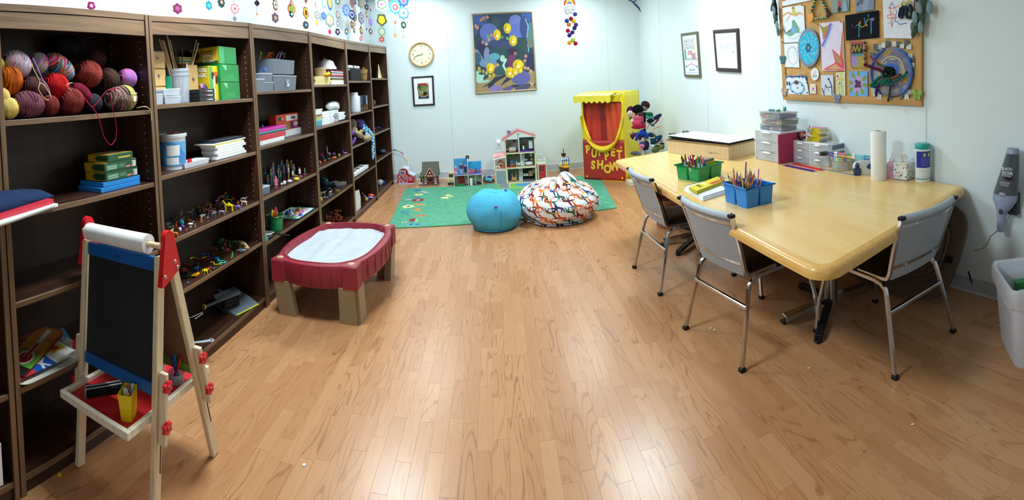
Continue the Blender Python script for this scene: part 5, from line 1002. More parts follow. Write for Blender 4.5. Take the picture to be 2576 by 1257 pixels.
cr=[('r',.05,.2,.38,.8,'#5a8a70'),('r',.42,.3,.62,.75,'#4a7a62'),('r',.65,.18,.82,.4,'#c83a34'),('r',.84,.15,.97,.85,'#e8ecec')]+[('r',.85+.018*i,.2,.858+.018*i,.8,'#30343c')for i in range(6)]+[('r',.07,.3+.12*i,.36,.33+.12*i,'#d8e4dc')for i in range(4)]+[('r',.66,.22,.8,.3,'#f0f0f0')]
z=0
for i,(x0,x1,y0,y1,h,dep)in enumerate(((258,352,470,447,.022,.17),(264,352,464,440,.022,.17))):
 shelfbox(1,1,x0-4,x1,(y0+5*i,y1+4*i),dep,h,'#1f86d8','activity_box',('bright blue flat box with a white top, lowest under the crayon boxes','bright blue flat box directly under the crayon boxes')[i],'box',z);z+=.0235
for i,(x0,x1)in enumerate(((268,348),(266,346),(276,338))):
 t,w_=shelfbox(1,1,x0,x1,(466,448),.15,.044 if i<2 else .036,'#1d4a30','crayon_box',('dark green and yellow crayon box, lowest of three','dark green and yellow crayon box, middle of three','dark green and yellow crayon box, top of the stack')[i],'box',z,group='crayon boxes');hh=.044 if i<2 else .036
 face(t,(0,-.0755,hh/2),UX,UZ,w_-.004,hh-.004,'#1f5236',cr if i<2 else[('r',.4,.4,.9,.6,'#d8c040')],80,20);face(t,(-w_/2-.0006,0,hh/2),(0,-1,0),UZ,.145,hh-.003,'#c79a1c',[('p',[(.35,.5),(.5,.9),(1,.9),(1,.1),(.5,.1)],'#1d4a30'),('l',[(.46,.95),(.31,.5),(.46,.05)],.012,'#1d4a30')]);face(t,(0,0,hh+.0006),UX,(0,1,0),w_-.004,.145,'#c79a1c',[('r',.2,.1,.95,.9,'#8a7a4a'),('e',.5,.5,.2,.2,0,'#c8a080')]);z+=hh+.001
# denim cloth, red box, paper pads
for i in range(5):
 A=S(0,566,1,1);g=G(('#e8eae6','#d8dcd4','#e4e8e8','#ccd4d0','#eef0ee')[i]);A,B=onz(-60,590-1*i,SH[1][1]+.006*i),onz(146-(i%2)*3,519-i,SH[1][1]+.006*i);d=B-A;n=Vector((-d.y,d.x,0)).normalized()*.2;g.prism([(p.x,p.y)for p in(A,B,B+n,A+n)],A.z+.0006,A.z+.0058);single(g,'paper_pad',('lowest','second','third','fourth','topmost')[i]+' white pad in the stack under the red folder','paper pad','paper',(A+B)/2,group='pads under the denim')
A,B=onz(-60,570,SH[1][1]+.031),onz(135,511,SH[1][1]+.031);d=B-A;n=Vector((-d.y,d.x,0)).normalized()*.18;g=G('#c8263a');g.prism([(p.x,p.y)for p in(A,B,B+n,A+n)],A.z,A.z+.018);single(g,'red_folder','red flat box between the denim cloth and white pads','box','satin',(A+B)/2)
A,B=onz(-60,552,SH[1][1]+.05),onz(138,492,SH[1][1]+.05);d=B-A;n=Vector((-d.y,d.x,0)).normalized()*.2;pos=np.zeros((16,40,3)); 
for top_ in(1,):
 for j in range(16):
  for i in range(40):u,v=i/39,j/15;p=A+d*u+n*v;pos[j,i]=(p.x,p.y,p.z+.052*(math.sin(pi*min(1,v*1.02))**.5)*(1-.55*max(0,u-.6)/.4)*(1-max(0,(u-.94)/.06)**2*.8)+.006*noise.noise((u*5,v*3,2)))
o=grid_mesh('denim_cloth',pos,np.ones((16,40,3))*np.array(lin('#1d3050')),None,'fabric',smooth=True);md=o.modifiers.new('s','SOLIDIFY');md.thickness=.004;tag(o,'folded dark blue denim cloth on the red folder','cloth');g=G('#8a94a4');g.tube([Vector(pos[15,i])+Vector((0,0,.002))for i in range(20,40)],.0016,5);g.build('stitching',o,'yarn')
# game tray on the fourth shelf
zt=SH[1][3];c=S(95,955,1,3);t=thing('game_tray','white plastic tray full of printed game boards on the low shelf behind the easel','tray',(-.12,-6.17,zt+.0005),radians(90));g=G('#e9e6d8')
rr=lambda a,b_,r,z:[(sx_*(a-r)+r*cos(q),sy_*(b_-r)+r*sin(q),z)for sx_,sy_,q0 in((1,1,0),(-1,1,pi/2),(-1,-1,pi),(1,-1,1.5*pi))for q in[q0+i*pi/8 for i in range(5)]]
g.loft([rr(.17,.12,.04,0),rr(.188,.14,.045,.02),rr(.196,.147,.05,.021),rr(.186,.137,.045,.019),rr(.168,.118,.04,.004)]);g.build('tray_body',t,'plastic',smooth=50)
bd=face(t,(-.02,.01,.023),UX,(0,1,0),.32,.22,'#e8e8e4',[('r',.0,.0,.3,.35,'#c0343c'),('r',.02,.4,.3,.7,'#e0a830'),('r',.02,.72,.3,.98,'#dfe6ee'),('r',.35,.7,.62,.98,'#2a62b8'),('e',.5,.84,.08,.1,0,'#c8b050'),('r',.66,.7,.98,.98,'#dfe3e8'),('e',.8,.85,.08,.07,0,'#b0302c'),('r',.3,.0,.62,.42,'#1f5ab8'),('e',.46,.30,.05,.06,0,'#e8f0f8'),('l',[(.36,.3),(.46,.2),(.56,.34)],.02,'#e8f0f8'),('l',[(.42,.02),(.46,.2),(.52,.02)],.02,'#e8f0f8'),('r',.02,.44,.14,.66,'#2c6a40'),('r',.7,.1,.98,.6,'#f2f2ec'),('r',.72,.35,.96,.6,'#e0b040'),('e',.84,.48,.06,.08,0,'#b04030')],90,60,'game_board')
def onto(pts,z):return[onz(x,y,z)for x,y in pts]
g=G('#8c3f22');P=onto([(0,925),(25,855),(100,820),(155,828),(160,842),(60,945)],zt+.034);g.prism([(p.x,p.y)for p in P],zt+.032,zt+.034);th_=single(g,'thermometer_board','orange and green card printed with a red thermometer, in the game tray','game board','satin',sum(P,Vector())/6)
Q4=onto([(20,858),(150,822),(62,945),(0,928)],zt+.0348);sheet_print('thermometer_print',onto([(100,818),(158,832),(62,946),(2,922)],zt+.0348),70,90,'#b86a24',[('r',0,0,1,.16,'#1c1410'),('r',0,.14,1,.42,'#5c9a34'),('p',[(0,.4),(.2,.5),(.5,.42),(.8,.5),(1,.4),(1,.7),(0,.7)],'#c88a24'),('e',.5,.3,.3,.14,0,'#dfe8d8'),('e',.5,.3,.24,.11,0,'#c0282c'),('r',.4,.3,.6,.95,'#cfc8bc'),('r',.44,.3,.56,.62,'#c0282c'),('r',.44,.25,.5,.33,'#3a1414')],th_,'satin')
A=onz(125,835,zt+.036);text('THERMOMETER',.013,Matrix.Translation(onz(45,862,zt+.0356))@rotz(radians(-125)),th_,'lettering','#e8e4cc',.0002)
t,_=shelfbox(1,3,130,176,(872,862),.10,.004,'#5b94c4','blue_card','blue game card poking out of the tray behind the thermometer card','game card',.026)
t,_=shelfbox(0,1,-30,16,(1247,1228),.006,.16,'#e9edf4','picture_board','white board with small red marks in the nearest bookcase','board',0)
# --- second bookcase, top shelf
def drawerbox(px0,px1,py,n,h,lab,xo=0.):
 A,B=onx(px0,py,xo-.12),onx(px1,py,xo-.12);t=thing('wooden_drawers',lab,'drawer box',(xo-.18,(A.y+B.y)/2,SH[2][0]+.0005),group=None);w_=abs(B.y-A.y);g=G('#a8844e');g.box((0,0,h*n/2),(.12,w_,h*n));g.build('case',t,'pine')
 for i in range(n):
  g=G('#c9a468');g.box((.062,0,h*(i+.5)),(.008,w_-.006,h-.008),b=.002);d=g.build('drawer',t,'pine');g=G('#8a8a88');g.box((.068,0,h*(i+.62)),(.004,.018,.014),b=.001);g.tube([(.071,-.006,h*(i+.62)),(.074,0,h*(i+.55)),(.071,.006,h*(i+.62))],.0015,5);g.build('clasp',d,'metal')
drawerbox(378,417,200,3,.102,'small light wood chest of three drawers at the left of the jar');drawerbox(470,497,195,1,.235,'light wood box with a clasp right of the brush jar')
def jar(b,l,px,py,r,h,fin,col,name,lab,cat,lid=None,fl=1.0,x=None,dz=0.):
 p=S(px,py,b,l);t=thing(name,lab,cat,(p.x,p.y,SH[b][l]+dz+.0005));g=G(col);g.lathe([(0,.001),(r*.88,0),(r,h*.85 if fl else h),(r,h),(r*.95,h),(r*.84,.005),(0,.005)],n=24,cap=False);g.build('body',t,fin,smooth=40)
 for zz in((.80,.92)if fl else()):g=G(col);g.lathe([(r,h*zz),(r*1.05,h*zz),(r*1.05,h*(zz+.04)),(r,h*(zz+.04))],n=24,cap=False);g.build('rim_ring',t,fin)
 if lid:g=G(lid);g.lathe([(r*1.04,h),(r*1.06,h+.012),(r*.98,h+.016),(0,h+.016)],n=24);g.build('lid',t,'plastic',smooth=40)
 return t
jt=jar(2,0,452,252,.068,.205,'clear','#c9d2e0','clear_jar','clear plastic jar of wooden dowels and brushes','jar')
JP=mw(jt).translation
for i,(x,y,bx_,by_,c,r)in enumerate(((400,98,442,235,'#c8aa80',.005),(406,100,446,240,'#b89868',.005),(411,102,450,238,'#caa878',.005),(420,88,452,236,'#c0a070',.0045),(427,100,457,240,'#c8a878',.005),(432,130,463,238,'#b89868',.005),(440,120,455,242,'#1a1a1e',.0035),(458,120,460,242,'#18181c',.0035),(494,100,462,240,'#c8aa80',.0045),(499,108,463,242,'#dcc090',.005),(497,118,459,240,'#c8a878',.005),(470,160,466,230,'#e9e4d4',.006))):
 a,b_=onx(x,y,-.15),onx(bx_,by_,JP.x);a=onx(x,y,JP.x-.02+.01*(i%4));g=G(c);b_.z=max(b_.z,JP.z+.012);g.cyl(a,b_,r,n=7);single(g,'dowel' if r>.004 else 'paint_brush',['leftmost thin wooden dowel','second dowel from the left','third dowel from the left','tallest dowel','dowel right of the tallest','short dark dowel','left black brush handle','right black brush handle','tall right dowel','rightmost dowel, thick end','inner right dowel','white stick'][i]+' in the clear jar','dowel' if r>.004 else 'brush','satin',b_,group='dowels and brushes in the clear jar')
jar(2,0,424,248,.028,.16,'plastic','#12805c','green_cup','green plastic cup of dark pencils behind the jar','cup',fl=0)
MMS=[('r',0,0,1,.14,'#1f7a34'),('e',.6,.28,.34,.24,0,'#2a7a3a'),('p',[(.6,.28),(.3,.4),(.42,.5)],'#c03a34'),('p',[(.6,.28),(.42,.5),(.58,.53)],'#eef0ee'),('p',[(.6,.28),(.58,.53),(.72,.5)],'#e88ab8'),('p',[(.6,.28),(.72,.5),(.84,.38)],'#8a4ab8'),('e',.6,.25,.2,.14,0,'#4a3070')]
for i in range(3):
 t,w_=shelfbox(2,0,557,604+(i==2)*-4,(247,238),.235,.118,'#157a36','green_box',('lowest','middle','topmost')[i]+' bright green box in the shrink-wrapped stack','box',.119*i,fin='gloss');face(t,(0,-.1183,.059),UX,UZ,w_-.004,.112,'#1c8c40',[('p',[(0,1),(.3,.5),(.7,.5),(1,1)],'#1c8a40'),('p',[(0,0),(.35,.45),(.65,.45),(1,0)],'#2f9a4e'),('p',[(.1,1),(.35,1),(.35,.6)],'#7ccca0')]if i<2 else[('r',0,0,.3,1,'#46a868')],nm='wrapped_face',fin='gloss')
 if i==2:face(t,(-w_/2-.0006,0,.059),(0,-1,0),UZ,.23,.112,'#c9a61c',[('r',0,0,1,.2,'#1c5a30'),('e',.15,.6,.2,.3,0,'#4a2a22'),('e',.85,.3,.1,.1,0,'#e0b82c'),('r',.4,.75,.8,.8,'#5a4a10'),('r',.35,.62,.8,.66,'#5a4a10')]);text('MODEL\nMAGIC',.03,mw(t)@Matrix.Translation((-w_/2-.0015,-.03,.045))@Matrix.Rotation(-pi/2,4,'Z')@MX@rotz(pi),t,'lettering','#f0f0e8',.0003,bold=.001)
t,w_=shelfbox(2,0,529,556,(250,247),.13,.225,'#e0c41c','craft_box','yellow and green modelling clay box standing in front of the green boxes','box',xf=-.06);face(t,(0,-.0658,.1125),UX,UZ,w_-.002,.222,'#e0c41c',[('r',0,0,.35,1,'#5aa85a'),('e',.6,.75,.25,.09,0,'#e06a24'),('e',.7,.6,.15,.12,.4,'#5a2a24'),('e',.35,.72,.14,.12,0,'#3a2024')],40,60);face(t,(-w_/2-.0008,0,.1125),(0,-1,0),UZ,.128,.222,'#cdb01a',MMS+[('r',0,.96,1,1,'#2c7a40')],50,70)
M=mw(t)@Matrix.Translation((-w_/2-.0018,0,.182))@rotz(-pi/2)@MX;text('MODEL\nMAGIC',.033,M,t,'lettering','#f4f4ec',.0004,bold=.0012,sx=.95);text('MODEL MAGIC',.024,mw(t)@Matrix.Translation((-.006,-.0665,.08))@MX@rotz(pi/2),t,'lettering','#f4f4ec',.0004,bold=.001)
for i in range(3):t,w_=shelfbox(2,0,503,541,(253,247),.13,.024,'#17191d','ink_box',('lowest','middle','topmost')[i]+' flat black box in front of the clay boxes','box',.026*i,group='black flat boxes',xf=-.012);face(t,(.0,-.0657,.012),UX,UZ,w_-.01,.016,'#202329',[('e',.45,.5,.04,.4,0,'#c03a50'),('e',.42,.6,.02,.2,0,'#3a8ac0'),('r',.52,.3,.9,.65,'#c8ccd0')],60,10)
for i in range(9):t,_=shelfbox(2,0,452,488,(166,160),.09,.0045,('#c83a34','#3a8a4a','#d8c03a','#2a2a30','#4a9ac8','#7ab83a','#e07a2c','#2c5a3a','#c8d04a')[i],'coloured_card','sheet %s from the bottom in the coloured card stack, %s'%(('first','second','third','fourth','fifth','sixth','seventh','eighth','ninth')[i],('red','green','yellow','black','blue','lime','orange','dark green','pale lime')[i]),'card',.237+.005*i,group='coloured card stack',xf=-.13)
def tubbox(b,l,x0,x1,ys,dep,h,col,lab,dz=0.,name='plastic_box',fin='haze',lidc='#dfe6ee',xf=-.03):
 A,B=S(x0,ys[0],b,l,xf),S(x1,ys[1],b,l,xf);d=B-A;w_=d.length;n=Vector((-d.y,d.x,0)).normalized();c=(A+B)/2+n*dep/2;t=thing(name,lab,'container',(c.x,c.y,SH[b][l]+dz+.0005),math.atan2(d.y,d.x));g=G(col)
 r4=lambda k,z:[(sx_*w_/2*k,sy_*dep/2*k,z)for sx_,sy_ in((-1,-1),(1,-1),(1,1),(-1,1))]
 g.loft([r4(.9,0),r4(.98,h),r4(.95,h),r4(.87,.003)]);g.build('tub',t,fin)
 if lidc:g=G(lidc);g.box((0,0,h+.004),(w_,dep,.009),b=.002);g.build('lid',t,fin)
 return t
def fill(t,cols,w_,d_,z,n,r=.012,lab='bits',seed=1):
 rg=random.Random(seed);g=G(cols[0])
 for i in range(n):g.box((rg.uniform(-w_,w_),rg.uniform(-d_,d_),rg.uniform(.01,z)),(r*rg.uniform(.8,2),r,r),col=cols[i%len(cols)],M=Matrix.Identity(4))
 tag(g.build(lab,t,'plastic'),kind='stuff')
t=tubbox(2,0,392,412,(268,264),.07,.05,'#cfd8e6','small clear box of red and blue bits at the shelf corner');fill(t,['#c8402c','#3a4ab0','#e07a2c'],.02,.02,.04,10)
tubbox(2,0,415,457,(265,258),.08,.034,'#d8e4f2','small clear lidded box, lower of two by the jar');tubbox(2,0,413,456,(264,257),.08,.03,'#d8e4f2','small clear lidded box, upper of two by the jar',.046)
# --- second shelf
t=jar(2,1,436,408,.082,.20,'plastic','#dfe6ee','craft_tub','large white and blue printed tub with a lid','tub',fl=0);tc=mw(t)
g=G();nn=40;g.sheet(lambda u,v:(cos(-2.6+u*3.6)*(.0745+.0072*v),sin(-2.6+u*3.6)*(.0745+.0072*v),.02+.14*v),nn,14,cf=lambda u,v:'#f0f4f6' if .35<u<.62 and .45<v<.85 and int(v*28)%2 else '#dfe9f2' if .35<u<.62 and .43<v<.88 else '#e8eef4' if .33<u<.6 and .1<v<.34 else '#3f8fcf' if sin(u*9+v*5)>0 else '#62a8dc');g.build('label',t,'satin',smooth=True)
g=G('#e6eaee');g.lathe([(.089,.185),(.091,.198),(.088,.203),(.08,.203),(.078,.200),(0,.200)],n=32);g.build('lid',t,'haze');g=G('#d8582c');g.box((0,0,.206),(.06,.02,.006),b=.002);g.box((.01,.02,.206),(.02,.05,.005),b=.002);single(g,'orange_scraps','orange foam scraps lying on the tub lid','scraps','matte').matrix_world=mw(t)
t=tubbox(2,1,463,528,(411,397),.10,.03,'#e4e8f0','shallow white tray holding a red funnel',fin='plastic',lidc=None);g=G('#cf2030');g.lathe([(.036,0),(.034,.006),(.018,.012),(.012,.034),(.006,.036),(0,.036)],n=20);o=single(g,'red_funnel','red plastic hat-shaped funnel in the white tray','funnel','plastic',smooth=40);o.matrix_world=mw(t)@Matrix.Translation((-.01,0,.006))
BS=[('#f2f4f6',.018)]*5+[('#e8d84a',.006),('#f2f2f0',.008),('#23364a',.008),('#3a3c44',.007)];z=.001
for i,(c,h)in enumerate(BS):x1=620-(i%3)*4;t,_=shelfbox(2,1,545+(i%2)*5-(12 if i in(5,6,7)else 0),x1,(402-(i>4),381),.13-.006*(i%3),h,c,'book','%s book from the bottom of the paper stack on the second shelf, %s'%(('first','second','third','fourth','fifth','sixth','seventh','eighth','ninth')[i],('white','white','white','white','white','yellow','white','dark blue','black')[i]),'book',z,fin='paper',group='white books and magazines stack');z+=h+.0006
# --- toy animals, bugs and dinosaurs
def q4(g,L,H,col,neck=.25,tail=.2,th=.17,head=.16,leg=.055,c2=None,hump=0):
 g.col=col;b0=H*.62;g.ell((0,0,b0),(L*.42,H*th*.9,H*th),10,7)
 if hump:g.ell((0,0,b0+H*.18),(L*.14,H*.1,H*.14),8,6)
 for sx_ in(-1,1):
  for sy_ in(-1,1):g.tube([(sx_*L*.3,sy_*H*.09,b0),(sx_*L*.31+.0,sy_*H*.1,b0*.45),(sx_*L*.32,sy_*H*.1,0)],[H*leg*1.3,H*leg,H*leg],5)
 hx,hz=L*.45+neck*H*.25,b0+neck*H*1.2;g.tube([(L*.3,0,b0+H*.04),(hx,0,hz)],[H*.1,H*.065],6);g.ell((hx+H*.07,0,hz),(H*head,H*head*.55,H*head*.62),8,6,col=c2)
 for sy_ in(-1,1):g.ell((hx-H*.01,sy_*H*.06,hz+H*.09),(H*.03,H*.02,H*.05),5,4)
 if tail:g.tube([(-L*.4,0,b0+H*.04),(-L*.4-tail*H*.5,0,b0-tail*H*.6)],[H*.04,H*.02],5)
def bird(g,L,H,col,c2=None):g.col=col;g.ell((0,0,H*.45),(L*.4,L*.22,H*.2),9,6);g.tube([(L*.25,0,H*.5),(L*.36,0,H*.85)],[H*.08,H*.05],6);g.ell((L*.4,0,H*.9),(H*.1,H*.07,H*.07),7,5,col=c2);g.cyl((L*.46,0,H*.9),(L*.62,0,H*.86),H*.03,.0005,5,col='#d8902c');g.cyl((0,.0,H*.3),(0,0,0),H*.03,n=5);g.lathe([(L*.25,0),(L*.2,H*.04),(0,H*.04)],n=10)
def snake(g,L,H,col,c2=None):g.tube([((u-.5)*L,sin(u*9)*L*.14,H*(.35+.0))for u in[i/24 for i in range(25)]],[H*.35*(1-.7*i/24)for i in range(25)],6,col=col);g.ell((-L*.5,0,H*.4),(L*.05,L*.03,H*.35),7,5,col=col)
def spider(g,L,H,col,c2=None):
 g.ell((-L*.12,0,H*.5),(L*.18,L*.14,H*.4),9,6,col=col);g.ell((L*.08,0,H*.45),(L*.12,L*.1,H*.28),8,6,col=c2 or col)
 for k in range(8):a=radians(35+110*(k%4)/3)*(1 if k<4 else-1);g.tube([(0,0,H*.45),(cos(a)*L*.28,sin(a)*L*.28,H*.9),(cos(a)*L*.52,sin(a)*L*.52,0)],[H*.1,H*.08,H*.04],5,col=col)
def fly(g,L,H,col,c2=None):
 g.ell((0,0,H*.4),(L*.3,L*.05,H*.3),8,5,col=c2 or '#2a2420')
 for s_ in(-1,1):g.ell((L*.12,s_*L*.28,H*.5),(L*.22,L*.28,H*.08),10,5,col=col,R=Matrix.Rotation(s_*.3,3,'X'));g.ell((-L*.18,s_*L*.2,H*.45),(L*.15,L*.2,H*.08),9,5,col=col)
def dino(g,L,H,col,c2=None):
 q4(g,L*.55,H,col,.12,0,.26,.14,.09,c2);g.tube([(-L*.2,0,H*.62),(-L*.4,0,H*.4),(-L*.6,0,H*.3)],[H*.18,H*.1,H*.02],6)
 for k in range(6):g.cyl((-L*.25+k*L*.1,0,H*.75),(-L*.26+k*L*.1,0,H*.98),H*.06,.0005,4,col=c2)
def fish(g,L,H,col,c2=None):g.ell((0,0,H*.5),(L*.42,L*.13,H*.35),10,6,col=col);g.ell((-L*.42,0,H*.6),(L*.12,L*.03,H*.4),7,5,col=col);g.cyl((0,0,H*.7),(-L*.08,0,H*1.15),L*.05,.0005,5,col=col);g.ell((0,L*.12,H*.3),(L*.1,L*.12,H*.06),6,4,col=col);g.ell((0,-L*.12,H*.3),(L*.1,L*.12,H*.06),6,4,col=col)
def lump(g,L,H,col,c2=None):g.ell((0,0,H*.48),(L*.42,L*.32,H*.5),10,7,col=col);g.ell((L*.2,0,H*.5),(L*.2,L*.2,H*.25),8,5,col=c2 or col);g.ell((-L*.1,0,H*.9),(L*.1,L*.1,H*.14),7,5,col=c2 or col)
def roo(g,L,H,col,c2=None):g.ell((0,0,H*.35),(L*.28,L*.2,H*.3),9,7,col=col);g.tube([(L*.05,0,H*.5),(L*.12,0,H*.8)],[H*.12,H*.07],6,col=col);g.ell((L*.2,0,H*.88),(H*.13,H*.07,H*.09),8,6,col=c2 or col);g.tube([(-L*.2,0,H*.2),(-L*.55,0,H*.06)],[H*.09,H*.03],5,col=col);g.ell((L*.15,0,H*.05),(L*.25,L*.15,H*.06),7,4,col=col);g.cyl((L*.1,0,H*.9),(L*.08,0,H*1.02),H*.04,n=5,col=col)
KIND=dict(h=(q4,dict(neck=.3)),e=(q4,dict(neck=.08,th=.27,leg=.1,head=.2)),d=(q4,dict(neck=.16,th=.19)),c=(q4,dict(neck=.34,hump=1)),b=(bird,{}),s=(snake,{}),p=(spider,{}),f=(fly,{}),D=(dino,{}),F=(fish,{}),l=(lump,{}),r=(roo,{}))
def toys(b,l,ox,oy,sc_,rows,where,group):
 used={}
 for r in rows.strip().split(';'):
  k,nm,x,y,w_,h,col,rz=[q.strip()for q in r.split(',')][:8];x,y,w_,h,rz=float(x),float(y),float(w_),float(h),float(rz);p=S(ox+x/sc_,oy+y/sc_,b,l);m=mpp(p)/sc_;g=G();fn,kw=KIND[k];cc=['#'+c for c in col.split('/')];fn(g,w_*m,h*m,cc[0],c2=cc[1]if len(cc)>1 else None,**kw)
  g.v=[v+Vector((0,0,.0008-min(q.z for q in g.v[:400])if False else .0008))for v in g.v];o=single(g,'toy_'+nm.split()[-1],nm+' figure '+where(x,y),'toy animal','plastic',group=group,smooth=50);o.location=p;o.rotation_euler=(0,0,radians(rz))
def wa(x,y):return('at the left end' if x<150 else 'left of the middle' if x<300 else 'in the middle' if x<450 else 'right of the middle' if x<570 else 'at the right end')+(' front' if y>290+(300-x)*.35 else ' back')+' of the third shelf'
toys(2,2,400,440,3.142,'''p,black beetle,95,352,60,22,20242a,40;h,tan horse,143,326,36,50,9a6a3c,120;b,grey ostrich,176,342,34,70,7c8484,100;h,grey horse,245,328,60,52,6c7478,60;b,tan eagle,190,362,34,38,a87a40,60;b,orange hen,243,374,48,36,c8702c,170;b,white duck,250,408,60,46,e4e4dc/e4e4dc,20;r,tan kangaroo,287,416,26,36,b08a58,80;d,yellow leopard,283,266,80,26,d0b020,170;l,black gorilla,318,312,48,46,14161a,60;d,black and white cow,345,342,56,38,c8ccd0/1a1a1e,40;h,dark red horse,357,270,46,44,8c4a30,30;h,pink horse,375,302,66,44,d88a7c,10;l,purple monkey,380,208,34,46,a02aa0,60;r,brown kangaroo,360,247,46,42,a05a2c,120;r,orange kangaroo,407,264,46,52,c07a34,160;F,green alligator,420,248,90,24,3c5a34,10;b,pink flamingo,456,224,36,40,e07a98,60;F,grey seal,424,282,56,26,7c7a70,190;d,pink pig,428,306,60,32,e08a90,190;h,white horse,482,178,62,40,a8c4cc,170;h,tan antelope,497,214,56,70,b07a40,30;e,turquoise elephant,538,196,44,42,2a9c98,100;e,mauve elephant,500,256,66,46,7a6a72,190;e,lilac hippo,497,312,66,36,9c8cae,10;c,bright yellow camel,556,284,88,72,e6cc10,190;d,yellow cheetah,552,214,80,32,d8c81c,10;d,orange tiger,590,202,50,36,d85a20,160;d,white panda,652,178,60,28,e8e8e8/18181c,190;d,white bear,668,206,50,34,e4e6e6,20;d,black dog,615,210,44,30,26303a,160;d,brown bison,626,244,40,40,a8602c,120;d,white and orange cow,674,236,66,40,f0d8c8/e06a24,180;e,lilac rhino,636,274,46,40,7a6ac0,200;b,grey turkey,386,362,40,52,5c6468,100;r,orange fox,338,378,26,56,e07a3c/f0f0ea,60;e,grey elephant,432,332,40,44,5c7484,60;l,turquoise tent rock,178,404,60,56,2a9cb8,0;l,purple snail,188,428,44,36,5a3a98/8a6ac8,0;b,red robin,217,448,26,34,c83038,60;l,white and pink egg,168,450,34,38,e8e0e8/d878a8,0;d,orange lion,135,492,52,50,e08a24,190;d,pale yellow dog,97,482,34,58,c8c87a,80;d,orange dog,78,506,26,44,c8602c,100;d,tan sheep,85,432,40,34,b8a070,40;d,light tan lamb,115,428,36,30,a88a50,120;r,red fox,137,422,34,56,c8502c,60;l,blue block,90,397,26,22,2a6ad0,0;d,white sheep,70,410,30,36,c8d0b8,60''',wa,'toy animals on the third shelf')
def wb(x,y):return('at the left end' if x<200 else 'left of the middle' if x<330 else 'in the middle' if x<480 else 'right of the middle' if x<600 else 'at the right end')+(' front' if y>690+(350-x)*.45 else ' back')+' of the fourth shelf'
toys(2,3,400,440,3.142,'''e,blue elephant,474,548,34,32,1c4aa8,60;D,green stegosaurus,498,546,60,50,2c7a48,60;d,olive lizard,545,534,56,28,7a8a2c,170;D,grey green triceratops,600,556,120,44,4c5c40,10;D,tan stegosaurus,662,580,130,60,8a7a50,170;D,tan spiky ankylosaurus,645,540,80,26,8c8460,160;l,orange frog,704,596,50,32,c08050,0;F,grey plesiosaur,655,614,110,36,54606c,200;r,green tyrannosaurus,580,654,40,50,2c9c44,100;p,pink and blue crab,540,610,66,28,a83a58/3a5ab8,0;r,red brown raptor,522,566,44,50,8a4030,60;r,blue grey raptor,560,578,44,50,4a6c74,160;l,emerald turtle,502,588,44,18,1c8a5c,0;d,orange gecko,438,590,70,20,b8844c,190;s,yellow snake,320,664,150,20,d8c020,35;s,blue snake,415,650,190,16,2470c8,-5;s,maroon snake,370,676,110,22,8a1c38,25;s,dark red snake,435,645,90,20,6a1830,-30;s,turquoise snake,478,682,110,26,2cb4b0,-20;s,lemon snake,448,708,120,18,d8cc30,-10;s,mint snake,512,700,70,22,3cc0a0,60;s,charcoal snake,434,742,60,18,2c3640,120;f,red butterfly,205,765,80,22,c02c3c,60;f,yellow butterfly,286,800,84,24,e0a010/e0a010,10;f,black moth,245,786,70,18,3a3a34,60;f,dark green butterfly,224,806,60,18,3c5a2c,30;p,blue spider,300,752,74,28,1c7ad8,0;p,yellow spider,370,772,90,30,e6cc10,0;p,crimson spider,402,750,60,24,98203c,0;p,black spider,300,718,60,16,1a1c20,0;f,white wasp,142,740,60,18,c8d0d4/c8d0d4,20;F,red lobster,240,724,56,16,a82434,10;p,black scorpion,190,712,60,14,1a1a1e,0;F,brown seal,142,856,50,34,5a5040,40;F,grey shark,170,890,60,44,7c94a8,110;f,small blue butterfly,230,862,28,26,2a7ad8/2a7ad8,60''',wb,'toy reptiles and bugs on the fourth shelf')
# --- dustpan set and strainers on the bottom shelf
zb=BASE;p=S(600,765,2,4);t=thing('dustpan','grey dustpan with lime edge on the bottom shelf','dustpan',(-.13,-4.56,zb+.0005),radians(75));g=G('#5f6b75')
g.loft([[(-.11,-.11,.0),(.11,-.12,.0),(.11,-.12,.004),(-.11,-.11,.004)],[(-.12,.0,.0),(.12,.0,.0),(.12,.0,.035),(-.12,.0,.035)],[(-.10,.12,.01),(.10,.12,.01),(.10,.12,.075),(-.10,.12,.075)]]);g.build('pan',t,'plastic');g=G('#c8dc3a');g.box((0,-.118,.006),(.21,.008,.008),b=.002);g.build('lip',t,'plastic');g=G('#66727c');g.tube([(0,.10,.05),(.0,.20,.07),(0,.27,.075)],[.02,.016,.016],8,flat=.7);g.build('handle',t,'plastic',smooth=True)
t=thing('hand_brush','grey hand brush with lime grip end resting in the dustpan','brush',(-.13,-4.72,zb+.095),rot=(0,.1,radians(75)));g=G('#56616b');g.tube([(-.16,0,.0),(-.05,0,.01),(.0,0,.02),(.14,0,.03)],[.014,.013,.024,.03],8,flat=.6);g.build('handle',t,'plastic',smooth=True);g=G('#c8dc3a');g.lathe([(.010,0),(.015,.0),(.015,.008),(.010,.008)],n=14,M=Matrix.Translation((-.166,0,0))@Matrix.Rotation(pi/2,4,'Y'),cap=False);g.build('grip_ring',t,'plastic');g=G('#23282e');g.box((.07,0,-.018),(.14,.04,.055),b=.004);g.build('bristles',t,'wool')
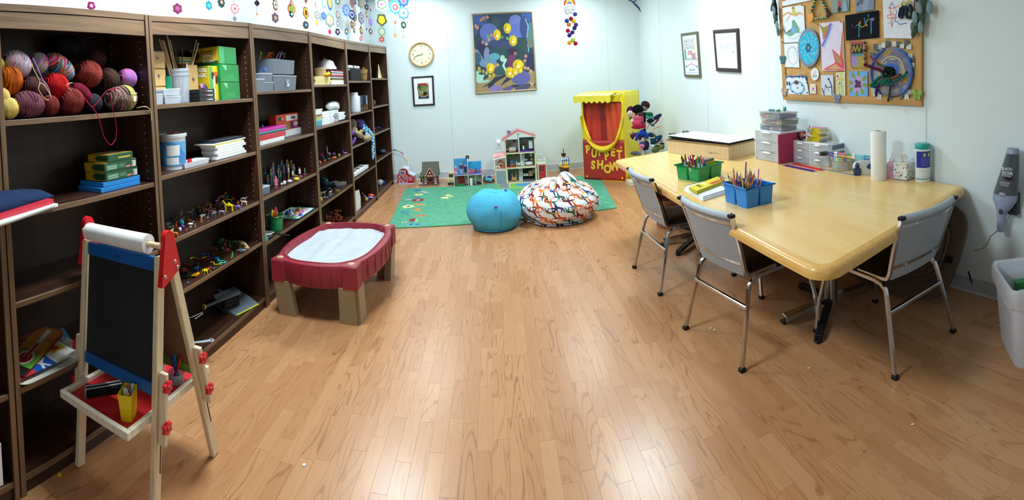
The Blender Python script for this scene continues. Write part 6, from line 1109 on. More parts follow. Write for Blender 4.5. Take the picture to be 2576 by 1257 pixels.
def strainer(P,rz,col,lab,r=.07,hl=.11,hc=None,rim=.004,fin='plastic'):
 t=thing('strainer',lab,'strainer',P,rz);g=G(col);g.lathe([(r*math.sin(a),-r*.75*cos(a)+r*.76)for a in[i*pi/2/7 for i in range(8)]],n=20,cap=False);g.build('bowl',t,'haze' if fin=='haze' else fin,smooth=True,solid=.0015);g=G(col if fin!='haze' else '#b8bcc0');g.lathe([(r-.002,r*.76-.003),(r+rim,r*.76),(r-.002,r*.76+.004)],n=24,cap=False);g.build('rim',t,'plastic');g=G(hc or col);g.tube([(r,0,r*.76),(r+hl*.6,0,r*.8),(r+hl,0,r*.85)],[.008,.011,.012],8,flat=.5);g.lathe([(.007,-.003),(.016,-.003),(.016,.003),(.007,.003)],(r+hl+.01,0,r*.86),14,cap=False);g.build('handle',t,'plastic',smooth=True)
strainer((-.10,-5.22,zb+.001),radians(35),'#aab6c2','grey plastic strainer bowl with long handle on the bottom shelf near the easel',.065,.10);g=G('#b8bcc0');g.tube([onx(x,y,-.12)for x,y in((470,800),(484,797),(509,785),(511,788),(490,802))],.0022,5);single(g,'wire_loop','bent wire loop tool behind the grey strainer','wire tool','metal',onx(480,800,-.12))
# --- third bookcase
def clearbin(l,x0,x1,ys,dep,h,lab,dz,cols,seed,b=3,lid='#e4eaf2',n=18):t=tubbox(b,l,x0,x1,ys,dep,h,'#8f9cae',lab,dz,'clear_bin','haze',lid);w_=(S(x0,ys[0],b,l,-.03)-S(x1,ys[1],b,l,-.03)).length;fill(t,cols,w_*.36,dep*.3,h*.8,n,.014,'contents',seed);return t,w_
t,w_=clearbin(0,690,748,(224,218),.19,.115,'clear bin of pink craft bits with a white and blue sticker, lower of two',0,['#8c6068','#8a8288','#4a5a78','#6c7464'],3);face(t,(.03,-.0965,.06),UX,UZ,.055,.055,'#dfe8f2',[('r',.08,.4,.92,.95,'#2a5aa8'),('e',.5,.68,.2,.15,0,'#e8eef4'),('r',.1,.1,.5,.3,'#c03a3a')])
t,w_=clearbin(0,690,746,(224,218),.19,.12,'clear bin overflowing with orange pipe cleaners, upper of two',.135,['#a8401c','#a0a098','#5a3a28','#2a2a30'],5,lid=None);rg=random.Random(3);BT=mw(t)
for i in range(14):
 c=('#d86a24','#e8d030','#2a9ac8','#c84a1c','#7a2a6a','#e08a24','#3a3a44')[i%7];x0_,y0_=rg.uniform(-w_*.4,w_*.2),rg.uniform(-.07,.07);L_=rg.uniform(.06,.2);g=G(c);g.tube([(x0_,y0_,.09),(x0_+L_*.3,y0_,.13+rg.random()*.03),(x0_+L_*.7,y0_+.02,.14+rg.random()*.03),(x0_+L_,y0_+.02,.12+rg.random()*.05)],.0035,6);o=single(g,'pipe_cleaner',('long','short','bent','upright','curled','drooping','arched','straight','twisted','thin','thick','leaning','crossing','loose')[i]+' '+('orange','yellow','blue','red orange','purple','amber','charcoal')[i%7]+' pipe cleaner sticking out of the upper clear bin','pipe cleaner','wool',group='pipe cleaners in the upper clear bin');o.matrix_world=BT@Matrix.Translation((0,0,.03))
t,w_=clearbin(0,667,689,(224,222),.10,.062,'clear small box of yellow and blue beads, lower of two',0,['#e0c020','#2a6ac0','#e8e8e8','#c87a2c'],7,n=30);t,w_=clearbin(0,660,688,(222,219),.10,.055,'clear small box above the bead box',.075,['#d8dce0','#c0c8d0'],8,n=8)
t,w_=clearbin(0,646,668,(231,229),.07,.085,'frosted cup of pale yellow sticks at the left corner of the shelf',0,['#d8d080','#e8e4c0'],9,n=14)
g=G('#2a6ac8');g.tube([(-.03,0,0),(-.02,0,.03),(.01,0,.035),(.03,0,.01)],.006,8);o=single(g,'looped_rope','blue looped cord lying on the small clear box','cord','plastic',smooth=True);o.location=onx(662,176,-.06);o.location.z=SH[3][0]+.142
def bottle(b,l,px,py,r,h,col,cap,lab,name='glue_bottle',cat='bottle',fin='haze',sh=.62):
 p=S(px,py,b,l,-.2);t=thing(name,lab,cat,(min(p.x,-.02-r),p.y,p.z+.0005));g=G(col);g.lathe([(r*.9,0),(r,.004),(r,h*sh),(r*.5,h*(sh+.12)),(r*.45,h*(sh+.16))],n=20,sy=1);g.build('body',t,fin,smooth=50);g=G(cap);g.lathe([(r*.52,h*(sh+.16)),(r*.5,h*.86),(r*.2,h),(0,h)],n=16);g.build('cap',t,'plastic',smooth=50);return t
bottle(3,1,659,320,.036,.135,'#c8b8d0','#1c4ad0','pale violet glue bottle with a blue nozzle')
z=0
for i,(c,h,nm,x0,x1)in enumerate((('#eef2f4',.032,'white lowest',653,716),('#c8303c',.042,'red',652,720),('#1c2226',.008,'black',652,722),('#2aa6b0',.010,'turquoise',652,722),('#cc18a0',.022,'magenta topmost',651,722))):t,_=shelfbox(3,1,x0,x1,(370,351),.15,h,c,'stacked_tray',nm+' tray of the stacked trays on the left','tray',z,fin='plastic',group='stacked trays');z+=h+.001
t,w_=shelfbox(3,1,718,775,(345,333),.12,.055,'#e0e4ea','white_box','white cardboard box with a barcode under the orange bag box','box',0,xf=-.13);face(t,(.02,-.0605,.035),UX,UZ,.03,.018,'#f4f4f4',[('r',.1*i,.1,.1*i+.05,.9,'#505860')for i in range(10)],20,4)
t,w_=shelfbox(3,1,775,786,(332,330),.14,.11,'#d8502c','small_orange_box','orange and yellow box at the right behind the bag boxes','box',0,xf=-.10)
t,w_=shelfbox(3,1,697,779,(346,326),.07,.14,'#d24a20','bag_box','orange and purple box of storage slider bags','box',.056,xf=-.15);face(t,(0,-.0358,.07),UX,UZ,w_-.003,.137,'#d84c20',[('r',.38,.0,.9,.5,'#6c1c5c'),('r',.27,.55,.62,.92,'#eef0f2'),('p',[(.1,.05),(.1,.3),(.36,.42),(.36,.05)],'#7a8a3a'),('e',.1,.75,.06,.12,0,'#1c2a6a'),('r',.14,.68,.2,.8,'#e8d030')],90,50)
tm=mw(t);text('Hefty',.046,tm@Matrix.Translation((-.013,-.0366,.102))@MX,t,'lettering','#1c2a6c',.0004,bold=.0016);text('SLIDER',.033,tm@Matrix.Translation((.036,-.0366,.040))@MX,t,'lettering','#eceae8',.0004,bold=.0012);text('STORAGE',.014,tm@Matrix.Translation((.036,-.0366,.061))@MX,t,'lettering','#eceae8',.0004);text('GALLON',.014,tm@Matrix.Translation((.036,-.0366,.018))@MX,t,'lettering','#eceae8',.0004)
t,w_=shelfbox(3,1,768,784,(332,328),.08,.13,'#8a2a78','purple_box','purple bag box edge behind the orange one','box',.056,xf=-.235)
# toy people
k5=4.333;PP='''70,360,520,blue,2c5f9c,3a4a58,2a2420;124,343,520,grey green,4c6860,3a4a48,5a5a50;122,385,602,teal,1f6470,3c5a64,1a1614;150,470,617,maroon,8c2038,2060a8,2a1c18;164,325,480,bright blue,1c6cb0,2a3c50,1c1a18;186,405,600,green,2c8058,2c7850,6a4430;210,375,590,mauve,6c5a84,5a5878,8a8a88;225,340,480,black,202a34,2c3a48,181412;240,490,628,pink,d86a88,d86a88,6a3424;255,348,500,slate,4c5c64,3c4850,1e2630;264,432,572,cornflower,3068b8,2c6078,d8b820;290,428,562,lime,5a9c3c,3c6a70,7a4a30;300,305,455,tan,9a6a44,6a4a34,5a3424;328,368,536,violet,5c4470,4a3a58,4a2c24;268,372,520,silver,6c7880,50585c,9aa0a0;356,312,470,grey,5a6064,3c4044,2a2420;376,360,530,white and gold,e0e4e8,b89a30,e0c020;408,315,480,brown,6a4838,4a3428,5a4468;432,352,490,stone,8a8c84,6c6c64,4a3a30'''
for r in PP.split(';'):
 x,y0,y1,nm,tc_,lc,hc=r.split(',');x,y0,y1=float(x),float(y0),float(y1);p=onz(640+x/k5,330+y1/k5,SH[3][2]);p.x=max(min(p.x,-.03),-.27);h=up(p.x,p.y,640+x/k5,330+y0/k5)-p.z
 doll('toy_person','%s-clothed toy person %s among the standing toy people'%(nm,'at the left' if x<140 else 'left of the middle' if x<235 else 'in the middle' if x<310 else 'at the right'),p+Vector((0,0,.0008)),min(h,.15),'#'+hc,'#c89a78' if nm not in('teal','black','slate')else '#5a3a28','#'+tc_,'#'+lc,'toy person',group='toy people on the third shelf',rz=radians(60+(x*7)%60),skirt=nm=='pink')
def wc(x,y):return 'at the right of the toy people'
for(x,y1,h,nm,a,b_)in((495,492,100,'white and violet','#e8e4f0','#7a5ac8'),(420,508,90,'blue and white','#e8ecf4','#2a6ad0'),(550,466,66,'blue-haired green','#3a9a4c','#2a9cd0')):
 p=onz(640+x/k5,330+y1/k5,SH[3][2]);s_=h/k5*mpp(p);g=G('#d86a90');g.lathe([(s_*.28,0),(s_*.28,s_*.06),(0,s_*.06)],n=16);o=single(g,'figure_base','round pink stand under the %s figurine'%nm,'base','plastic',(p.x,p.y,p.z)if False else None);o.location=p;doll('toy_figurine',nm+' small figurine on a pink stand',p+Vector((0,0,s_*.06)),s_*.94,b_,'#f0c8a8',a,b_,'figurine',skirt=True,rz=1.2)
toys(3,2,640,330,k5,'l,white and red baby,330,585,50,50,e4e8ee/c83a4a,60;l,yellow and purple clown,460,540,80,40,d8c82c/7a4a9c,20;l,white and pink lying doll,385,560,70,34,e8dce8/c05a90,10;l,white and red ball,298,590,34,30,e8e8ea/c0303c,0;d,pale green lizard,605,435,80,16,a8b88a,170;F,yellow snail,450,500,60,26,c8c03c,0;l,violet goggles,350,480,50,40,4a3a6c,0',lambda x,y:('at the left front' if x<340 else 'at the right end' if x>500 else 'at the middle front')+' beside the toy people','small toys beside the toy people')
t,w_=clearbin(2,657,681,(493,484),.12,.05,'clear box of blue counters at the corner beside the toy people',0,['#2a7ae0','#2a7ae0'],4,n=8)
# sand toys
p=S(688,576,3,3);p.x=-.085;t=thing('green_bucket','green toy bucket with a wavy rim full of scoops','bucket',p+Vector((0,0,.0008)));g=G('#15854a');n_=32
g.loft([[(cos(a)*r,sin(a)*r,z+w_*sin(a*8))for a in[2*pi*i/n_ for i in range(n_)]]for r,z,w_ in((.052,0,0),(.062,.085,0),(.064,.095,.0),(.075,.112,.006),(.072,.116,.006),(.060,.092,0),(.05,.01,0))],cap=(1,1));g.build('bucket_body',t,'plastic',smooth=50)
for i,(dx,dy,h,c,nm)in enumerate(((0,.01,.17,'#c0242c','large red'),(.01,-.03,.15,'#c83028','small red'),(-.01,.04,.14,'#e0b820','yellow'),(0,-.045,.16,'#e0c020','lime yellow'))):g=G(c);g.tube([(dx,dy*.5,.02),(dx,dy,h*.7)],.006,7);g.ell((dx,dy,h*.85),(.012,.024,.034),10,7);o=single(g,'scoop',nm+' scoop standing in the green bucket','scoop','plastic',group='scoops in the green bucket',smooth=True);o.location=t.location
A=S(717,550,3,3);c_=(S(690,545,3,3)+S(780,518,3,3))/2;t=thing('toy_tray','white tray with turquoise rim holding sand moulds','tray',(-.13,-3.50,SH[3][3]+.0008),radians(90));g=G('#e6ecec');g.loft([rr(.175,.105,.03,0),rr(.19,.12,.03,.012),rr(.186,.116,.03,.012),rr(.172,.102,.03,.003)]);g.build('tray_body',t,'plastic');g=G('#1c9ca8');g.loft([rr(.19,.12,.03,.011),rr(.195,.125,.03,.015),rr(.186,.116,.03,.0155),rr(.186,.116,.03,.011)],cap=(0,0));g.build('rim',t,'plastic');TM=mw(t)
def mould(lab,x,y,col,kind,s_=.03): 
 g=G(col)
 if kind=='f':g.lathe([(s_,0),(s_*.85,s_*.5),(s_*.2,s_*1.3),(s_*.13,s_*2.2),(0,s_*2.2)],n=18)
 elif kind=='b':g.box((0,0,s_*.4),(s_*2,s_*1.3,s_*.8),b=.003);g.box((0,0,s_*.9),(s_*1.2,s_*.8,s_*.3),b=.002)
 else:g.lathe([(s_*.9,0),(s_,s_*.3),(s_*.5,s_),(0,s_*1.1)],n=8)
 o=single(g,'sand_mould',lab+' on the turquoise-rimmed tray','sand toy','plastic',group='sand toys on the tray',smooth=40);o.matrix_world=TM@Matrix.Translation((x,y,.0035))
for a in(('white funnel',-.09,-.01,'#ccd4e4','f',.036),('green dome mould',-.13,-.05,'#3a9c48','l',.024),('pink round mould',-.09,-.055,'#d87aa8','l',.026),('blue castle mould',-.05,-.08,'#1c62c8','b',.02),('yellow crab mould',-.02,-.03,'#e0b81c','l',.026),('tall pink cup',.03,-.04,'#e080b0','f',.026),('blue scoop mould',-.03,.05,'#1c5ac0','l',.03),('dark blue ring mould',.03,.05,'#1c50b0','l',.03),('yellow castle mould',.12,.01,'#e6c41c','b',.024),('orange fish mould',.08,-.01,'#e08a3c','l',.02),('flat pink shell',.09,-.05,'#e8a8c4','b',.018)):mould(*a)
strainer((-.05,-4.19,SH[3][3]+.001),radians(-10),'#8a8e90','wire strainer with a black handle sticking out past the shelf edge',.05,.13,'#1c1f22',fin='haze')
g=G('#12a08c');g.lathe([(.03,0),(.034,.02),(.02,.05),(0,.055)],n=16);single(g,'turquoise_cup','small turquoise cup in the shelf corner under the strainer','cup','plastic',smooth=True).location=(-.035,-4.275,SH[3][3]+.0008)
# --- fourth bookcase
k3=4.19
def C3(x,y):return 630+x/k3,60+y/k3
def stack(b,l,x0,x1,ys,dep,items,lab,group,dz=0.,name='book'):
 z=dz
 for i,(c,h)in enumerate(items):j=((i*37)%5-2)*.8;t,_=shelfbox(b,l,x0+j,x1+j*1.4,ys,dep,h,c,name,'%s one from the bottom of the %s'%(('first','second','third','fourth','fifth','sixth','seventh','eighth','ninth','tenth','eleventh','twelfth')[i],lab),name.replace('_',' '),z,fin='paper',group=group,rz=0);z+=h+.0006
 return z
stack(4,0,793,833,(213,212),.16,[('#d8c890',.016)]*5,'cream paper bundle stack','cream paper bundles',name='paper_bundle')
stack(4,0,835,874,(212,209),.16,[('#e0e4f0',.022),('#dfe3ee',.022),('#c8a858',.01),('#3a2a2c',.012),('#d8dce0',.01),('#4a5a58',.01),('#b04a58',.02),('#e4e6ea',.01),('#3a3c40',.010),('#dcdfe2',.012),('#6a2438',.014)],'stack of papers and books under the white hat','papers and books under the hat')
p=S(*C3(820,640),4,0);t=thing('papier_hat','white and grey papier-mache cap on top of the paper stack','hat',(-.14,p.y+.02,SH[4][0]+.168));g=G('#c4c8cc');g.lathe([(.14,0),(.138,.02),(.12,.04),(.10,.085),(.05,.11),(0,.115)],n=24,sx=.8);g.build('crown',t,'paper',smooth=50);g=G('#9a9ea2');g.cyl((.0,-.04,.1),(0,-.04,.135),.012,.003,8);g.build('peak',t,'paper')
p=S(*C3(728,640),4,0);g=G('#b89a78');g.lathe([(.06,0),(.06,.07),(.062,.07),(.062,.095),(0,.096)],n=24);single(g,'round_box','tan round cardboard box on the cream paper bundles','round box','matte',smooth=40).location=(-.10,p.y-.01,SH[4][0]+.084);g=G('#e0b41c');g.ell((0,0,.02),(.03,.055,.018),12,6);g.ell((0,.05,.03),(.02,.02,.022),8,6);single(g,'yellow_cloth','bright yellow folded cloth hanging on the cream bundles','cloth','fabric',smooth=True).location=(-.032,p.y,SH[4][0]+.084)
stack(4,1,795,812,(321,317),.12,[('#5a9cb0',.05),('#8ac0cc',.02),('#c8c84a',.016),('#b89a7c',.014),('#5a4a48',.01),('#dcdcd8',.02),('#e4e4e0',.018),('#dad8cc',.014)],'blue and white paper stack at the left','blue and white paper stack');stack(4,1,840,868,(309,303),.12,[('#1c1e22',.012)]+[('#dfe4ea',.02)]*4,'white paper stack behind the white boxes','white paper stack')
shelfbox(4,1,811,832,(315,313),.10,.13,'#e4e8ee','white_box','white box left of the two under the cotton balls','box');shelfbox(4,1,833,853,(313,308),.10,.13,'#dfe4ea','white_box','white box right of the two under the cotton balls','box')
p=S(*C3(840,1050),4,1);t=thing('cotton_bag','clear bag of white cotton balls lying on the white boxes','bag',(-.08,p.y,SH[4][1]+.131));rg=random.Random(6);g=G('#f2f6f8')
for i in range(26):g.ell((rg.uniform(-.03,.03),rg.uniform(-.13,.12),.022+rg.uniform(0,.04)),.022,8,6)
tag(g.build('cotton_balls',t,'wool',smooth=True),kind='stuff');g=G('#e6eef2');g.ell((0,0,.045),(.06,.17,.05),16,8);g.build('film',t,'thin',smooth=True)
def wd(x,y):return('on the left' if x<780 else 'on the right' if x>880 else 'in the middle')+(' front' if y>290 else ' back')+' of the third shelf, fourth bookcase'
toys(4,2,640,330,k5,'l,tan stone house block,775,205,100,84,6c6458,0;l,black pot,728,232,60,60,1a1c20,0;l,white card,694,250,22,90,c8ccd0,0;b,green tree,845,190,34,70,3a9c58,90;p,magenta table,730,280,60,40,b02c88,0;l,blue barrel,750,310,30,44,2c6ab0,0;l,orange pumpkin,716,370,44,50,c87040,0;l,blue cup,700,395,22,28,3a80c8,0;l,red mushroom,768,345,30,34,b83a34,0;l,rainbow arch,815,268,44,40,c8a0c0/e0d0e0,0;f,green lily pad,800,318,70,26,5a7c34,0;l,purple bench,865,262,50,34,9a6cb8,0;l,orange sofa,875,300,50,26,d06038,0;l,yellow cube,925,275,26,30,c8b450,0;b,beige tower,963,228,40,70,c0a060,90;l,yellow tray,935,236,40,24,d8cc50,0;l,blue tin,967,240,24,34,2c4cb0,0;l,pink slab,990,242,60,12,c890b0,0;l,red basket,826,226,50,44,b84038/3a9c48,0;l,yellow ducklings,860,232,40,26,c8b03c,0;p,magenta arch,880,222,50,40,90286c,0;l,orange ball,855,306,26,24,d06048,0;l,red ball,770,325,22,22,c03a38,0',wd,'small toys of the third shelf, fourth bookcase')
t,w_=clearbin(3,843,873,(470,464),.13,.035,'white mesh basket of toy eggs',0,['#d8c02c','#e0c840','#d88a30','#c8a020','#e080a0'],2,b=4,lid=None,n=20)
def we(x,y):return('on the left' if x<780 else 'on the right' if x>860 else 'in the middle')+' of the fourth shelf, fourth bookcase'
toys(4,3,640,330,k5,'l,teal crumpled scarf,765,610,130,110,1c4c58,0;l,teal loose scarf end,870,606,80,50,1e5864,0;l,charcoal case,790,645,120,40,2a3238,0;l,yellow plush chick,920,560,60,50,c8c03c,0;l,orange toy fruit,852,548,44,40,c08a30,0;l,pink egg,873,572,34,36,d090a8,0;s,green comb,920,648,70,14,3a9c50,-30;s,red comb,900,640,70,14,c04a40,-30;s,purple comb,895,632,70,14,6a4aa8,-30;s,orange comb,910,655,66,12,d88040,-30;d,yellow dog,718,710,30,50,b8a040,60;d,white zebra cart,752,704,60,60,b8b8b0,40;d,white horse cart,828,690,44,50,c0c0b4,60;l,yellow school bus,728,775,50,60,d89c1c,60;l,blue car,762,738,40,30,3c90b8,60;l,burgundy car,795,740,40,28,6a4a5c,60;l,navy car,826,722,44,34,2c5080,60;l,black car,855,706,34,26,32383c,60;l,yellow digger,718,695,34,40,8a7830,40',we,'toys of the fourth shelf, fourth bookcase')
p0=lambda x:onx(x,560,-.14)
for i,(x,h,c,lab)in enumerate(((815,.20,'#1c3834','snow-tipped dark pine'),(812,.12,'#24303a','dark blue shell'),(828,.15,'#2a3c3a','grey pine'))):
 p=onz(x,572,BASE+.02);g=G(c)
 for k in range(5):g.lathe([(h*.32*(1-k*.17),h*k*.18),(h*.08,h*(k*.18+.26)),(0,h*(k*.18+.27))],n=9,col=c if k%2==0 else '#8a9694')
 single(g,'toy_tree',lab+' toy tree low in the fourth bookcase','toy tree','matte').location=(-.16,-2.95+.09*i,BASE+.001)
rg=random.Random(9)
for i in range(3):
 g=G(('#8a3c24','#6c2a1c','#984a2c')[i])
 for k in range(26):a=rg.uniform(0,6.28);h=rg.uniform(.03,.13);g.ell((cos(a)*.05*rg.random(),sin(a)*.06,h),(.012,.014,.014),6,5)
 single(g,'toy_coral',('rust','dark brown','orange brown')[i]+' bushy toy coral low in the fourth bookcase','toy coral','matte').location=(-.12-.05*(i==1),-2.66+.13*i,BASE+.001)
# --- fifth and sixth bookcases
t=tubbox(5,0,884,908,(205,203),.20,.16,'#15171a','black woven basket holding white papers',0,'black_basket','matte',None);bw=abs((onx(884,205,-.03)-onx(908,203,-.03)).y)
g=G('#22262a')
for k in range(8):z=.012+.019*k;q=.455+.03*k/8;g.tube([(sx_*bw*(q+.03),sy_*.2*(q+.03),z)for sx_,sy_ in((-1,-1),(1,-1),(1,1),(-1,1))],.006,5,closed=True)
tag(g.build('weave',t,'matte'),kind='stuff')
for i,c in enumerate(('#e8eaf0','#b8bcd8','#e4e6ee')):shelfbox(5,0,882+6*i,898+4*i,(200,200),.1,.07,c,'paper_packet',('left white','middle lilac','right white')[i]+' paper packet poking out of the black basket','paper',.12,fin='paper')
def vessel(b,l,px,py,prof,cols,name,lab,cat,fin='matte',x=-.12,n=24):
 q=onx(px,py,x);g=G();g.lathe(prof,n=n,cols=cols);return single(g,name,lab,cat,fin,smooth=35),Vector((x,q.y,SH[b][l]+.001))
for a in((5,0,919,196,[(.07,0),(.08,.02),(.085,.07),(.086,.11),(.09,.125),(.09,.16),(0,.161)],['#8a6c40','#a08050','#8a6c40','#b09060','#a88858','#b09060'],'wicker_basket','round woven basket beside the black basket','basket','cork',-.09),(5,1,892,286,[(.075,0),(.08,.01),(.08,.19),(.055,.21),(.055,.245),(0,.246)],['#dde6ee']*5,'white_jar','tall white plastic jar','jar','plastic',-.09)):o,P=vessel(*a);o.location=P;o.name=a[6]
g=G('#e0c020');g.ell((0,0,.01),(.05,.08,.03),12,6);single(g,'yellow_cloth','yellow cloth bulging from the woven basket','cloth','fabric',smooth=True).location=(-.09,onx(919,196,-.09).y,SH[5][0]+.165)
g=G('#c8a41c');g.lathe([(0,0),(.05,.0),(.01,.2),(0,.22)],n=24)
shelfbox(5,1,905,922,(258,255),.10,.12,'#1c2458','navy_box','navy box with a white logo on the cardboard tubes','box',.08);shelfbox(5,1,912,924,(257,254),.12,.115,'#c8ccd0','white_box','white box behind the navy box','box',.08)
for i in range(6):g=G('#b09878');c=onx(912+(i%3)*6,282-(i//3)*11-(i%3)*2.4,-.06);c.z=SH[5][1]+.0235+.042*(i//3);g.lathe([(.021,0),(.021,.12),(.018,.12),(.018,0),(.021,0)],n=16,M=Matrix.Rotation(-pi/2,4,'Y'),cap=False);single(g,'cardboard_tube',('left','middle','right')[i%3]+' tube in the '+('lower','upper')[i//3]+' row of cardboard tubes','tube','matte',group='cardboard tubes',smooth=40).location=c+Vector((.0,0,0))
def plush(label,parts,name,cat,fin='wool',ox=630,oy=60,s_=k3):
 t=None
 for nm,x,y,rx,ry,col,xp,rot in parts:
  c=onx(ox+x/s_,oy+y/s_,xp);m=mpp(c)/s_
  if t is None:t=thing(name,label,cat,c)
  g=G(col);g.ell(c,(min(rx,ry)*m,rx*m*1.35,ry*m),12,9,R=Matrix.Rotation(rot,3,'X'),f=lambda d:1+.08*noise.noise(d*5));g.build(nm,t,fin,smooth=True,w=1)
plush('beige shaggy plush animal sprawling off the shelf',[('body',1080,1070,45,70,'#7c6c54',-.12,0),('arm',1150,1170,110,32,'#a8947a',-.02,-.3),('leg',1230,1200,90,42,'#a8947a',.02,-.1),('head',1085,1130,50,50,'#94826a',-.08,0)],'plush_animal','plush toy')
plush('purple spiky plush in the fifth bookcase',[('body',1160,1060,60,50,'#5c4a8a',-.14,.3),('arm',1200,1100,60,24,'#66549a',-.1,.5),('spike',1130,1030,30,26,'#52407c',-.14,0),('star',1165,1135,36,22,'#c8b04c',-.05,0)],'plush_toy','plush toy')
plush('violet plush limbs hanging at the shelf front',[('limb',1090,1230,60,20,'#5c3c88',-.02,.4),('limb',1075,1150,24,26,'#6a4a90',-.02,0)],'plush_limb','plush toy')
rg=random.Random(11);t=thing('flower_garland','blue and white flower garland hanging down over the shelf edges','garland',onx(937,340,.02));GLP=[(915,322),(922,326),(929,331),(935,338),(938,346),(937,354),(939,362),(938,370),(937,378),(939,386),(938,393),(921,336),(926,343)]
for i,(x,y)in enumerate(GLP):
 g=G('#3a88d8');c=onx(x,y,.025);a0=rg.random()*3
 for k in range(6):a=a0+k*pi/3;g.ell(c+Vector((.006*rg.random(),cos(a)*.034,sin(a)*.03)),(.008,.022,.018),7,5,col='#3a88d8' if k%2 else '#7ab8e8')
 g.ell(c+Vector((.008,0,0)),.014,7,5,col='#d8e0a0');g.build('flower',t,'fabric',smooth=True,w=1)
A=onx(884,432,-.03);B=onx(925,412,-.03);t=thing('toy_keyboard','white toy keyboard slanting on the fourth shelf','toy instrument',(-.08,(A.y+B.y)/2,SH[5][3]+.001),radians(90));L_=abs(B.y-A.y);g=G('#e2e4e8');g.box((0,0,.03),(L_,.12,.05),b=.008);g.build('body',t,'plastic',smooth=40)
for k in range(12):g=G('#f4f4f4' if k%3 else '#1c1c20');g.box((-L_/2+L_*(k+.8)/13,-.01*(k%3==0),.057),(L_/15,.08 if k%3 else .05,.006));g.build('key',t,'plastic')
toys(5,3,640,330,k5,'s,green and red toy snake,1100,370,70,30,3a8a3c,20;l,brown beads,1180,355,80,24,4a3020,0;b,red maraca,1085,485,50,20,d8402c,60;b,orange maraca,1110,478,50,20,d85038,50;l,black tuning pegs,1235,385,60,30,1c1c20,0',lambda x,y:'beside the white toy keyboard','toys beside the keyboard')
A,B=onz(890,545,BASE),onz(917,520,BASE);t=thing('white_bin','white open-fronted stacking bin of plastic balls at the bookcase foot','bin',(-.0,(A.y+B.y)/2+.05,BASE+.001),radians(90)); 
g=G('#dfe4ea');PR=[(-.13,0),(.13,0),(.15,.12),(.10,.23),(-.12,.25),(-.15,.2)]
for y in(.10,-.10):g.prism([(x,z)for x,z in PR],-.003,.003,M=Matrix.Translation((0,y+.14,0))@MX)
g.box((0,.14,.004),(.26,.2,.006));g.box((-.138,.14,.11),(.006,.2,.22));g.box((.14,.14,.06),(.006,.2,.12));g.build('bin_shell',t,'plastic')
toys(5,4,640,330,k5,'l,orange disc,1270,715,90,34,e05a24/e05a24,0;l,violet disc,1265,730,90,20,8a70c0,0;F,orange carrot,1215,690,90,30,d86a28,40;F,yellow banana,1145,645,70,24,a8a83c,30;F,green pea pod,1180,672,50,24,3a8a44,30;l,yellow pepper,1222,765,50,50,b0a050,0;l,purple grapes,1200,725,40,34,a88ad0,0;l,lilac ball,1125,795,60,60,8c74c8,0;l,red ball,1115,815,44,44,c83a34,0;l,purple eggplant,1100,770,40,60,6c3a90,0',lambda x,y:'on the bottom shelf of the fifth bookcase','play food on the bottom shelf')
o,P=vessel(6,0,953,193,[(.075,0),(.07,.012),(.055,.014),(.012,.22),(0,.235)],['#8a8030','#b8a878','#c8b890','#b8a888'],'party_hat','gold foil cone party hat with tinsel brim','party hat','metal');o.location=P;o.name='party_hat'
toys(6,1,630,60,k3,'l,tan box,1305,825,30,60,8a7040,0',lambda x,y:'alone on the second shelf by the far wall','small things by the far wall');toys(6,2,630,60,k3,'l,red berry,1325,1085,30,30,b03a34,0;l,green berry,1360,1078,30,30,3a7c4c,0;l,blue tray,1350,1105,60,22,2a58b0,0;l,orange cup,1345,1075,26,26,c86a3c,0;l,pink cup,1320,1110,36,20,c05a8c,0',lambda x,y:'of the small bowl set, third shelf by the far wall','bowl set')
toys(6,3,640,330,k5,'l,white hat,1390,200,130,50,ccd4e0,0;l,dark blue crumpled bag,1385,250,130,60,1c2850,0;l,black shiny bag,1370,215,100,46,16181e,0',lambda x,y:'on the fourth shelf by the far wall','dress-up things')
toys(6,4,640,330,k5,'l,grey and yellow dump truck,1390,500,120,90,4c5048/a89030,60;l,orange cone,1335,470,30,60,d8582c,0;l,white van,1370,590,90,70,ccd0d4/3a4a58,60;l,royal blue plane,1400,580,60,50,2450b8,0;l,black disc,1410,500,36,36,16181a,0;f,white paper glider,1440,525,60,12,dfe4ec,0',lambda x,y:'on the bottom shelf by the far wall','toy vehicles')
# ================================================================ things on the big table
TZ0=.7405
def T(x,y,z=0.):return onz(1690+x/4.19,230+y/4.19,TZ0+z)
def T2(x,y,z=0.):return onz(1960+x/5.714,260+y/5.714,TZ0+z)
def foot(name,label,cat,A,F,B,group=None):
 """thing whose base shows left corner A, front corner F, right corner B; its local x runs F to B, y runs F to A"""
 x=B-F;y=A-F;t=thing(name,label,cat,F,math.atan2(x.y,x.x),group);return t,x.length,y.length,math.atan2(y.y,y.x)-math.atan2(x.y,x.x)
def lbox(t,nm,x0,x1,y0,y1,z0,z1,col,fin='plastic',b=.001,par=None):g=G(col);g.box(((x0+x1)/2,(y0+y1)/2,(z0+z1)/2),(x1-x0,y1-y0,z1-z0),b=b);return g.build(nm,par or t,fin)
t,wx,wy,_=foot('drawing_box','pale wooden drawing box with boards and white paper lying on it','box',T(95,592),T(600,726),T(878,655));hB=.125;wy=min(wy,.78)
lbox(t,'case',0,wx,0,wy,0,hB,'#d8c4a0','pine',.002);lbox(t,'lid_board',-.01,wx+.01,-.012,wy+.01,hB,hB+.014,'#8a7050','pine')
face(t,(wx*.0-.0008,wy*.22,hB*.42),(0,-1,0),UZ,.14,.05,'#d8c4a0',[('l',[(.05,.5),(.2,.3),(.35,.6),(.5,.4),(.7,.55),(.95,.35)],.03,'#3a3028'),('e',.05,.85,.03,.06,0,'#c03a30')],60,24)
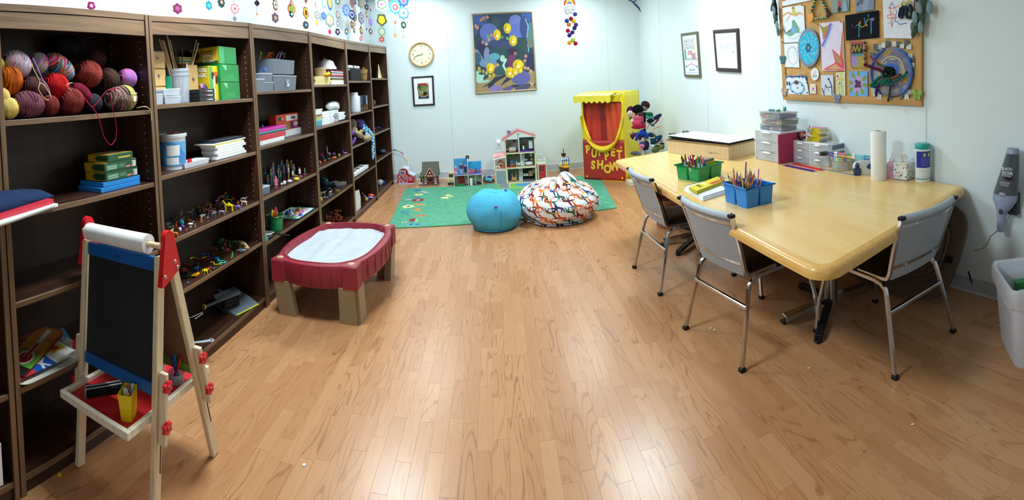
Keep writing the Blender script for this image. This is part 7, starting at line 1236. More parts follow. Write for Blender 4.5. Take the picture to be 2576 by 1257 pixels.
for i,(c,o_)in enumerate((('#1c1e20',0),('#4a4c4e',.012),('#202224',.004),('#e4e8ea',-.006))):g=G(c);g.sheet(lambda u,v:(o_+(wx-.02)*u,-.01+o_+wy*v,hB+.016+.006*i+.05*(1-v)*(i>2)*u*0+.01*i*v*.6),4,4);single(g,'drawing_board' if i<3 else 'paper_sheet',('black board lowest on the drawing box','grey board on the drawing box','dark board under the white paper','large white paper sheet topmost on the drawing box')[i],'board' if i<3 else 'paper','paper',solid=.004).matrix_world=mw(t)
for yy in(.12,.6):g=G('#8a8e90');g.tube([(yy*wx,wy+.015,hB+.055),(yy*wx+.07,wy+.015,hB+.055)],.014,8);g.box((yy*wx+.035,wy-.01,hB+.052),(.06,.05,.006));single(g,'board_clip',('nearer','farther')[yy>.5]+' metal clip on the stack of drawing boards','clip','metal').matrix_world=mw(t)
def drawers(label,A,F,B,n,m,h,depth,name='drawer_unit'):
 t,wx,wy,_=foot(name,label,'drawers',A+(F-A)*0,A,F);W_=(F-A).length;cw=W_/m;WH='#e2e8ee'
 lbox(t,'frame',0,W_,.02,depth,0,h,WH,'plastic',.004)
 for j in range(m+1):lbox(t,'post',max(0,j*cw-.006),min(W_,j*cw+.006),-.002,.025,0,h,WH)
 for i in range(n):
  lbox(t,'rail',0,W_,0,.022,h*(i+1)/n-.01,h*(i+1)/n,WH)
  for j in range(m):
   z0,z1=h*i/n+.004,h*(i+1)/n-.012;g=G('#dbe3ee');K_=8;g.loft([[(j*cw+.008+(cw-.016)*k/K_,-.004-.014*sin(pi*k/K_),z)for k in range(K_+1)]+[(j*cw+.008+(cw-.016)*(1-k/K_),.012,z)for k in range(K_+1)]for z in(z0,z1)]);d=g.build('drawer',t,'haze',smooth=40)
   g=G('#f2f6fa');g.ell((j*cw+cw/2,-.02,z1-.002),(cw*.2,.014,.009),10,6);g.build('pull',d,'plastic',smooth=True)
   rg=random.Random(i*7+j+n);g=G('#8a90a8')
   for k in range(5):g.box((j*cw+cw*rg.uniform(.25,.75),-.003-.002*k,z0+(z1-z0)*rg.uniform(.2,.5)),(.018,.003,.014),col=rg.choice(['#c87a80','#7a8ac0','#c8b890','#9a9aa0','#6a6a90']))
   tag(g.build('contents',d,'plastic'),kind='stuff')
 return t,W_
t3,W3=drawers('white three-drawer unit with bead boxes on top',T(884,703),T(1150,757),None,3,1,.265,.30);M3=mw(t3)
for sx_ in(.30,.72):lbox(t3,'red_tag',W3*sx_,W3*sx_+.03,-.022,-.018,.083,.088,'#c83a3a')
BCOL=['#8aa090','#5a7ac0','#6a5aa8','#c8c8c0','#b8705c','#8a8a94','#9a9aa4','#c86a78','#d8b878','#7a8a70']
for i in range(3):
 bw_,bd_=.30-.01*(2-i),.2;t=thing('bead_box',('lowest','middle','topmost')[i]+' clear compartment box of beads on the white drawer unit','bead box',M3@Vector((W3/2+.02*(i==1),.13,.266+.055*i)),t3.rotation_euler.z+.05*(1-i));lbox(t,'shell',-bw_/2,bw_/2,-bd_/2,bd_/2,0,.05,'#b8bcc0','clear',.003);lbox(t,'lid',-bw_/2-.003,bw_/2+.003,-bd_/2-.003,bd_/2+.003,.043,.053,'#aeb4b8','clear',.002);rg=random.Random(i)
 for k in range(7):lbox(t,'bead_fill',-bw_/2+.008+k*bw_/7.2,-bw_/2+.004+(k+.9)*bw_/7.2,-bd_/2+.006,bd_/2-.006,.003,.022+.015*rg.random(),BCOL[(k+3*i)%10],'matte')
TB=mw(t)
for nm,x,y,c,kk in(('pale blue clay caterpillar on the topmost bead box',-.10,-.02,'#5a9ab0',0),('green clay coil dish on the topmost bead box',.0,.0,'#2a9a5a',1),('turquoise clay owl standing behind the green clay dish',.02,.06,'#3a9aa0',2)):
 g=G(c)
 if kk==0:[g.ell((.018*j,.004*(j%2),.008),.011,8,6)for j in range(4)]
 elif kk==1:g.lathe([(.022,0),(.028,.008),(.02,.012),(0,.006)],n=16,sy=.7);g.ell((.01,0,.014),(.01,.008,.008),8,5)
 else:g.ell((0,0,.016),(.02,.014,.017),10,7);g.ell((-.012,0,.033),(.006,.006,.008),6,5);g.ell((.012,0,.033),(.006,.006,.008),6,5)
 single(g,'clay_figure',nm,'clay figure','satin',smooth=True).matrix_world=TB@Matrix.Translation((x,y,.0535))
g=G('#a83a64');g.box((W3+.018,.12,.127),(.012,.32,.25),b=.002);o=single(g,'pink_folder','raspberry pink folder standing between the two white drawer units','folder','paper');o.matrix_world=M3;g=G('#c8d0d8');g.box((W3+.006,.11,.11),(.006,.30,.215));o=single(g,'white_folder','white folder squeezed between the pink folder and the drawers','folder','paper');o.matrix_world=M3
t6,W6=drawers('white six-drawer unit with books on top',T(1278,737),T(1652,800),None,3,2,.185,.26);M6=mw(t6)
for z0,z1 in((.135,.172),(.075,.112),(.015,.05)):lbox(t6,'side_window',W6-.001,W6+.002,.05,.22,z0,z1,'#5c6c88','gloss')
bz=.186
for i in range(5):
 w_,o_=(.155,.16,.14,.165,.15)[i],(0,.012,-.01,.01,.004)[i];t=thing('yellow_book',('lowest','second','middle','fourth','topmost')[i]+' yellow-spined paperback on the six-drawer unit','book',M6@Vector((W6*.42+o_,.13,bz)),t6.rotation_euler.z+(.04*(i%3-1)),'yellow paperbacks');lbox(t,'pages',-w_/2+.002,w_/2-.002,-.055,.055,.002,.020,'#dcdcd4','paper');lbox(t,'cover',-w_/2,w_/2,-.057,-.054,0,.022,'#d8bc14');lbox(t,'cover',-w_/2,w_/2,-.057,.057,0,.002,'#d8bc14');tc_=lbox(t,'cover',-w_/2,w_/2,-.057,.057,.020,.022,'#d8bc14' if i<4 else '#c86a80');bz+=.0225
g=G();rg=random.Random(4);o_=Vector((W6*.33,.05,.0))
for a,b_,n_ in(((.0,0,.22),(.035,-.01,.33),9),((.0,0,.22),(.06,-.01,.325),9),((-.04,0,.235),(.01,0,.25),5),((.0,0,.24),(.07,-.02,.235),7),((.01,0,.24),(-.005,-.02,.19),6),((.0,0,.25),(.05,.0,.285),6)):
 for k in range(n_):g.ell(Vector(a).lerp(Vector(b_),k/n_)+o_,.0075,7,5,col=rg.choice(['#d87ab0','#7ab8d8','#e8e8f0','#8a6ac8','#c8e0d0','#c85a90']))
tag(single(g,'bead_lizard','pastel beaded figure with raised legs propped on the yellow books','bead figure','plastic',smooth=True)).matrix_world=M6
g=G('#131316');g.tube([(.0,.03,.25),(.02,.02,.215),(.035,.02,.195)],[.008,.012,.012],7);g.ell((.045,.02,.192),(.03,.018,.007),8,5);g.ell((.05,.025,.235),(.016,.01,.02),8,6,col='#b8803a');single(g,'black_figure','small black and ochre figurine leaning left of the yellow books','figurine','gloss',smooth=True).matrix_world=M6@Matrix.Translation((.02,.02,0))
for i,(x,y,r)in enumerate(((.72,.10,.2),(.80,.15,.5),(.86,.11,.1))):g=G(('#4a5048','#9aa070','#d8dcd8')[i]);g.box((0,0,.001+.0012*i),(.10,.07,.001));single(g,'photo_print',('dark','greenish','pale')[i]+' photo lying on the right of the six-drawer unit','photo','gloss').matrix_world=M6@Matrix.Translation((W6*x,y,.186))@rotz(r)
def ruler(label,A,B,w_,col,ridge):
 d=(B-A);t=thing('ruler',label,'ruler',(A+B)/2,math.atan2(d.y,d.x));L_=d.length;lbox(t,'blade',-L_/2,L_/2,-w_/2,w_/2,0,.002,col,'plastic',0)
 if ridge:lbox(t,'ridge',-L_/2+.02,L_/2-.03,-.004,.006,.002,.012,col)
 else:g=G('#2a2c30');[g.box((-L_/2+.02+k*L_/22,-w_/2+.004,.0022),(.0012,.006,.0003))for k in range(21)];tag(g.build('marks',t,'flat'),kind='stuff')
ruler('purple transparent ruler with a raised grip',T2(75,890),T2(520,980),.045,'#5a2a80',1);ruler('red ruler with a raised grip behind the purple one',T2(205,868),T2(635,965,0),.04,'#d03038',1);ruler('long steel ruler lying along the drawer unit',T2(180,845),T2(1125,1040),.035,'#8a9098',0)
# hat box with scissors and markers
p=T2(905,945);t=thing('hat_box','round patterned paper box with a blue, orange and purple lid','round box',p);g=G();g.lathe([(.078,0),(.08,.005),(.08,.085)],n=32,cap=False);g.sheet(lambda u,v:(cos(u*2*pi)*.0806,sin(u*2*pi)*.0806,.002+.085*v),48,8,cf=lambda u,v:('#a8b0b4','#b0b4b8','#c8a860','#a8b4a8')[int(abs(sin(u*23)+cos(v*9+u*40))*1.6)%4]);g.build('box_body',t,'paper',smooth=True);g=G();g.lathe([(.086,0),(.086,.03),(0,.031)],(0,0,.075),32,'#7ab8c8'); 
g.sheet(lambda u,v:(cos(u*2*pi)*.0868,sin(u*2*pi)*.0868,.075+.031*v),26,1,cf=lambda u,v:('#7ac0d0','#e0a838','#8a6ab8','#7ac0d0','#d8d070')[int(u*26)%5]);g.build('lid',t,'paper',smooth=True);HB=mw(t)
A,B=onright(2082,377,.25),onright(2195,374,.16);A.z=B.z=TZ0+.125;dv=(B-A)/5
for j in range(2):
 for i,c in enumerate((('#2a4aa8','#c86a9a','#3a9a6a','#6ac0d8','#3a9ac8'),('#7a4ab0','#e09a30','#e8b838','#6ab8d0','#2a8ac8'))[j]):a=A+dv*(i+.2)+Vector((0,0,.012-.02*j))+(HB.translation-A)*.0;g=G(c);g.cyl(a,a+dv*.6,.008,n=8);g.cyl(a+dv*.6,a+dv*.97,.0095,n=8,col=c if i%2 else '#e0e4e8');single(g,'marker',('upper','lower')[j]+' row '+('first','second','third','fourth','fifth')[i]+' marker of the marker chain beyond the round box','marker','plastic',a,group='marker chain',smooth=40)
for j in range(2):t=thing('scissors',('upper','lower')[j]+' black-handled scissors on the round box lid','scissors',A+Vector((0,0,.006-.016*j)),math.atan2(dv.y,dv.x));g=G('#1e2024');[g.tube([(-.035+cos(a)*.028,s_*.02+sin(a)*.016,0)for a in[k*pi/5 for k in range(10)]],.005,6,closed=True)for s_ in(-1,1)];g.build('handles',t,'plastic',smooth=True);g=G('#a0a4a8');g.box((.03,0,0),(.08,.014,.002));g.build('blades',t,'metal')
# sharpener, towel roll, bubble, sanitizer, tissues, wipes
p=T2(1060,1030);q=T2(1320,1025);t=thing('pencil_sharpener','white and navy electric pencil sharpener','sharpener',(p+q)/2+Vector((.03,.03,0)),math.atan2((q-p).y,(q-p).x)+.15);g=G('#c8ccc8');g.loft([[(x*k+.02,y*k2,z)for x,y in((-.06,-.04),(.075,-.04),(.075,.05),(-.06,.05))]for k,k2,z in((1,1,0),(1,1,.05),(.92,.9,.085),(.6,.8,.098))]);g.build('housing',t,'plastic',smooth=30);g=G('#16345c');g.box((-.045,-.035,.028),(.055,.05,.055),b=.008);g.build('shavings_drawer',t,'gloss');g=G('#dfe3e4');g.ell((-.045,-.033,.068),(.034,.02,.034),14,8);nz=g.build('nose',t,'plastic',smooth=True);g=G('#1c4a80');g.ell((-.045,-.045,.07),(.02,.012,.026),12,8);g.ell((.055,-.035,.06),(.03,.012,.022),12,8);g.build('blue_panel',t,'gloss',smooth=True);g=G('#0c0e12');g.ell((-.044,-.057,.068),(.006,.003,.008),8,6);g.build('hole',nz,'matte')
def cylobj(name,label,cat,px,py,prof,cols,fin='plastic',n=32,par=None):g=G();g.lathe(prof,n=n,cols=cols);o=tag(g.build(name,None,fin,smooth=35),label,cat);o.location=T2(px,py);o.rotation_euler=(0,0,-.5);return o
hT=up(T2(1435,1090).x,T2(1435,1090).y,2213,329)-TZ0
o=cylobj('paper_towel_roll','white upright paper towel roll','paper towel',1432,1090,[(.055,0),(.057,.003),(.057,hT-.003),(.055,hT),(.021,hT),(.019,hT-.05),(0,hT-.05)],['#eceff0','#f0f2f2','#eceff0','#e8eaea','#8a7560','#6a5848'],'wool')
g=G('#dfe8ee');g.sheet(lambda u,v:(-.02+.14*u,.09-.03*u,.02+(.24-.16*u*u)*v*(1-.1*u)),8,8);single(g,'plastic_sheet','curved translucent plastic sheet behind the towel roll and sanitizer','plastic sheet','thin',smooth=True,solid=.002).matrix_world=Matrix.Translation(T2(1640,1000))@rotz(-1.2)
o=T2(1625,1075);t=thing('hand_sanitizer','pump bottle of pink hand sanitizer','bottle',o,-.75);g=G('#e0a0c8');g.loft([[(cos(a)*.042*k,sin(a)*.026*k,z)for a in[2*pi*i/20 for i in range(20)]]for k,z in((.95,0),(1,.01),(1,.105),(.7,.122),(.35,.13))]);g.build('bottle',t,'haze',smooth=50);g=G('#e4e8ec');g.cyl((0,0,.128),(0,0,.15),.017,n=16);g.cyl((0,0,.15),(0,0,.182),.006,n=8);g.tube([(0,0,.18),(.02,-.01,.187),(.034,-.02,.18)],[.01,.009,.006],8);g.build('pump',t,'plastic',smooth=40)
lb=face(t,(.004,-.0275,.058),UX,UZ,.055,.075,'#d486b8',[('r',.3,.6,1,.85,'#2c2c78'),('r',.4,.45,.9,.5,'#f4e8f0'),('r',.45,.34,.85,.38,'#f4e8f0')],40,40,'label');text('Purell',.017,mw(t)@Matrix.Translation((.014,-.0285,.0745))@MX,lb,'lettering','#f4f4f8',.0003,bold=.0005)
t,wx,wy,_=foot('tissue_box','white tissue box with small red, yellow and teal flowers','tissue box',T2(1725,1070),T2(1832,1118),T2(1925,1085));wx=wy=.112;hh=.125;fl=lambda s_:[('e',random.Random(s_+i).random(),random.Random(s_*7+i+50).random()*.85+.1,.045,.04,i,('#c84a30','#e0b030','#3a8a98','#4a5860','#3a8a98','#5a6468')[i%6])for i in range(26)]+[('r',0,0,1,.07,'#8a9094')]
lbox(t,'carton',0,wx,0,wy,0,hh,'#dfe6e8','paper');face(t,(wx/2,-.0006,hh/2),UX,UZ,wx,hh,'#e4eaec',fl(1),50,50);face(t,(-.0006,wy/2,hh/2),(0,-1,0),UZ,wy,hh,'#e4eaec',fl(5),50,50);g=G('#e8eef0');g.sheet(lambda u,v:(wx/2+.05*(u-.5)*(1-.5*v)+.01*sin(v*5),wy/2+.03*sin(u*6+v*2)*(1-v*.5),hh+.075*v*(1-.3*abs(u-.6))),10,10);g.build('tissue',t,'paper',smooth=True,solid=.001)
t=thing('wipes_canister','tall wipes canister with a teal lid and navy label','canister',T2(2062,1110),-.62);hW=up(T2(2062,1110).x,T2(2062,1110).y,2320,355)-TZ0;R_=.054;g=G('#e6ebee');g.lathe([(R_*.97,0),(R_,.004),(R_,hW*.84)],n=36);g.build('body',t,'plastic',smooth=40);g=G('#1f9c9c');g.lathe([(R_*1.03,0),(R_*1.03,hW*.1),(R_*.95,hW*.125),(R_*.93,hW*.12),(R_*.9,hW*.13),(0,hW*.135)],(0,0,hW*.82),36);g.build('lid',t,'plastic',smooth=40)
def wl(u,v):return '#1f8a80' if v<.03 else('#1d6a5a' if u>.8 and v<.7 else '#4a90b8' if u>.8 else('#e4eaee' if v<.42 and not(u>.12 and int(v*44)%4==0 and v>.08)else '#c8ccd8' if v<.42 else '#1c2f96' if not(.25<u<.74 and .46<v<.8 and int(v*60)%3==0)else '#6a7ac0'))
g=G();g.sheet(lambda u,v:(cos(-2.75+3.0*u)*(R_+.0008),sin(-2.75+3.0*u)*(R_+.0008),hW*(.07+.70*v)),60,60,cf=lambda u,v:wl(u,v)if not(.82<v<.93 and .3<u<.74)else('#c8c040' if int(u*9)%2 else '#1c2f96'));g.build('label',t,'satin',smooth=True)
# caddies of pencils and markers
def caddy(label,A,F,B,col,h=.105):
 x,y=B-F,A-F;t=thing('table_caddy',label,'caddy',F,math.atan2(x.y,x.x));wx,wy=x.length,.23;ang=math.atan2(y.y,y.x)-math.atan2(x.y,x.x)
 for i in range(2):
  for j in range(2):g=G(col);cup(g,wx*.42,wy*.42,wx*.49,wy*.485,h);g.v=[v+Vector((wx*(.25+.5*i),wy*(.25+.5*j),0))for v in g.v];g.build('cup',t,'plastic',smooth=30)
 g=G(col);g.tube([(0-.004,-.004,h),(wx+.004,-.004,h),(wx+.004,wy+.004,h),(-.004,wy+.004,h)],.006,6,closed=True);g.build('rim',t,'plastic',smooth=40);g=G(col);g.box((wx/2,wy/2,h*.9),(wx*.9,.02,.012),b=.003);g.build('handle',t,'plastic');return t,wx,wy
def sticks(t,wx,wy,n,cols,kind,seed,where,cell,L0=.17):
 rg=random.Random(seed);M=mw(t);na=dict(zip(('#c8a078','#b88a60','#6a4028','#c83a34','#2a7a4a','#d8a030','#2a4a90','#8a8a90','#e07aa0','#5a3a7a','#2a8aa0','#f0f0f0','#e06a2a','#1c1c24'),('natural wood','tan','brown','red','green','ochre','blue','grey','pink','purple','teal','white','orange','black')))
 for i in range(n):
  cx,cy=cell[i%len(cell)];a=Vector((wx*(cx+rg.uniform(-.12,.12)),wy*(cy+rg.uniform(-.12,.12)),.006));b_=Vector((wx*cx+(a.x-wx*cx)+rg.uniform(-.09,.07),a.y+rg.uniform(-.07,.07),L0*rg.uniform(.8,1.1)));c=cols[i%len(cols)];g=G(c);r=.0042 if kind=='pencil' else .0062
  b_.x=min(max(b_.x,wx*(cx-.33)),wx*(cx+.33));b_.y=min(max(b_.y,wy*(cy-.33)),wy*(cy+.33));d=(b_-a).normalized()
  if kind=='pencil':g.cyl(a,b_-d*.02,r,n=6);g.cyl(b_-d*.02,b_,r,.0008,6,col='#d8b890' if i%3 else '#c86a7a')
  else:g.cyl(a,b_-d*.05,r,n=8,col='#e0e2e4');g.cyl(b_-d*.05,b_,r*1.15,r*.95,8)
  side=('near','far')[cy>.5]+' '+('left','right')[cx>.5];o=single(g,kind,f'{na[c]} {kind} in the {side} cup of the {where}, {("upright", "leaning", "tall", "short", "tilted", "slanting back", "bent outward")[i % 7]}{(", innermost", "", ", outermost", ", at the rim")[(i // 7) % 4]}',kind,'satin',group=f'{kind}s in the {where}',smooth=40);o.matrix_world=M
t,wx,wy=caddy('green plastic caddy full of markers',T(108,893),T(285,962),T(540,888),'#15985c');sticks(t,wx,wy,26,['#c83a34','#2a4a90','#e06a2a','#2a7a4a','#e07aa0','#6a4028','#1c1c24','#5a3a7a','#d8a030','#2a8aa0'],'marker',3,'green caddy',[(.25,.25),(.25,.75),(.3,.5)],.165)
g=G('#d8c828');g.box((wx*.75,wy*.5,.10),(wx*.4,wy*.5,.03));g.box((wx*.75,wy*.45,.125),(wx*.36,wy*.3,.02),col='#8a8478');single(g,'pastel_box','yellow-edged open box of pastels in the right of the green caddy','box','matte').matrix_world=mw(t)
t,wx,wy=caddy('bright blue plastic caddy full of pencils',T(550,1155),T(788,1243),T(1080,1170),'#2484dc',.115);sticks(t,wx,wy,54,['#c8a078','#b88a60','#6a4028','#c8a078','#c83a34','#2a7a4a','#d8a030','#b88a60','#2a4a90','#8a8a90','#c8a078','#5a3a7a','#b88a60','#e06a2a'],'pencil',8,'blue caddy',[(.25,.25),(.25,.75),(.28,.5),(.4,.3)],.185)
for nm,x,y,c,h_ in(('pink pencil leaning out of the right of the blue caddy',.62,.3,'#e07aa0',.20),('dark purple pencil standing at the back of the blue caddy',.55,.75,'#3a3a7a',.23),('white marker in the right of the blue caddy',.68,.55,'#eef0f0',.18)):g=G(c);g.cyl((wx*x,wy*y,.01),(wx*x+.03,wy*y+.01,h_),.0045,n=6);single(g,'pencil',nm,'pencil','satin').matrix_world=mw(t)
g=G('#dfe4f0');g.lathe([(.026,0),(.028,.01),(.028,.08),(.012,.105)],n=18);g.lathe([(.013,.105),(.012,.12),(.005,.15),(0,.152)],n=14,col='#e0501c');o=single(g,'glue_bottle','white glue bottle with an orange nozzle in the right of the blue caddy','glue bottle','satin',smooth=40);o.matrix_world=mw(t)@Matrix.Translation((wx*.76,wy*.55,.008))
for i in range(3):A,B,C_,D=T(130+6*i,1045-6*i),T(330,1158-7*i),T(560,1085-7*i),T(600-10*i,935-6*i);A,B,C_,D=[Vector((p.x,p.y,TZ0+.0006+.0075*i))for p in(A,B,C_+(C_-B)*.15,T(560,905))];D=A+(C_-B);g=G('#e6ecf0');g.prism([(p.x,p.y)for p in(A,B,C_,D)],A.z,A.z+.0068,sc1=.995);single(g,'sketch_pad',('lowest','middle','topmost spiral-bound')[i]+' white sketch pad between the caddies','sketch pad','paper',A)
g=G('#6a7478');d=D-A
for k in range(24):p=A+d*(k+.5)/24;g.tube([p+Vector((cos(a)*.006,-.0+sin(a)*.002,.004+sin(a)*.007))for a in[q*pi/3 for q in range(6)]],.0009,4,closed=True)
tag(single(g,'wire_spiral','wire spiral binding along the edge of the topmost sketch pad','binding','metal',A),kind='stuff')
Z_p=TZ0+.0235;P=[onz(1690+x/4.19,230+y/4.19,Z_p)for x,y in((182,1040),(265,1080),(560,965),(480,925))];g=G('#cfc440');g.prism([(p.x,p.y)for p in P],Z_p,Z_p+.02);o=single(g,'yellow_booklet','yellow booklet with an orange picture lying on the sketch pads','booklet','paper',P[0]);sheet_print('cover',[v+Vector((0,0,.0208))for v in(P[3],P[2],P[1],P[0])],60,30,'#e0d23a',[('r',.5,.55,1,.95,'#d89a28'),('e',.75,.7,.12,.2,0,'#c8482a'),('r',.1,.2,.7,.28,'#8a7a20'),('r',.1,.38,.6,.44,'#f4f0d0')],o)
# ================================================================ on the right wall
MRX=(RWB-RWA).normalized();MR=Matrix((MRX,Vector((0,0,1)),NR)).transposed().to_4x4()
def wt(body,size,px,py,off,par,col,**k):text(body,size,Matrix.Translation(onright(px,py,off))@MR,par,'lettering',col,.0003,**k)
t,inn,n=frame_on(onright,[(1711.9,84.8),(1753.4,78.8),(1761.5,195),(1721.6,193.4)],.035,.025,'#7d7462','framed_sampler','narrow gold-brown frame with a colourful house sampler','picture','metal')
sh=[('r',.05,.04,.95,.05,'#8a7ab0'),('e',.78,.62,.1,.035,0,'#e8dc90'),('r',.3,.50,.62,.60,'#d8a0a8'),('r',.3,.58,.64,.60,'#5a6a90'),('r',.05,.39,.95,.405,'#2a8a88'),('l',[(.12,.6),(.12,.42)],.05,'#2a9a98'),('l',[(.2,.22),(.5,.28),(.8,.22)],.012,'#d88aa8')]+[('e',.1+.09*i,.36,.03,.018,0,('#d87a8a','#e0c860','#6ac0b8')[i%3])for i in range(10)]+[('e',.12,.2,.05,.03,0,'#2a8ac0'),('e',.88,.2,.05,.03,0,'#2a8ac0')]
sp=sheet_print('sampler',inn,50,130,'#dfe8ec',sh,t)
for r_,y in(('ABCDEF',104),('GHIJKL',113),('MNOPQR',122)):
 for i,ch in enumerate(r_):wt(ch,.06,1722+i*4.6+(y-104)*.06,y-i*.6,.022,t,('#c86a80','#6a9ad0','#d8b048','#9a7ab8','#5ab0a8')[(i+y)%5])
wt('HOME',.045,1744,136,.022,t,'#c85a80');wt('SWEET',.04,1744.5,141,.022,t,'#c85a80');wt('HOME',.045,1745,146,.022,t,'#c85a80');wt('home sweet',.035,1741,175,.022,t,'#7a8ab0')
t,inn,n=frame_on(onright,[(1792.9,75.9),(1855.2,71),(1860.6,182),(1801.4,178.8)],.042,.025,'#2a1a1e','framed_poem','dark brown framed white sheet with faint be kind lettering','picture')
sheet_print('sheet',inn,60,90,'#dfe9f6',[('l',[(.2,.84),(.85,.84)],.008,'#a8b4c8'),('e',.42,.5,.07,.04,0,'#c0c8c8'),('r',.41,.36,.44,.5,'#c0c4cc'),('e',.62,.47,.03,.06,0,'#c8ccd8'),('e',.72,.47,.03,.06,0,'#ccd0dc'),('e',.82,.46,.03,.04,0,'#8a90a4')],t);wt('be kind',.13,1829,113,.022,t,'#cdd8e6')
KC=4.655
def cp(x,y):return 1930+x/KC,y/KC
CB,inn,n=frame_on(onright,[(1956,-50),(2319,-62),(2317.7,266.4),(1969.7,250.3)],.055,.028,'#b98a50','cork_board','large oak-framed cork board covered with artwork','notice board','pine')
sheet_print('cork_sheet',[p-NR*.006 for p in inn],60,50,'#c49a60',[('e',random.Random(i).random(),random.Random(i+99).random(),.02,.02,0,'#bd9258')for i in range(60)],CB,'cork')
PIN=iter(range(99)); 
def art(label,quad,base,shapes,nx=44,ny=56,off=.026,cat='artwork',name='artwork',pins=(),fin='paper',th=.001):
 q=[onright(*cp(*p),off)for p in quad];o=sheet_print(name,q,nx,ny,base,inq(quad,shapes),None,fin,th=th);tag(o,label,cat)
 for i,(x,y,c)in enumerate(pins):g=G(c);p=onright(*cp(x,y),off+.002);[g.cyl(p+NR*a,p+NR*b_,r,n=8)for a,b_,r in((0,.008,.004),(.008,.014,.007))];single(g,'push_pin',('%s push pin of the %s'%(('first','second','third','fourth')[i],label))[:88].rsplit(' ',1)[0],'push pin','plastic',p,group='push pins on the cork board')
 return o
L_=lambda pts,w_,c:('l',pts,w_,c)
art('white sheet with an orange mark, topmost at the left of the cork board',[(140,-90),(520,-110),(512,5),(150,80)],'#dfe8f2',[E_(200,5,28,10,'#e05a3c')])
art('landscape drawing of green hills and a yellow house',[(158,95),(430,58),(450,490),(180,505)],'#dfeaf4',[('p',[(290,80),(310,75),(330,100),(328,140),(295,142),(292,105)],'#d8b84c'),('p',[(288,105),(310,78),(332,100)],'#8a6a5a'),E_(325,155,40,16,'#b8cc80'),L_([(190,190),(215,160),(260,148),(330,185),(380,150),(415,170)],7,'#dca468'),L_([(330,185),(280,170),(230,240)],5,'#dcb088'),('p',[(195,350),(230,400),(290,340),(300,240),(320,245),(350,300),(385,370),(400,380),(340,390),(270,430),(220,400)],'#6aa888'),E_(315,350,30,45,'#7aa8e0'),L_([(295,260),(315,238),(340,270),(380,345)],4,'#3a8a6a'),L_([(190,345),(225,390),(285,345)],4,'#2a3a4a'),L_([(240,440),(320,455),(380,410)],2,'#b0bcc8')],pins=((415,62,'#c82838'),(160,108,'#c82838'),(184,492,'#2a62c0')))
art('white card with a faint pencilled oval',[(168,515),(360,505),(378,793),(195,785)],'#dfe9f3',[('o',300,650,60,100,.06,'#b8b4c8'),('o',300,655,55,92,.05,'#d8c8d4')])
art('pale lilac drawing with a quarter flower and red crystals',[(607,275),(885,240),(912,830),(645,830)],'#d9d2ea',[('p',[(610,285),(660,320),(730,290),(728,370),(700,440),(655,465),(655,400)],'#d07a34'),('p',[(610,285),(660,320),(725,295),(690,350),(655,440),(650,360)],'#8a9a48')]+[E_(745-90*(i/9)**1.3,290+i*27,20,17,'#7a6ac8')for i in range(10)]+[E_(765-95*(i/9)**1.3,300+i*27,14,13,'#9ac0e8')for i in range(10)]+[('p',[(762,572),(855,655),(882,310),(905,820),(800,735)],'#d84a60'),('p',[(775,600),(850,665),(885,760),(810,720)],'#b08a60'),('p',[(870,560),(885,400),(898,720),(872,660)],'#b8905c'),('p',[(648,818),(805,730),(905,828)],'#e0505c'),('p',[(700,808),(805,745),(880,815)],'#d0a080')],60,110,pins=((868,252,'#c82850'),(602,285,'#c82838')))
art('black felt square embroidered with vines and flowers',[(912,180),(1307,120),(1308,440),(922,475)],'#15181f',[L_([(1050,300),(1080,280),(1110,320),(1150,300),(1180,230),(1235,215)],5,'#a8a848'),L_([(1083,290),(1080,430)],6,'#3a8ac0'),L_([(1145,210),(1155,280)],6,'#3a7ac0'),L_([(1190,170),(1190,200)],6,'#3a8ac8'),L_([(1220,225),(1220,390)],7,'#3a8ac8'),E_(1092,265,10,12,'#d88a3c'),E_(1170,295,10,12,'#d88a3c'),E_(1242,225,14,18,'#8a6ab8'),L_([(985,285),(1010,315),(1045,325)],3,'#6a5a78')],90,70,fin='fabric')
art('white cloth embroidered with a looping star in coloured thread',[(1352,-60),(1725,-80),(1692,452),(1368,448)],'#dfe6f2',[L_([(1465,30),(1440,80),(1455,200),(1465,320)],4,'#3a5ab0'),L_([(1430,85),(1470,100),(1560,65)],4,'#e06a60'),L_([(1430,85),(1450,130),(1480,200),(1465,325)],4,'#e05a5a'),L_([(1465,30),(1520,130),(1500,240),(1560,285),(1635,270)],4,'#3a62c0'),L_([(1400,185),(1480,155),(1520,210),(1420,210),(1400,185)],4,'#d86a70'),L_([(1450,290),(1460,150),(1560,60)],4,'#d8d080'),L_([(1420,270),(1500,260),(1600,215)],3,'#8ab8d8')],70,90,fin='fabric')
art('photo of a pink bud among green leaves at the top of the board',[(735,-60),(960,-70),(958,132),(750,158)],'#7a8c84',[E_(850,50,20,45,'#b03a68'),E_(848,110,22,35,'#1c2420'),('p',[(740,0),(830,0),(820,140),(755,150)],'#8a9a90'),('p',[(890,0),(955,0),(955,125),(890,132)],'#8aa8c8'),L_([(930,0),(950,120)],8,'#4a7a50')]);art('blurred blue-grey photo at the top of the board',[(1025,-60),(1257,-70),(1248,112),(1035,147)],'#7a8ea8',[E_(1065,50,18,22,'#4a5058'),E_(1120,20,50,30,'#5a6474'),('p',[(1130,0),(1200,0),(1170,130),(1110,135)],'#8c9cb8')])
art('small card of a bird on bare branches',[(628,880),(775,878),(778,1120),(635,1112)],'#c8d4e8',[L_([(645,1040),(670,1112)],6,'#2a3a5a'),L_([(665,1090),(690,1000),(720,1060)],3,'#2a3448'),L_([(720,920),(755,1000),(762,1115)],6,'#2c3c60'),L_([(750,1020),(690,1020)],3,'#2a3448'),E_(718,925,9,12,'#1c1c28'),E_(685,1000,8,9,'#4a3a40'),E_(680,1040,6,8,'#b8a04c')])
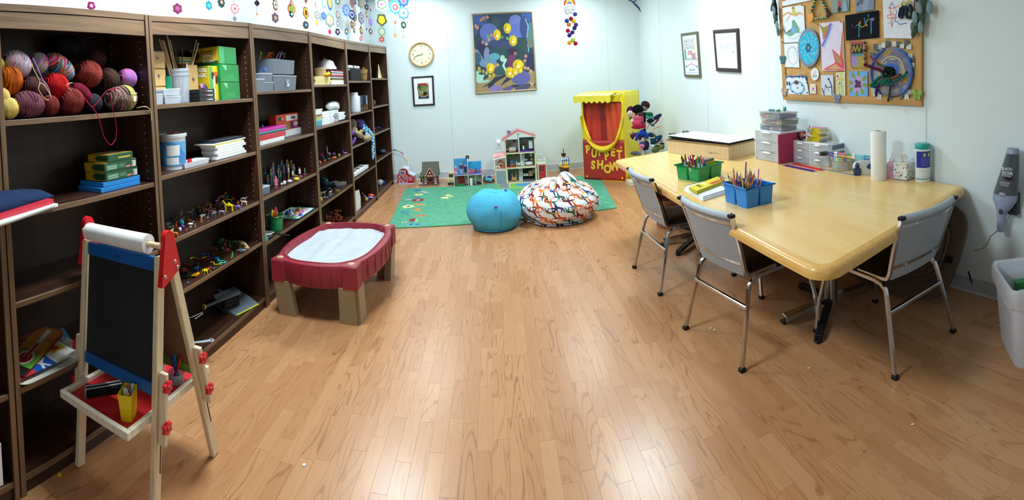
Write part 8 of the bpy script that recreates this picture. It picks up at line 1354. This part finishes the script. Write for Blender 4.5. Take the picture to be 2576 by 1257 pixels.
art('narrow painting of yellow and purple poppies',[(803,848),(912,842),(917,1130),(812,1122)],'#d4d8b4',[('r',0,0,0,0,'#000000')]*0+[L_([(x,y),(x+4,1120)],2,'#8a9a50')for x,y in((825,900),(850,920),(868,880),(885,930),(895,980),(840,980),(870,1000))]+[E_(x,y,11,15,c)for x,y,c in((825,892,'#8a4a6a'),(868,875,'#d8b83c'),(848,925,'#c8a848'),(885,930,'#d8b84c'),(850,975,'#8a6a8a'),(870,1010,'#8ab098'),(835,1030,'#c8b84c'),(820,945,'#b8c8a8'))],30,60)
art('blue square with a green-leaved purple flower collage',[(955,835),(1175,832),(1180,1138),(965,1132)],'#6aa6e4',[E_(1065+cos(a)*58,985+sin(a)*80,30,34,'#b09ad0')for a in[k*pi/4 for k in range(8)]]+[E_(1065+cos(a)*r,985+sin(a)*r*1.35,17,44,'#7a9448',a+1.57)for a,r in((-2.2,92),(-1.5,100),(-.6,88),(.1,85),(.9,80),(1.7,88),(2.6,95),(3.3,90))]+[E_(1065,985,30,40,'#6a3050'),E_(1045,950,16,18,'#343850'),E_(1085,965,16,18,'#3a3c54'),E_(1040,1010,16,18,'#3a4058'),E_(1090,1010,16,16,'#403c54')],60,70)
art('fabric and bead patch with gold scrollwork',[(962,492),(1128,485),(1135,790),(985,802)],'#8a8a5a',[('p',[(975,490),(1130,485),(1130,518),(980,525)],'#b05058'),('p',[(965,560),(990,570),(990,800),(965,780)],'#b05058'),('p',[(990,520),(1125,515),(1125,625),(990,628)],'#2c3c34'),L_([(1000,600),(1015,540),(1035,600),(1055,535),(1075,600),(1100,530)],6,'#a89048'),('p',[(990,630),(1128,625),(1130,655),(990,660)],'#5a8a94'),('p',[(985,660),(1050,658),(1070,750),(1000,790)],'#9a8ac8'),('p',[(1045,658),(1132,655),(1135,788),(1010,795),(1070,740)],'#a89858')],50,70,fin='fabric')
g=G()
for i,(y,r,c)in enumerate(((502,12,'#2a1c18'),(528,14,'#b89878'),(560,20,'#a8845c'),(592,15,'#241814'),(612,12,'#b89070'),(632,12,'#8a5a38'),(658,16,'#a8784c'),(685,13,'#6a4028'),(706,13,'#a87c50'),(732,18,'#b89468'),(765,12,'#8a6444'),(795,8,'#c8b898'))):p=onright(*cp(1142,y),.036);g.ell(p,r/KC*.0046,9,6,col=c)
single(g,'bead_string','string of brown wooden beads down the edge of the beaded patch','beads','satin',onright(*cp(1142,560),.036),smooth=True)
art('snowy village picture with a blue ring road',[(215,885),(455,885),(492,1130),(210,1115)],'#dbe5f0',[('p',[(215,885),(455,885),(470,945),(455,950),(440,905),(235,905),(220,950)],'#2a5aa8'),('o',355,1025,72,66,.14,'#7ab0e0'),E_(345,965,26,24,'#5a5048')]+[E_(235+28*i,975+3*(i%2),10,26,'#2a3440')for i in range(2)]+[E_(x,y,9,8,c)for x,y,c in((300,910,'#c86a78'),(330,900,'#3a4a48'),(380,905,'#2c3c38'),(420,910,'#3a5a7a'),(250,1045,'#4a4a58'),(240,1085,'#c8b888'),(300,1070,'#2a3a5a'),(350,1105,'#2a3a60'),(400,1100,'#2a3a5a'),(470,1085,'#4a4448'),(465,970,'#2a3c40'),(410,1000,'#3a2c38'),(360,1030,'#3a4a68'),(430,1040,'#8a94a4'))],70,60,pins=((272,890,'#c87a88'),(405,885,'#c87a88')))
art('tiny white card with a pink flower',[(502,985),(568,985),(573,1097),(500,1093)],'#e4eaea',[E_(538,1040,15,20,'#c878b0'),E_(520,1010,8,9,'#e8a868'),E_(556,1005,8,9,'#e8a868'),E_(522,1070,9,10,'#8ac068'),E_(555,1075,8,9,'#e89a68'),E_(540,1018,8,9,'#e8c850')],24,34)
def disc_art(label,x,y,rx,ry,base,shapes,off=.026,n=56,name='round_artwork',fin='paper'):
 c=onright(*cp(x,y),off);ux=onright(*cp(x+rx,y),off)-c;uy=onright(*cp(x,y-ry),off)-c;pos=np.zeros((22,n,3));U=np.zeros((22,n));V_=np.zeros((22,n))
 for j in range(22):
  for i in range(n):k=j/21;a=2*pi*i/n;p=ux*(cos(a)*k)+uy*(sin(a)*k);pos[j,i]=p;U[j,i]=cos(a)*k;V_[j,i]=sin(a)*k
 C=np.zeros((22,n,3));C[:]=lin(base);shade(shapes,U,V_,C);o=grid_mesh(name,pos,C,None,fin,wrap=True);o.location=c;md=o.modifiers.new('s','SOLIDIFY');md.thickness=.003;return tag(o,label,'artwork')
disc_art('turquoise dotted mandala disc edged with red triangles',485,560,130,228,'#2fb4de',[('p',[(cos(a-.1)*.99,sin(a-.1)*.99),(cos(a)*.84,sin(a)*.84),(cos(a+.1)*.99,sin(a+.1)*.99)],'#a8483c')for a in[k*pi/14 for k in range(28)]]+[('e',cos(k*.8+r*1.6)*r,sin(k*.8+r*1.6)*r,.045,.04,0,'#a8ccd0')for k in range(8)for r in(.35,.5,.65,.78)]+[('e',cos(k*pi/3)*.17,sin(k*pi/3)*.17,.11,.07,k*pi/3+.6,'#1c4a8a')for k in range(6)]+[('e',0,0,.07,.06,0,'#c8b04c')],.034)
disc_art('small oval cutout of a pink lotus with green leaves',560,868,48,74,'#e2e9ee',[('e',0,.1,.35,.4,0,'#dca0c8'),('e',0,.15,.16,.3,0,'#e8d8e4'),('e',-.3,-.35,.28,.12,-.5,'#5a9a78'),('e',.3,-.35,.28,.12,.5,'#5a9a78')],n=30)
# woven textile disc with paper tabs and crochet arms
t=thing('textile_disc','large round grey and ochre textile with a blue felt rim and paper tabs','artwork',onright(*cp(1455,840),.03))
o=disc_art('x',1455,840,245,290,'#7d7c92',[('e',random.Random(i).uniform(-.8,.8),random.Random(i+40).uniform(-.8,.8),.16,.14,i,('#a88a58','#8a8a9c','#70708c','#9a98a4')[i%4])for i in range(44)]+[('e',0,.05,.38,.32,0,'#4a78c0'),('o',0,.05,.62,.58,.03,'#c8c090'),('o',.05,.1,.45,.42,.03,'#c8c090'),('e',0,0,.2,.2,0,'#20242c')],.032,name='woven_ground',fin='wool')
for k in('label','category'):del o[k]
o.parent=t;o.location=o.location-t.location
for i,(x,y,w_,h_)in enumerate(((1270,555,55,80),(1320,550,40,55),(1362,530,45,60),(1408,512,46,70),(1490,515,46,60),(1535,512,44,60),(1580,540,50,50),(1632,500,46,70),(1660,548,60,60),(1675,655,60,60),(1700,700,50,55),(1235,640,55,50),(1705,760,40,50),(1650,1078,85,58),(1635,1130,50,60),(1575,1140,36,60),(1312,1132,54,60),(1240,1055,48,60),(1260,1100,40,40),(1455,1140,30,50))):g=G(('#c4ccd0','#aab0b4','#d0d4d0','#56606a')[i%4 if i%5 else 3]);q=[onright(*cp(x+a*w_/2,y+b_*h_/2),.029)for a,b_ in((-1,-1),(1,-1),(1,1),(-1,1))];g.add(q+[p+NR*.002 for p in q],[(0,1,2,3),(4,5,6,7),(0,1,5,4),(1,2,6,5),(2,3,7,6),(3,0,4,7)]);g.build('paper_tab',t,'paper',w=1)
def rope(nm,pts,r,col,off,par,fin='wool'):g=G(col);P=[onright(*cp(*p[:2]),off+(p[2]if len(p)>2 else 0))for p in pts];Q_=[P[0]]+[a.lerp(b_,k/4)+Vector((0,0,.003*sin(k*2.1)))for a,b_ in zip(P[:-1],P[1:])for k in range(1,5)];g.tube(Q_,[r*(1+.18*sin(i*2.3))for i in range(len(Q_))],8);return g.build(nm,par,fin,smooth=True,w=1)
for sgn in(-1,1):rope('felt_rim',[(1455+sgn*sin(a)*240,850-cos(a)*290)for a in[.35+k*.32 for k in range(8)]],.010,'#3f74c8',.04,t)
CR=thing('crochet_cluster','cluster of crocheted tentacle arms in green, maroon and teal on the textile disc','crochet',onright(*cp(1400,860),.07))
for pts,c,r in(([(1140,755),(1200,780),(1290,810),(1370,840)],'#5a1838',.016),([(1205,660),(1260,725),(1330,780),(1400,800)],'#8a4a6a',.012),([(1290,750),(1380,790),(1450,830),(1480,850)],'#3a5a40',.014),([(1400,860),(1300,920),(1215,1000),(1230,1015),(1330,970),(1400,920)],'#12604a',.016),([(1280,1130),(1270,1090),(1300,1010),(1340,960),(1400,900)],'#4a1c6a',.013),([(1340,990),(1400,930),(1440,890)],'#1a6a48',.018),([(1640,840),(1590,900),(1500,950),(1430,1000),(1400,985),(1440,930)],'#14606a',.013),([(1560,870),(1500,905),(1420,905),(1390,870)],'#7a4a38',.014),([(1415,1190),(1435,1090),(1440,1000)],'#3a4a38',.013),([(1400,800),(1460,830),(1470,880),(1400,900),(1360,860),(1400,800)],'#16201c',.022)):rope('arm',pts,r*.72,c,.06,CR)
t=thing('yarn_triangle','zigzag-patterned triangle frame with an orange medallion','artwork',onright(*cp(515,200),.03));CG=['#4a8a58','#5ab0b8','#d8c84c','#4a3a8a','#e8e050','#2a6a9a']
for a,b_ in(((510,165),(575,-30)),((625,-30),(700,130)),((555,218),(695,205))):
 A,B=onright(*cp(*a),.034),onright(*cp(*b_),.034);g=G();g.tube([A.lerp(B,k/14)for k in range(15)],.018,4,cols=[lin(c)for c in CG],flat=.5);g.build('striped_bar',t,'fabric',w=1)
g=G('#e8902c');g.lathe([(.040,0),(.040,.01),(0,.012)],n=24,M=Matrix.Translation(onright(*cp(515,200),.036))@MR);g.build('medallion',t,'satin',w=1);rope('driftwood',[(700,120),(712,160),(705,200),(735,160)],.014,'#5a4844',.04,t)
t=thing('crochet_chain','dark teal crocheted chain loops over the embroidered white cloth','crochet',onright(*cp(1600,100),.04));rope('chain',[(1600,70),(1560,110),(1545,190),(1575,205),(1590,130),(1600,80),(1640,90),(1625,180),(1650,210),(1690,195),(1690,100),(1670,60)],.012,'#2c3c44',.045,t);rope('yellow_loops',[(1565,50),(1590,20),(1620,50),(1600,65),(1640,20),(1670,10),(1690,30)],.007,'#d8cc78',.05,t)
for k,(x0,lab,pts)in enumerate(((90,'left',((75,30),(60,80),(80,120),(85,180),(100,230),(115,300),(128,370))),(1760,'right',((1790,20),(1820,60),(1780,90),(1870,60),(1800,170),(1730,200),(1745,260),(1810,250),(1795,320),(1710,330),(1720,370),(1900,90))))):
 t=thing('leaf_garland',f'grey-green crocheted leaf garland hanging at the {lab} edge of the cork board','garland',onright(*cp(x0,100),.03));rope('cord',[(x0-10,-60),(x0+15,100),(x0+20,220),(x0+5,340)if k else(x0+18,260)],.012,'#1c1c34',.05,t)
 for i,(x,y)in enumerate(pts):g=G(('#5c7468','#3f5648','#7a94a0')[i%3]);g.ell(onright(*cp(x,y),.05+.012*(i%3)),(.012,.024,.046),10,8,R=Matrix.Rotation(.4*sin(i*2),3,'X'));g.build('leaf',t,'wool',smooth=True,w=1)
for x,y,c,lab in((178,700,'#3f7a80','teal butterfly on the left frame rail'),(198,1080,'#b8a090','beige butterfly at the lower left corner'),(815,1155,'#7c88a0','grey butterfly on the bottom frame rail'),(1755,1112,'#8aa858','green butterfly at the lower right corner')):
 g=G(c);p=onright(*cp(x,y),.036)
 for s_ in(-1,1):g.ell(p+MRX*s_*.026+Vector((0,0,.016)),(.006,.022,.028),9,6,R=Matrix.Rotation(s_*.5,3,'X'));g.ell(p+MRX*s_*.018-Vector((0,0,.02)),(.006,.015,.02),8,5)
 g.ell(p,(.007,.006,.034),7,5);single(g,'paper_butterfly',lab+' of the cork board','butterfly','paper',p,smooth=True)
# --- sand table lid against the wall
A=Vector((4.055,-5.60,.0));U=Vector((-.03,1,0)).normalized();Wd=Vector((.24,-.07,.56)).normalized();N_=U.cross(Wd).normalized();N_=-N_ if N_.x>0 else N_;ML=Matrix((U,Wd,N_)).transposed().to_4x4();ML.translation=A+Vector((-.03,.0,.045));t=thing('leaning_lid','brown moulded sand table lid leaning on the wall under the table','lid',(4.1,-5.2,0))
def lo(ins,z): 
 P=[];a,b_=.95,.60
 for i in range(48):
  an=2*pi*i/48;c_,s_=cos(an),sin(an);q=(abs(c_)**7+abs(s_)**7)**(-1/7);x,y=c_*q,s_*q;P.append((a/2+x*(a/2-ins)+.03*x*(1-y*y),b_/2+y*(b_/2-ins)+.045*y*(1-x*x),z))
 return P
g=G('#54463c',ML);g.loft([lo(0,0),lo(0,.03),lo(.02,.036),lo(.05,.034),lo(.06,.024)]);g.build('lid_shell',t,'mould',w=1,smooth=50)
for nm,ins,r in(('rib_ring',.11,.008),('rib_ring',.14,.006)):g=G('#5e5046',ML);g.tube([(x,y,.026)for x,y,z in lo(ins,0)],r,6,closed=True);g.build(nm,t,'mould',w=1,smooth=True)
for cx,cy in((.3,.2),(.3,.4),(.62,.2),(.62,.4)):g=G('#5e5046',ML);g.tube([(cx+.11*x,cy+.07*y,.026)for x,y in((-1,-.7),(-.8,-1),(.8,-1),(1,-.7),(1,.7),(.8,1),(-.8,1),(-1,.7))],.006,6,closed=True);g.build('rib_panel',t,'mould',w=1)
for k in range(5):g=G('#4a3e36',ML);g.box((.10,.12+.09*k,.027),(.07,.005,.008));g.build('rib',t,'mould',w=1)
g=G('#101012',ML);g.box((.03,.27,.038),(.05,.045,.006));g.build('black_strap',t,'dark',w=1);p=onright(2432,690,.03);g=G('#101012');g.tube([onright(2436,682,.02),onright(2445,712,.035)],.006,4);single(g,'strap_end','short black strap sticking out beside the brown lid','strap','dark',p)
# --- hand vacuum on the wall
KV=2.244
def vp(x,y,off=.07):return onright(2400+x/KV,340+y/KV,off)
t=thing('hand_vacuum','grey and lilac cordless hand vacuum hanging on the right wall','hand vacuum',vp(290,330));m_=(vp(400,330)-vp(200,330)).length/200
def vring(x0,x1,y,d):c=vp((x0+x1)/2,y);w_=(x1-x0)/2*m_;return[c+MRX*(cos(a)*w_)+NR*(sin(a)*d)for a in[2*pi*i/16 for i in range(16)]]
for nm,col,fin,rs in(('nozzle_cap','#8c94ac','plastic',((303,360,72,.025),(300,366,82,.035),(298,367,102,.038))),('dust_bowl','#525963','gloss',((297,366,102,.037),(268,364,200,.048),(240,360,280,.052),(225,357,330,.052))),('motor_body','#9ba5c4','plastic',((224,356,330,.052),(221,352,365,.052),(236,330,400,.046),(244,300,435,.036))),('handle','#9ba5c4','plastic',((244,300,435,.036),(246,288,480,.028),(243,284,530,.024),(247,280,543,.015)))):g=G(col);g.loft([vring(*r)for r in rs]);bd=g.build(nm,t,fin,smooth=50,w=1)
for nm,x,y,w_,h_,c in(('release_button',272,335,42,24,'#9a9ea8'),('power_switch',262,430,20,28,'#3c4048'),('vent',305,240,55,22,'#1c1e22')):g=G(c);p=vp(x,y,.118);g.ell(p,(.008,w_/2*m_,h_/2*m_),12,7);g.build(nm,t,'plastic',w=1,smooth=True)
wt('BLACK+\nDECKER',.026,2400+300/KV,340+203/KV,.128,t,'#e0e4e8',sx=.8,bold=.0005);wt('dustbuster',.016,2400+296/KV,340+228/KV,.13,t,'#d0d4d8');wt('CORDLESS\nLITHIUM',.015,2400+286/KV,340+276/KV,.13,t,'#d0d4d8')
g=G('#2c3038');g.box((0,0,0),(.07,.14,.05),b=.006,M=Matrix.Translation(vp(338,385,.026))@MR);g.build('wall_bracket',t,'plastic',w=1)
g=G('#7a8088');g.tube([vp(330,430,.02),vp(285,500,.01),vp(240,540,.006),vp(205,570,.004),vp(190,610,.004),(vp(165,637,.004)),vp(140,645,.004),vp(112,650,.004)],.0022,5);single(g,'charging_wire','thin grey charging wire wandering down the wall from the vacuum','wire','plastic',vp(190,610,.004),smooth=True)
# --- bin
t=thing('waste_bin','white plastic waste bin with a clear liner at the right edge','bin',(3.915,-6.255,0),radians(45));g=G('#dcdfec')
g.loft([rr(.150,.105,.05,.0),rr(.160,.115,.05,.02),rr(.195,.145,.05,.41),rr(.200,.150,.05,.43),rr(.190,.140,.05,.43),rr(.15,.105,.05,.01)]);g.build('bin_body',t,'plastic',smooth=50)
def wav(a,b_,r,z,s_):return[(x+.006*sin(i*1.9+s_),y+.006*cos(i*2.3+s_),z+.008*sin(i*1.7+s_*2))for i,(x,y,z)in enumerate(rr(a,b_,r,z))]
g=G('#e6ecf2');g.loft([wav(.210,.160,.05,.345,1),wav(.215,.165,.05,.40,2),wav(.208,.157,.05,.442,3),wav(.192,.140,.05,.440,3),wav(.18,.13,.05,.34,4),wav(.16,.115,.05,.15,5)],cap=(0,0));g.build('liner',t,'haze',smooth=60,sub=1)
g=G('#1f7a3a');g.box((.10,-.02,.30),(.05,.12,.10),b=.003);single(g,'green_carton','green and brown carton inside the waste bin','carton','satin').matrix_world=mw(t)
# --- under the table and on the floor
p=onz(1668,568,0);g=G(); 
for k in range(9):g.lathe([(.15+.004*k,.032*k),(.158+.004*k,.032*k+.016),(.152+.004*k,.032*k+.032)],n=28,col='#7a4f30' if k%2 else '#8c6040',cap=False)
single(g,'wicker_basket','brown wicker basket under the far end of the table','basket','cork',(0,0,0),solid=.006).location=p+Vector((.1,.0,.001))
g=G('#241812');g.box((0,0,.10),(.75,.32,.2),b=.004);single(g,'storage_box','dark brown box on the floor beneath the middle of the table','box','satin').location=(3.85,-4.15,.001)
p=onz(1584,470,0);g=G('#d8ceb0');g.box((0,0,.03),(.09,.2,.06),b=.003);single(g,'cream_block','cream block on the floor at the right foot of the puppet theatre','block','satin').location=p+Vector((.05,.12,.001))
for x,y,c,lab in((150,1195,'#e8cc10','tiny yellow bead on the floor beside the first bookcase'),(1788,826,'#c8d890','pale green paper scrap on the floor near the middle chair'),(1797,830,'#d8dce0','white paper scrap right beside the pale green one'),(2035,926,'#c8d888','pale green paper scrap on the floor in front of the table'),(765,1170,'#e0e4e8','white speck of paper at the lower left of the floor'),(2296,1068,'#d8c8b0','cream speck of paper at the lower right of the floor')):g=G(c);g.box((0,0,.002),(.014,.010,.003)if c!='#e8cc10' else(.012,.012,.009),M=rotz(x));single(g,'floor_bead' if c=='#e8cc10' else 'paper_scrap',lab,'bead' if c=='#e8cc10' else 'scrap','paper').location=onz(x,y,.0005)
# ================================================================ hanging things
def hstrand(lab,x,discs,far=0,xp=-.17,thin=()):
 P=lambda px,py:(ony(px,py,-.12)if far else onx(px,py,xp));d0=P(x,discs[0][0]);t=thing('crochet_strand',lab,'crochet strand',d0,group='crochet strands');lo_=P(x,discs[-1][0]);g=G('#8a8a88');g.cyl((d0.x,d0.y,CEIL-.002),(lo_.x,lo_.y,lo_.z),.0016,n=5);g.build('cord',t,'yarn',w=1);m=mpp(d0)
 for i,(y,r,cols,n)in enumerate(discs):
  c=P(x,y);r*=m;rings=cols.split(',');k=len(rings);g=G();N_=40;yaw=(.75 if far else-.22)+.22*sin(x*1.7+i*2.1);B_=(rotz(yaw-pi/2)if far else rotz(yaw))@Matrix.Rotation(pi/2,4,'Y')
  fr=lambda q,zz:[(cos(a)*r*q*(1+(.10 if n else 0)*cos(n*a)*q),sin(a)*r*q*(1+(.10 if n else 0)*cos(n*a)*q),zz)for a in[2*pi*j/N_ for j in range(N_)]]
  M=Matrix.Translation(c)@B_
  for q in range(k):g.loft([fr((k-q)/k,.0008*q),fr((k-q)/k,.004+.0012*q)],col='#'+rings[q],M=M)
  g.build('motif',t,'wool',w=1)
cx_=lambda X:660+X/6.44
DATA='''229,15,11,7a2050 a03a78 e8e8ec,5,maroon five-petalled flower at the far left|327,5,15,c8d0e0 dfe4ec b8c8e0 e8ecf0,0,white lace octagon left of the first divider|446,22,13,6a2c50 8a4a70,6,plum hexagon|525,14,11,2a8a9c 5ab0c0,6,teal flower|556,6,13,2c5a4a 204038 8a6a60 dfe0e0,8,dark green and coral round|590,22,13,e0909c f0e8ec c07880,8,pink heart round;590,47,6,8a8ac8 6a9a5a,4|646,8,7,202030,4,short dark bead with an orange tail;646,36,3,e08a3c,0|692,12,14,6a4a3c d8ccb8 e8e0d0 3a6a58,8,cream and brown round over mauve;693,45,12,7a5a70 8a7088 d8cc80,6|733,9,9,8a5a48 c8a090,0,lime round with an orange rim;727,23,14,e08a60 9ac860 8ab858,0;733,36,8,1c2438 c0c8d0,5|769,0,8,5a4430 6a3a30,4,yellow round with a maroon heart;769,32,15,5a4838 e0b828 6a2030 6a2030,5;770,63,10,5a4430 2a4a78 7aa0c0,9|797,11,10,8a7a7c a89a9c,6,grey hexagon above an orange flower;797,38,10,5a6a5c d8dcd8 b04a78,6;798,57,7,e08830 e8983c,5|814,7,15,5ab0d8 8ac8e8 a8c8d0,0,pale blue round over royal blue flower;814,40,10,3a5ac8 4a6ad8,6|829,8,18,2a5a90 d89a40 c8883a,0,orange round with navy edge over pink;829,51,17,6a7a70 d88a98 a8b860,6;830,80,6,b02850 b02850,0|849,4,8,3a5a50 a0b0a8,6,chain of four small hexagons;849,37,9,5a4a48 e4e0e0 c04a3c,6;849,59,8,808090 b0b4b8,6;850,80,8,1c2430 c87a98,5|871,26,15,6a88d0 8aa4e0 a0b8e8 7a90d8,10,periwinkle mandala;872,79,8,3a6090 e0c070,6|885,7,13,b08088 a0707c,4,rose round over a navy oval;885,37,12,283a80 c8ccd8 283a80,0;886,62,10,9a4a3a 6a9060 c8a8a8,6|891,3,9,1c2c44 7a98b0,6,white oval with red centre and striped rounds;891,24,9,7a7a80 e4e6e6 b04a48,6;891,44,9,5a5a50 c0a8a8 6a8a60,8;892,61,7,c88a90 d0b0b0,5;893,77,6,1c5a44 a8c0b0,5|908,8,13,8a8878 a89a90 7a9ab0,6,large mauve, blue and red mandala column;908,46,15,6a7070 7a9ad0 c06a80 8ac0c0 303840,6;908,76,10,8a4a44 b8c850,7;907,97,6,d08098 d0c090,6|922,0,7,3a5a50,6,navy hexagon and grey round;922,18,8,5a3a3c 1c2c48 8090a0,6;923,36,8,6a5a58 b0a8a0,0;924,73,3,3a4a58,0|932,25,4,6a2838,0,narrow purple and mauve column;934,56,9,8460b8 9470c8,5;933,79,7,5a3a50 b0a0a0,4'''
FAR='''960,11,17,d8e8d8 7a9a84 d8e0d8 d080c8,6,white and green oval with a pink centre;962,50,15,5a5a3c e0cc30 c8a838,5;964,80,11,6a9470 a0c0a0 c8a0b8,9;965,99,7,b05048 d09088,6|994,18,16,2a9ce0 d8dce0 9a4a4c 9ac890,7,bright blue round with a rusty tail;997,57,4,e08060,0;997,89,5,e0a078,0|1015,3,13,2a3a70 3a6ac8 c03848,8,blue, red and cream mandala pair;1015,33,16,4a7a90 6a9ad0 d08888 8aa8b8 3a70d0,8;1016,63,9,2c4a3c 8aa090,7;1017,93,4,e0b090,0'''
for far,D in((0,DATA),(1,FAR)):
 for row in D.split('|'):
  its=[q.split(',')for q in row.split(';')];lab=','.join(its[0][4:]);hstrand('crocheted strand, '+lab,float(its[0][0]),[(float(q[1]),float(q[2]),q[3].replace(' ',','),int(q[4-0])if 0 else int(q[4])if len(q)>4 and q[4].isdigit()else 0)for q in[[a[0],a[1],a[2],a[3],a[4]if len(a)>4 else '0']for a in[[b_[0],b_[1],b_[2],b_[3]]+b_[4:5]for b_ in its]]],far)
# --- rainbow pompom mobile
MP=lambda x,y,d=0.:ony(1150+x/4.489,y/4.489,-.35+d);c=MP(1270,60);t=thing('rainbow_mobile','felt rainbow and cloud mobile hanging before the far wall','mobile',c);m=mpp(c)/4.489
for i,cc in enumerate(('#d83a30','#e88a2c','#e8d83c','#5a9ad8','#6a5ac0')):g=G(cc);r=(60-11*i)*m;g.tube([c+Vector((cos(a)*r,0,sin(a)*r*1.5))for a in[pi*k/12 for k in range(13)]],6*m,7);g.build('rainbow_band',t,'wool',w=1,smooth=True)
rg=random.Random(1);g=G('#eef2f4');[g.ell(MP(rg.uniform(1225,1320),rg.uniform(65,150)),22*m,8,6)for k in range(18)];g.build('cloud',t,'wool',w=1,smooth=True);g=G('#c8ccd0');g.cyl(c,(c.x,c.y,CEIL-.002),.0015,n=5);g.build('cord',t,'yarn',w=1)
for i,(x,y,cc,nm)in enumerate(((1332,160,'#3a4a9c','blue'),(1285,212,'#b01c34','red'),(1238,235,'#3a4aa8','blue'),(1315,237,'#e8c020','yellow'),(1262,277,'#e8803c','orange'),(1342,280,'#5a3a8c','purple'),(1325,317,'#2c3474','navy'),(1250,347,'#b81c34','red'),(1302,365,'#50348c','purple'),(1268,398,'#2c3a8c','blue'),(1307,453,'#9ad03c','lime'),(1268,483,'#e0a820','amber'),(1337,490,'#b81c38','red'))):
 g=G(cc);g.ell(MP(x,y),25*m,12,9,f=lambda d:1+.1*noise.noise(d*6));g.build('pompom',t,'wool',w=1,smooth=True)
g=G('#d8dce0');[g.cyl((MP(x,150).x,MP(x,150).y,MP(x,150).z),MP(x2,y2),.0012,n=4)for x,x2,y2 in((1240,1268,483),(1290,1307,453),(1325,1337,490))];tag(g.build('threads',t,'yarn',w=1),kind='stuff')
p=ony(1600,12,-.9);g=G('#2c3a68');P=[ony(x,y,-.9)for x,y in((1584,0),(1592,5),(1600,13),(1607,20),(1612,30))];g.tube(P,[.012,.02,.03,.026,.008],8,flat=.4);g.cyl(P[1],(P[1].x,P[1].y,CEIL-.002),.0015,n=4);g.tube([P[0]-Vector((.03,0,-.01)),P[1],P[1]+Vector((.05,0,.02))],.008,6);single(g,'hanging_cloth','navy twisted cloth scrap hanging near the right corner','cloth','fabric',p,smooth=True)
# lettering becomes plain meshes
bpy.context.view_layer.update();dg_=bpy.context.evaluated_depsgraph_get()
for o in[o for o in bpy.data.objects if o.type=='FONT']:
 me=bpy.data.meshes.new_from_object(o.evaluated_get(dg_));n=bpy.data.objects.new('letters',me);COL.objects.link(n);n.parent=o.parent;n.matrix_basis=o.matrix_basis.copy();nm=o.name.split('.')[0];bpy.data.objects.remove(o);n.name=nm
 if nm=='lettering':n['kind']='stuff'
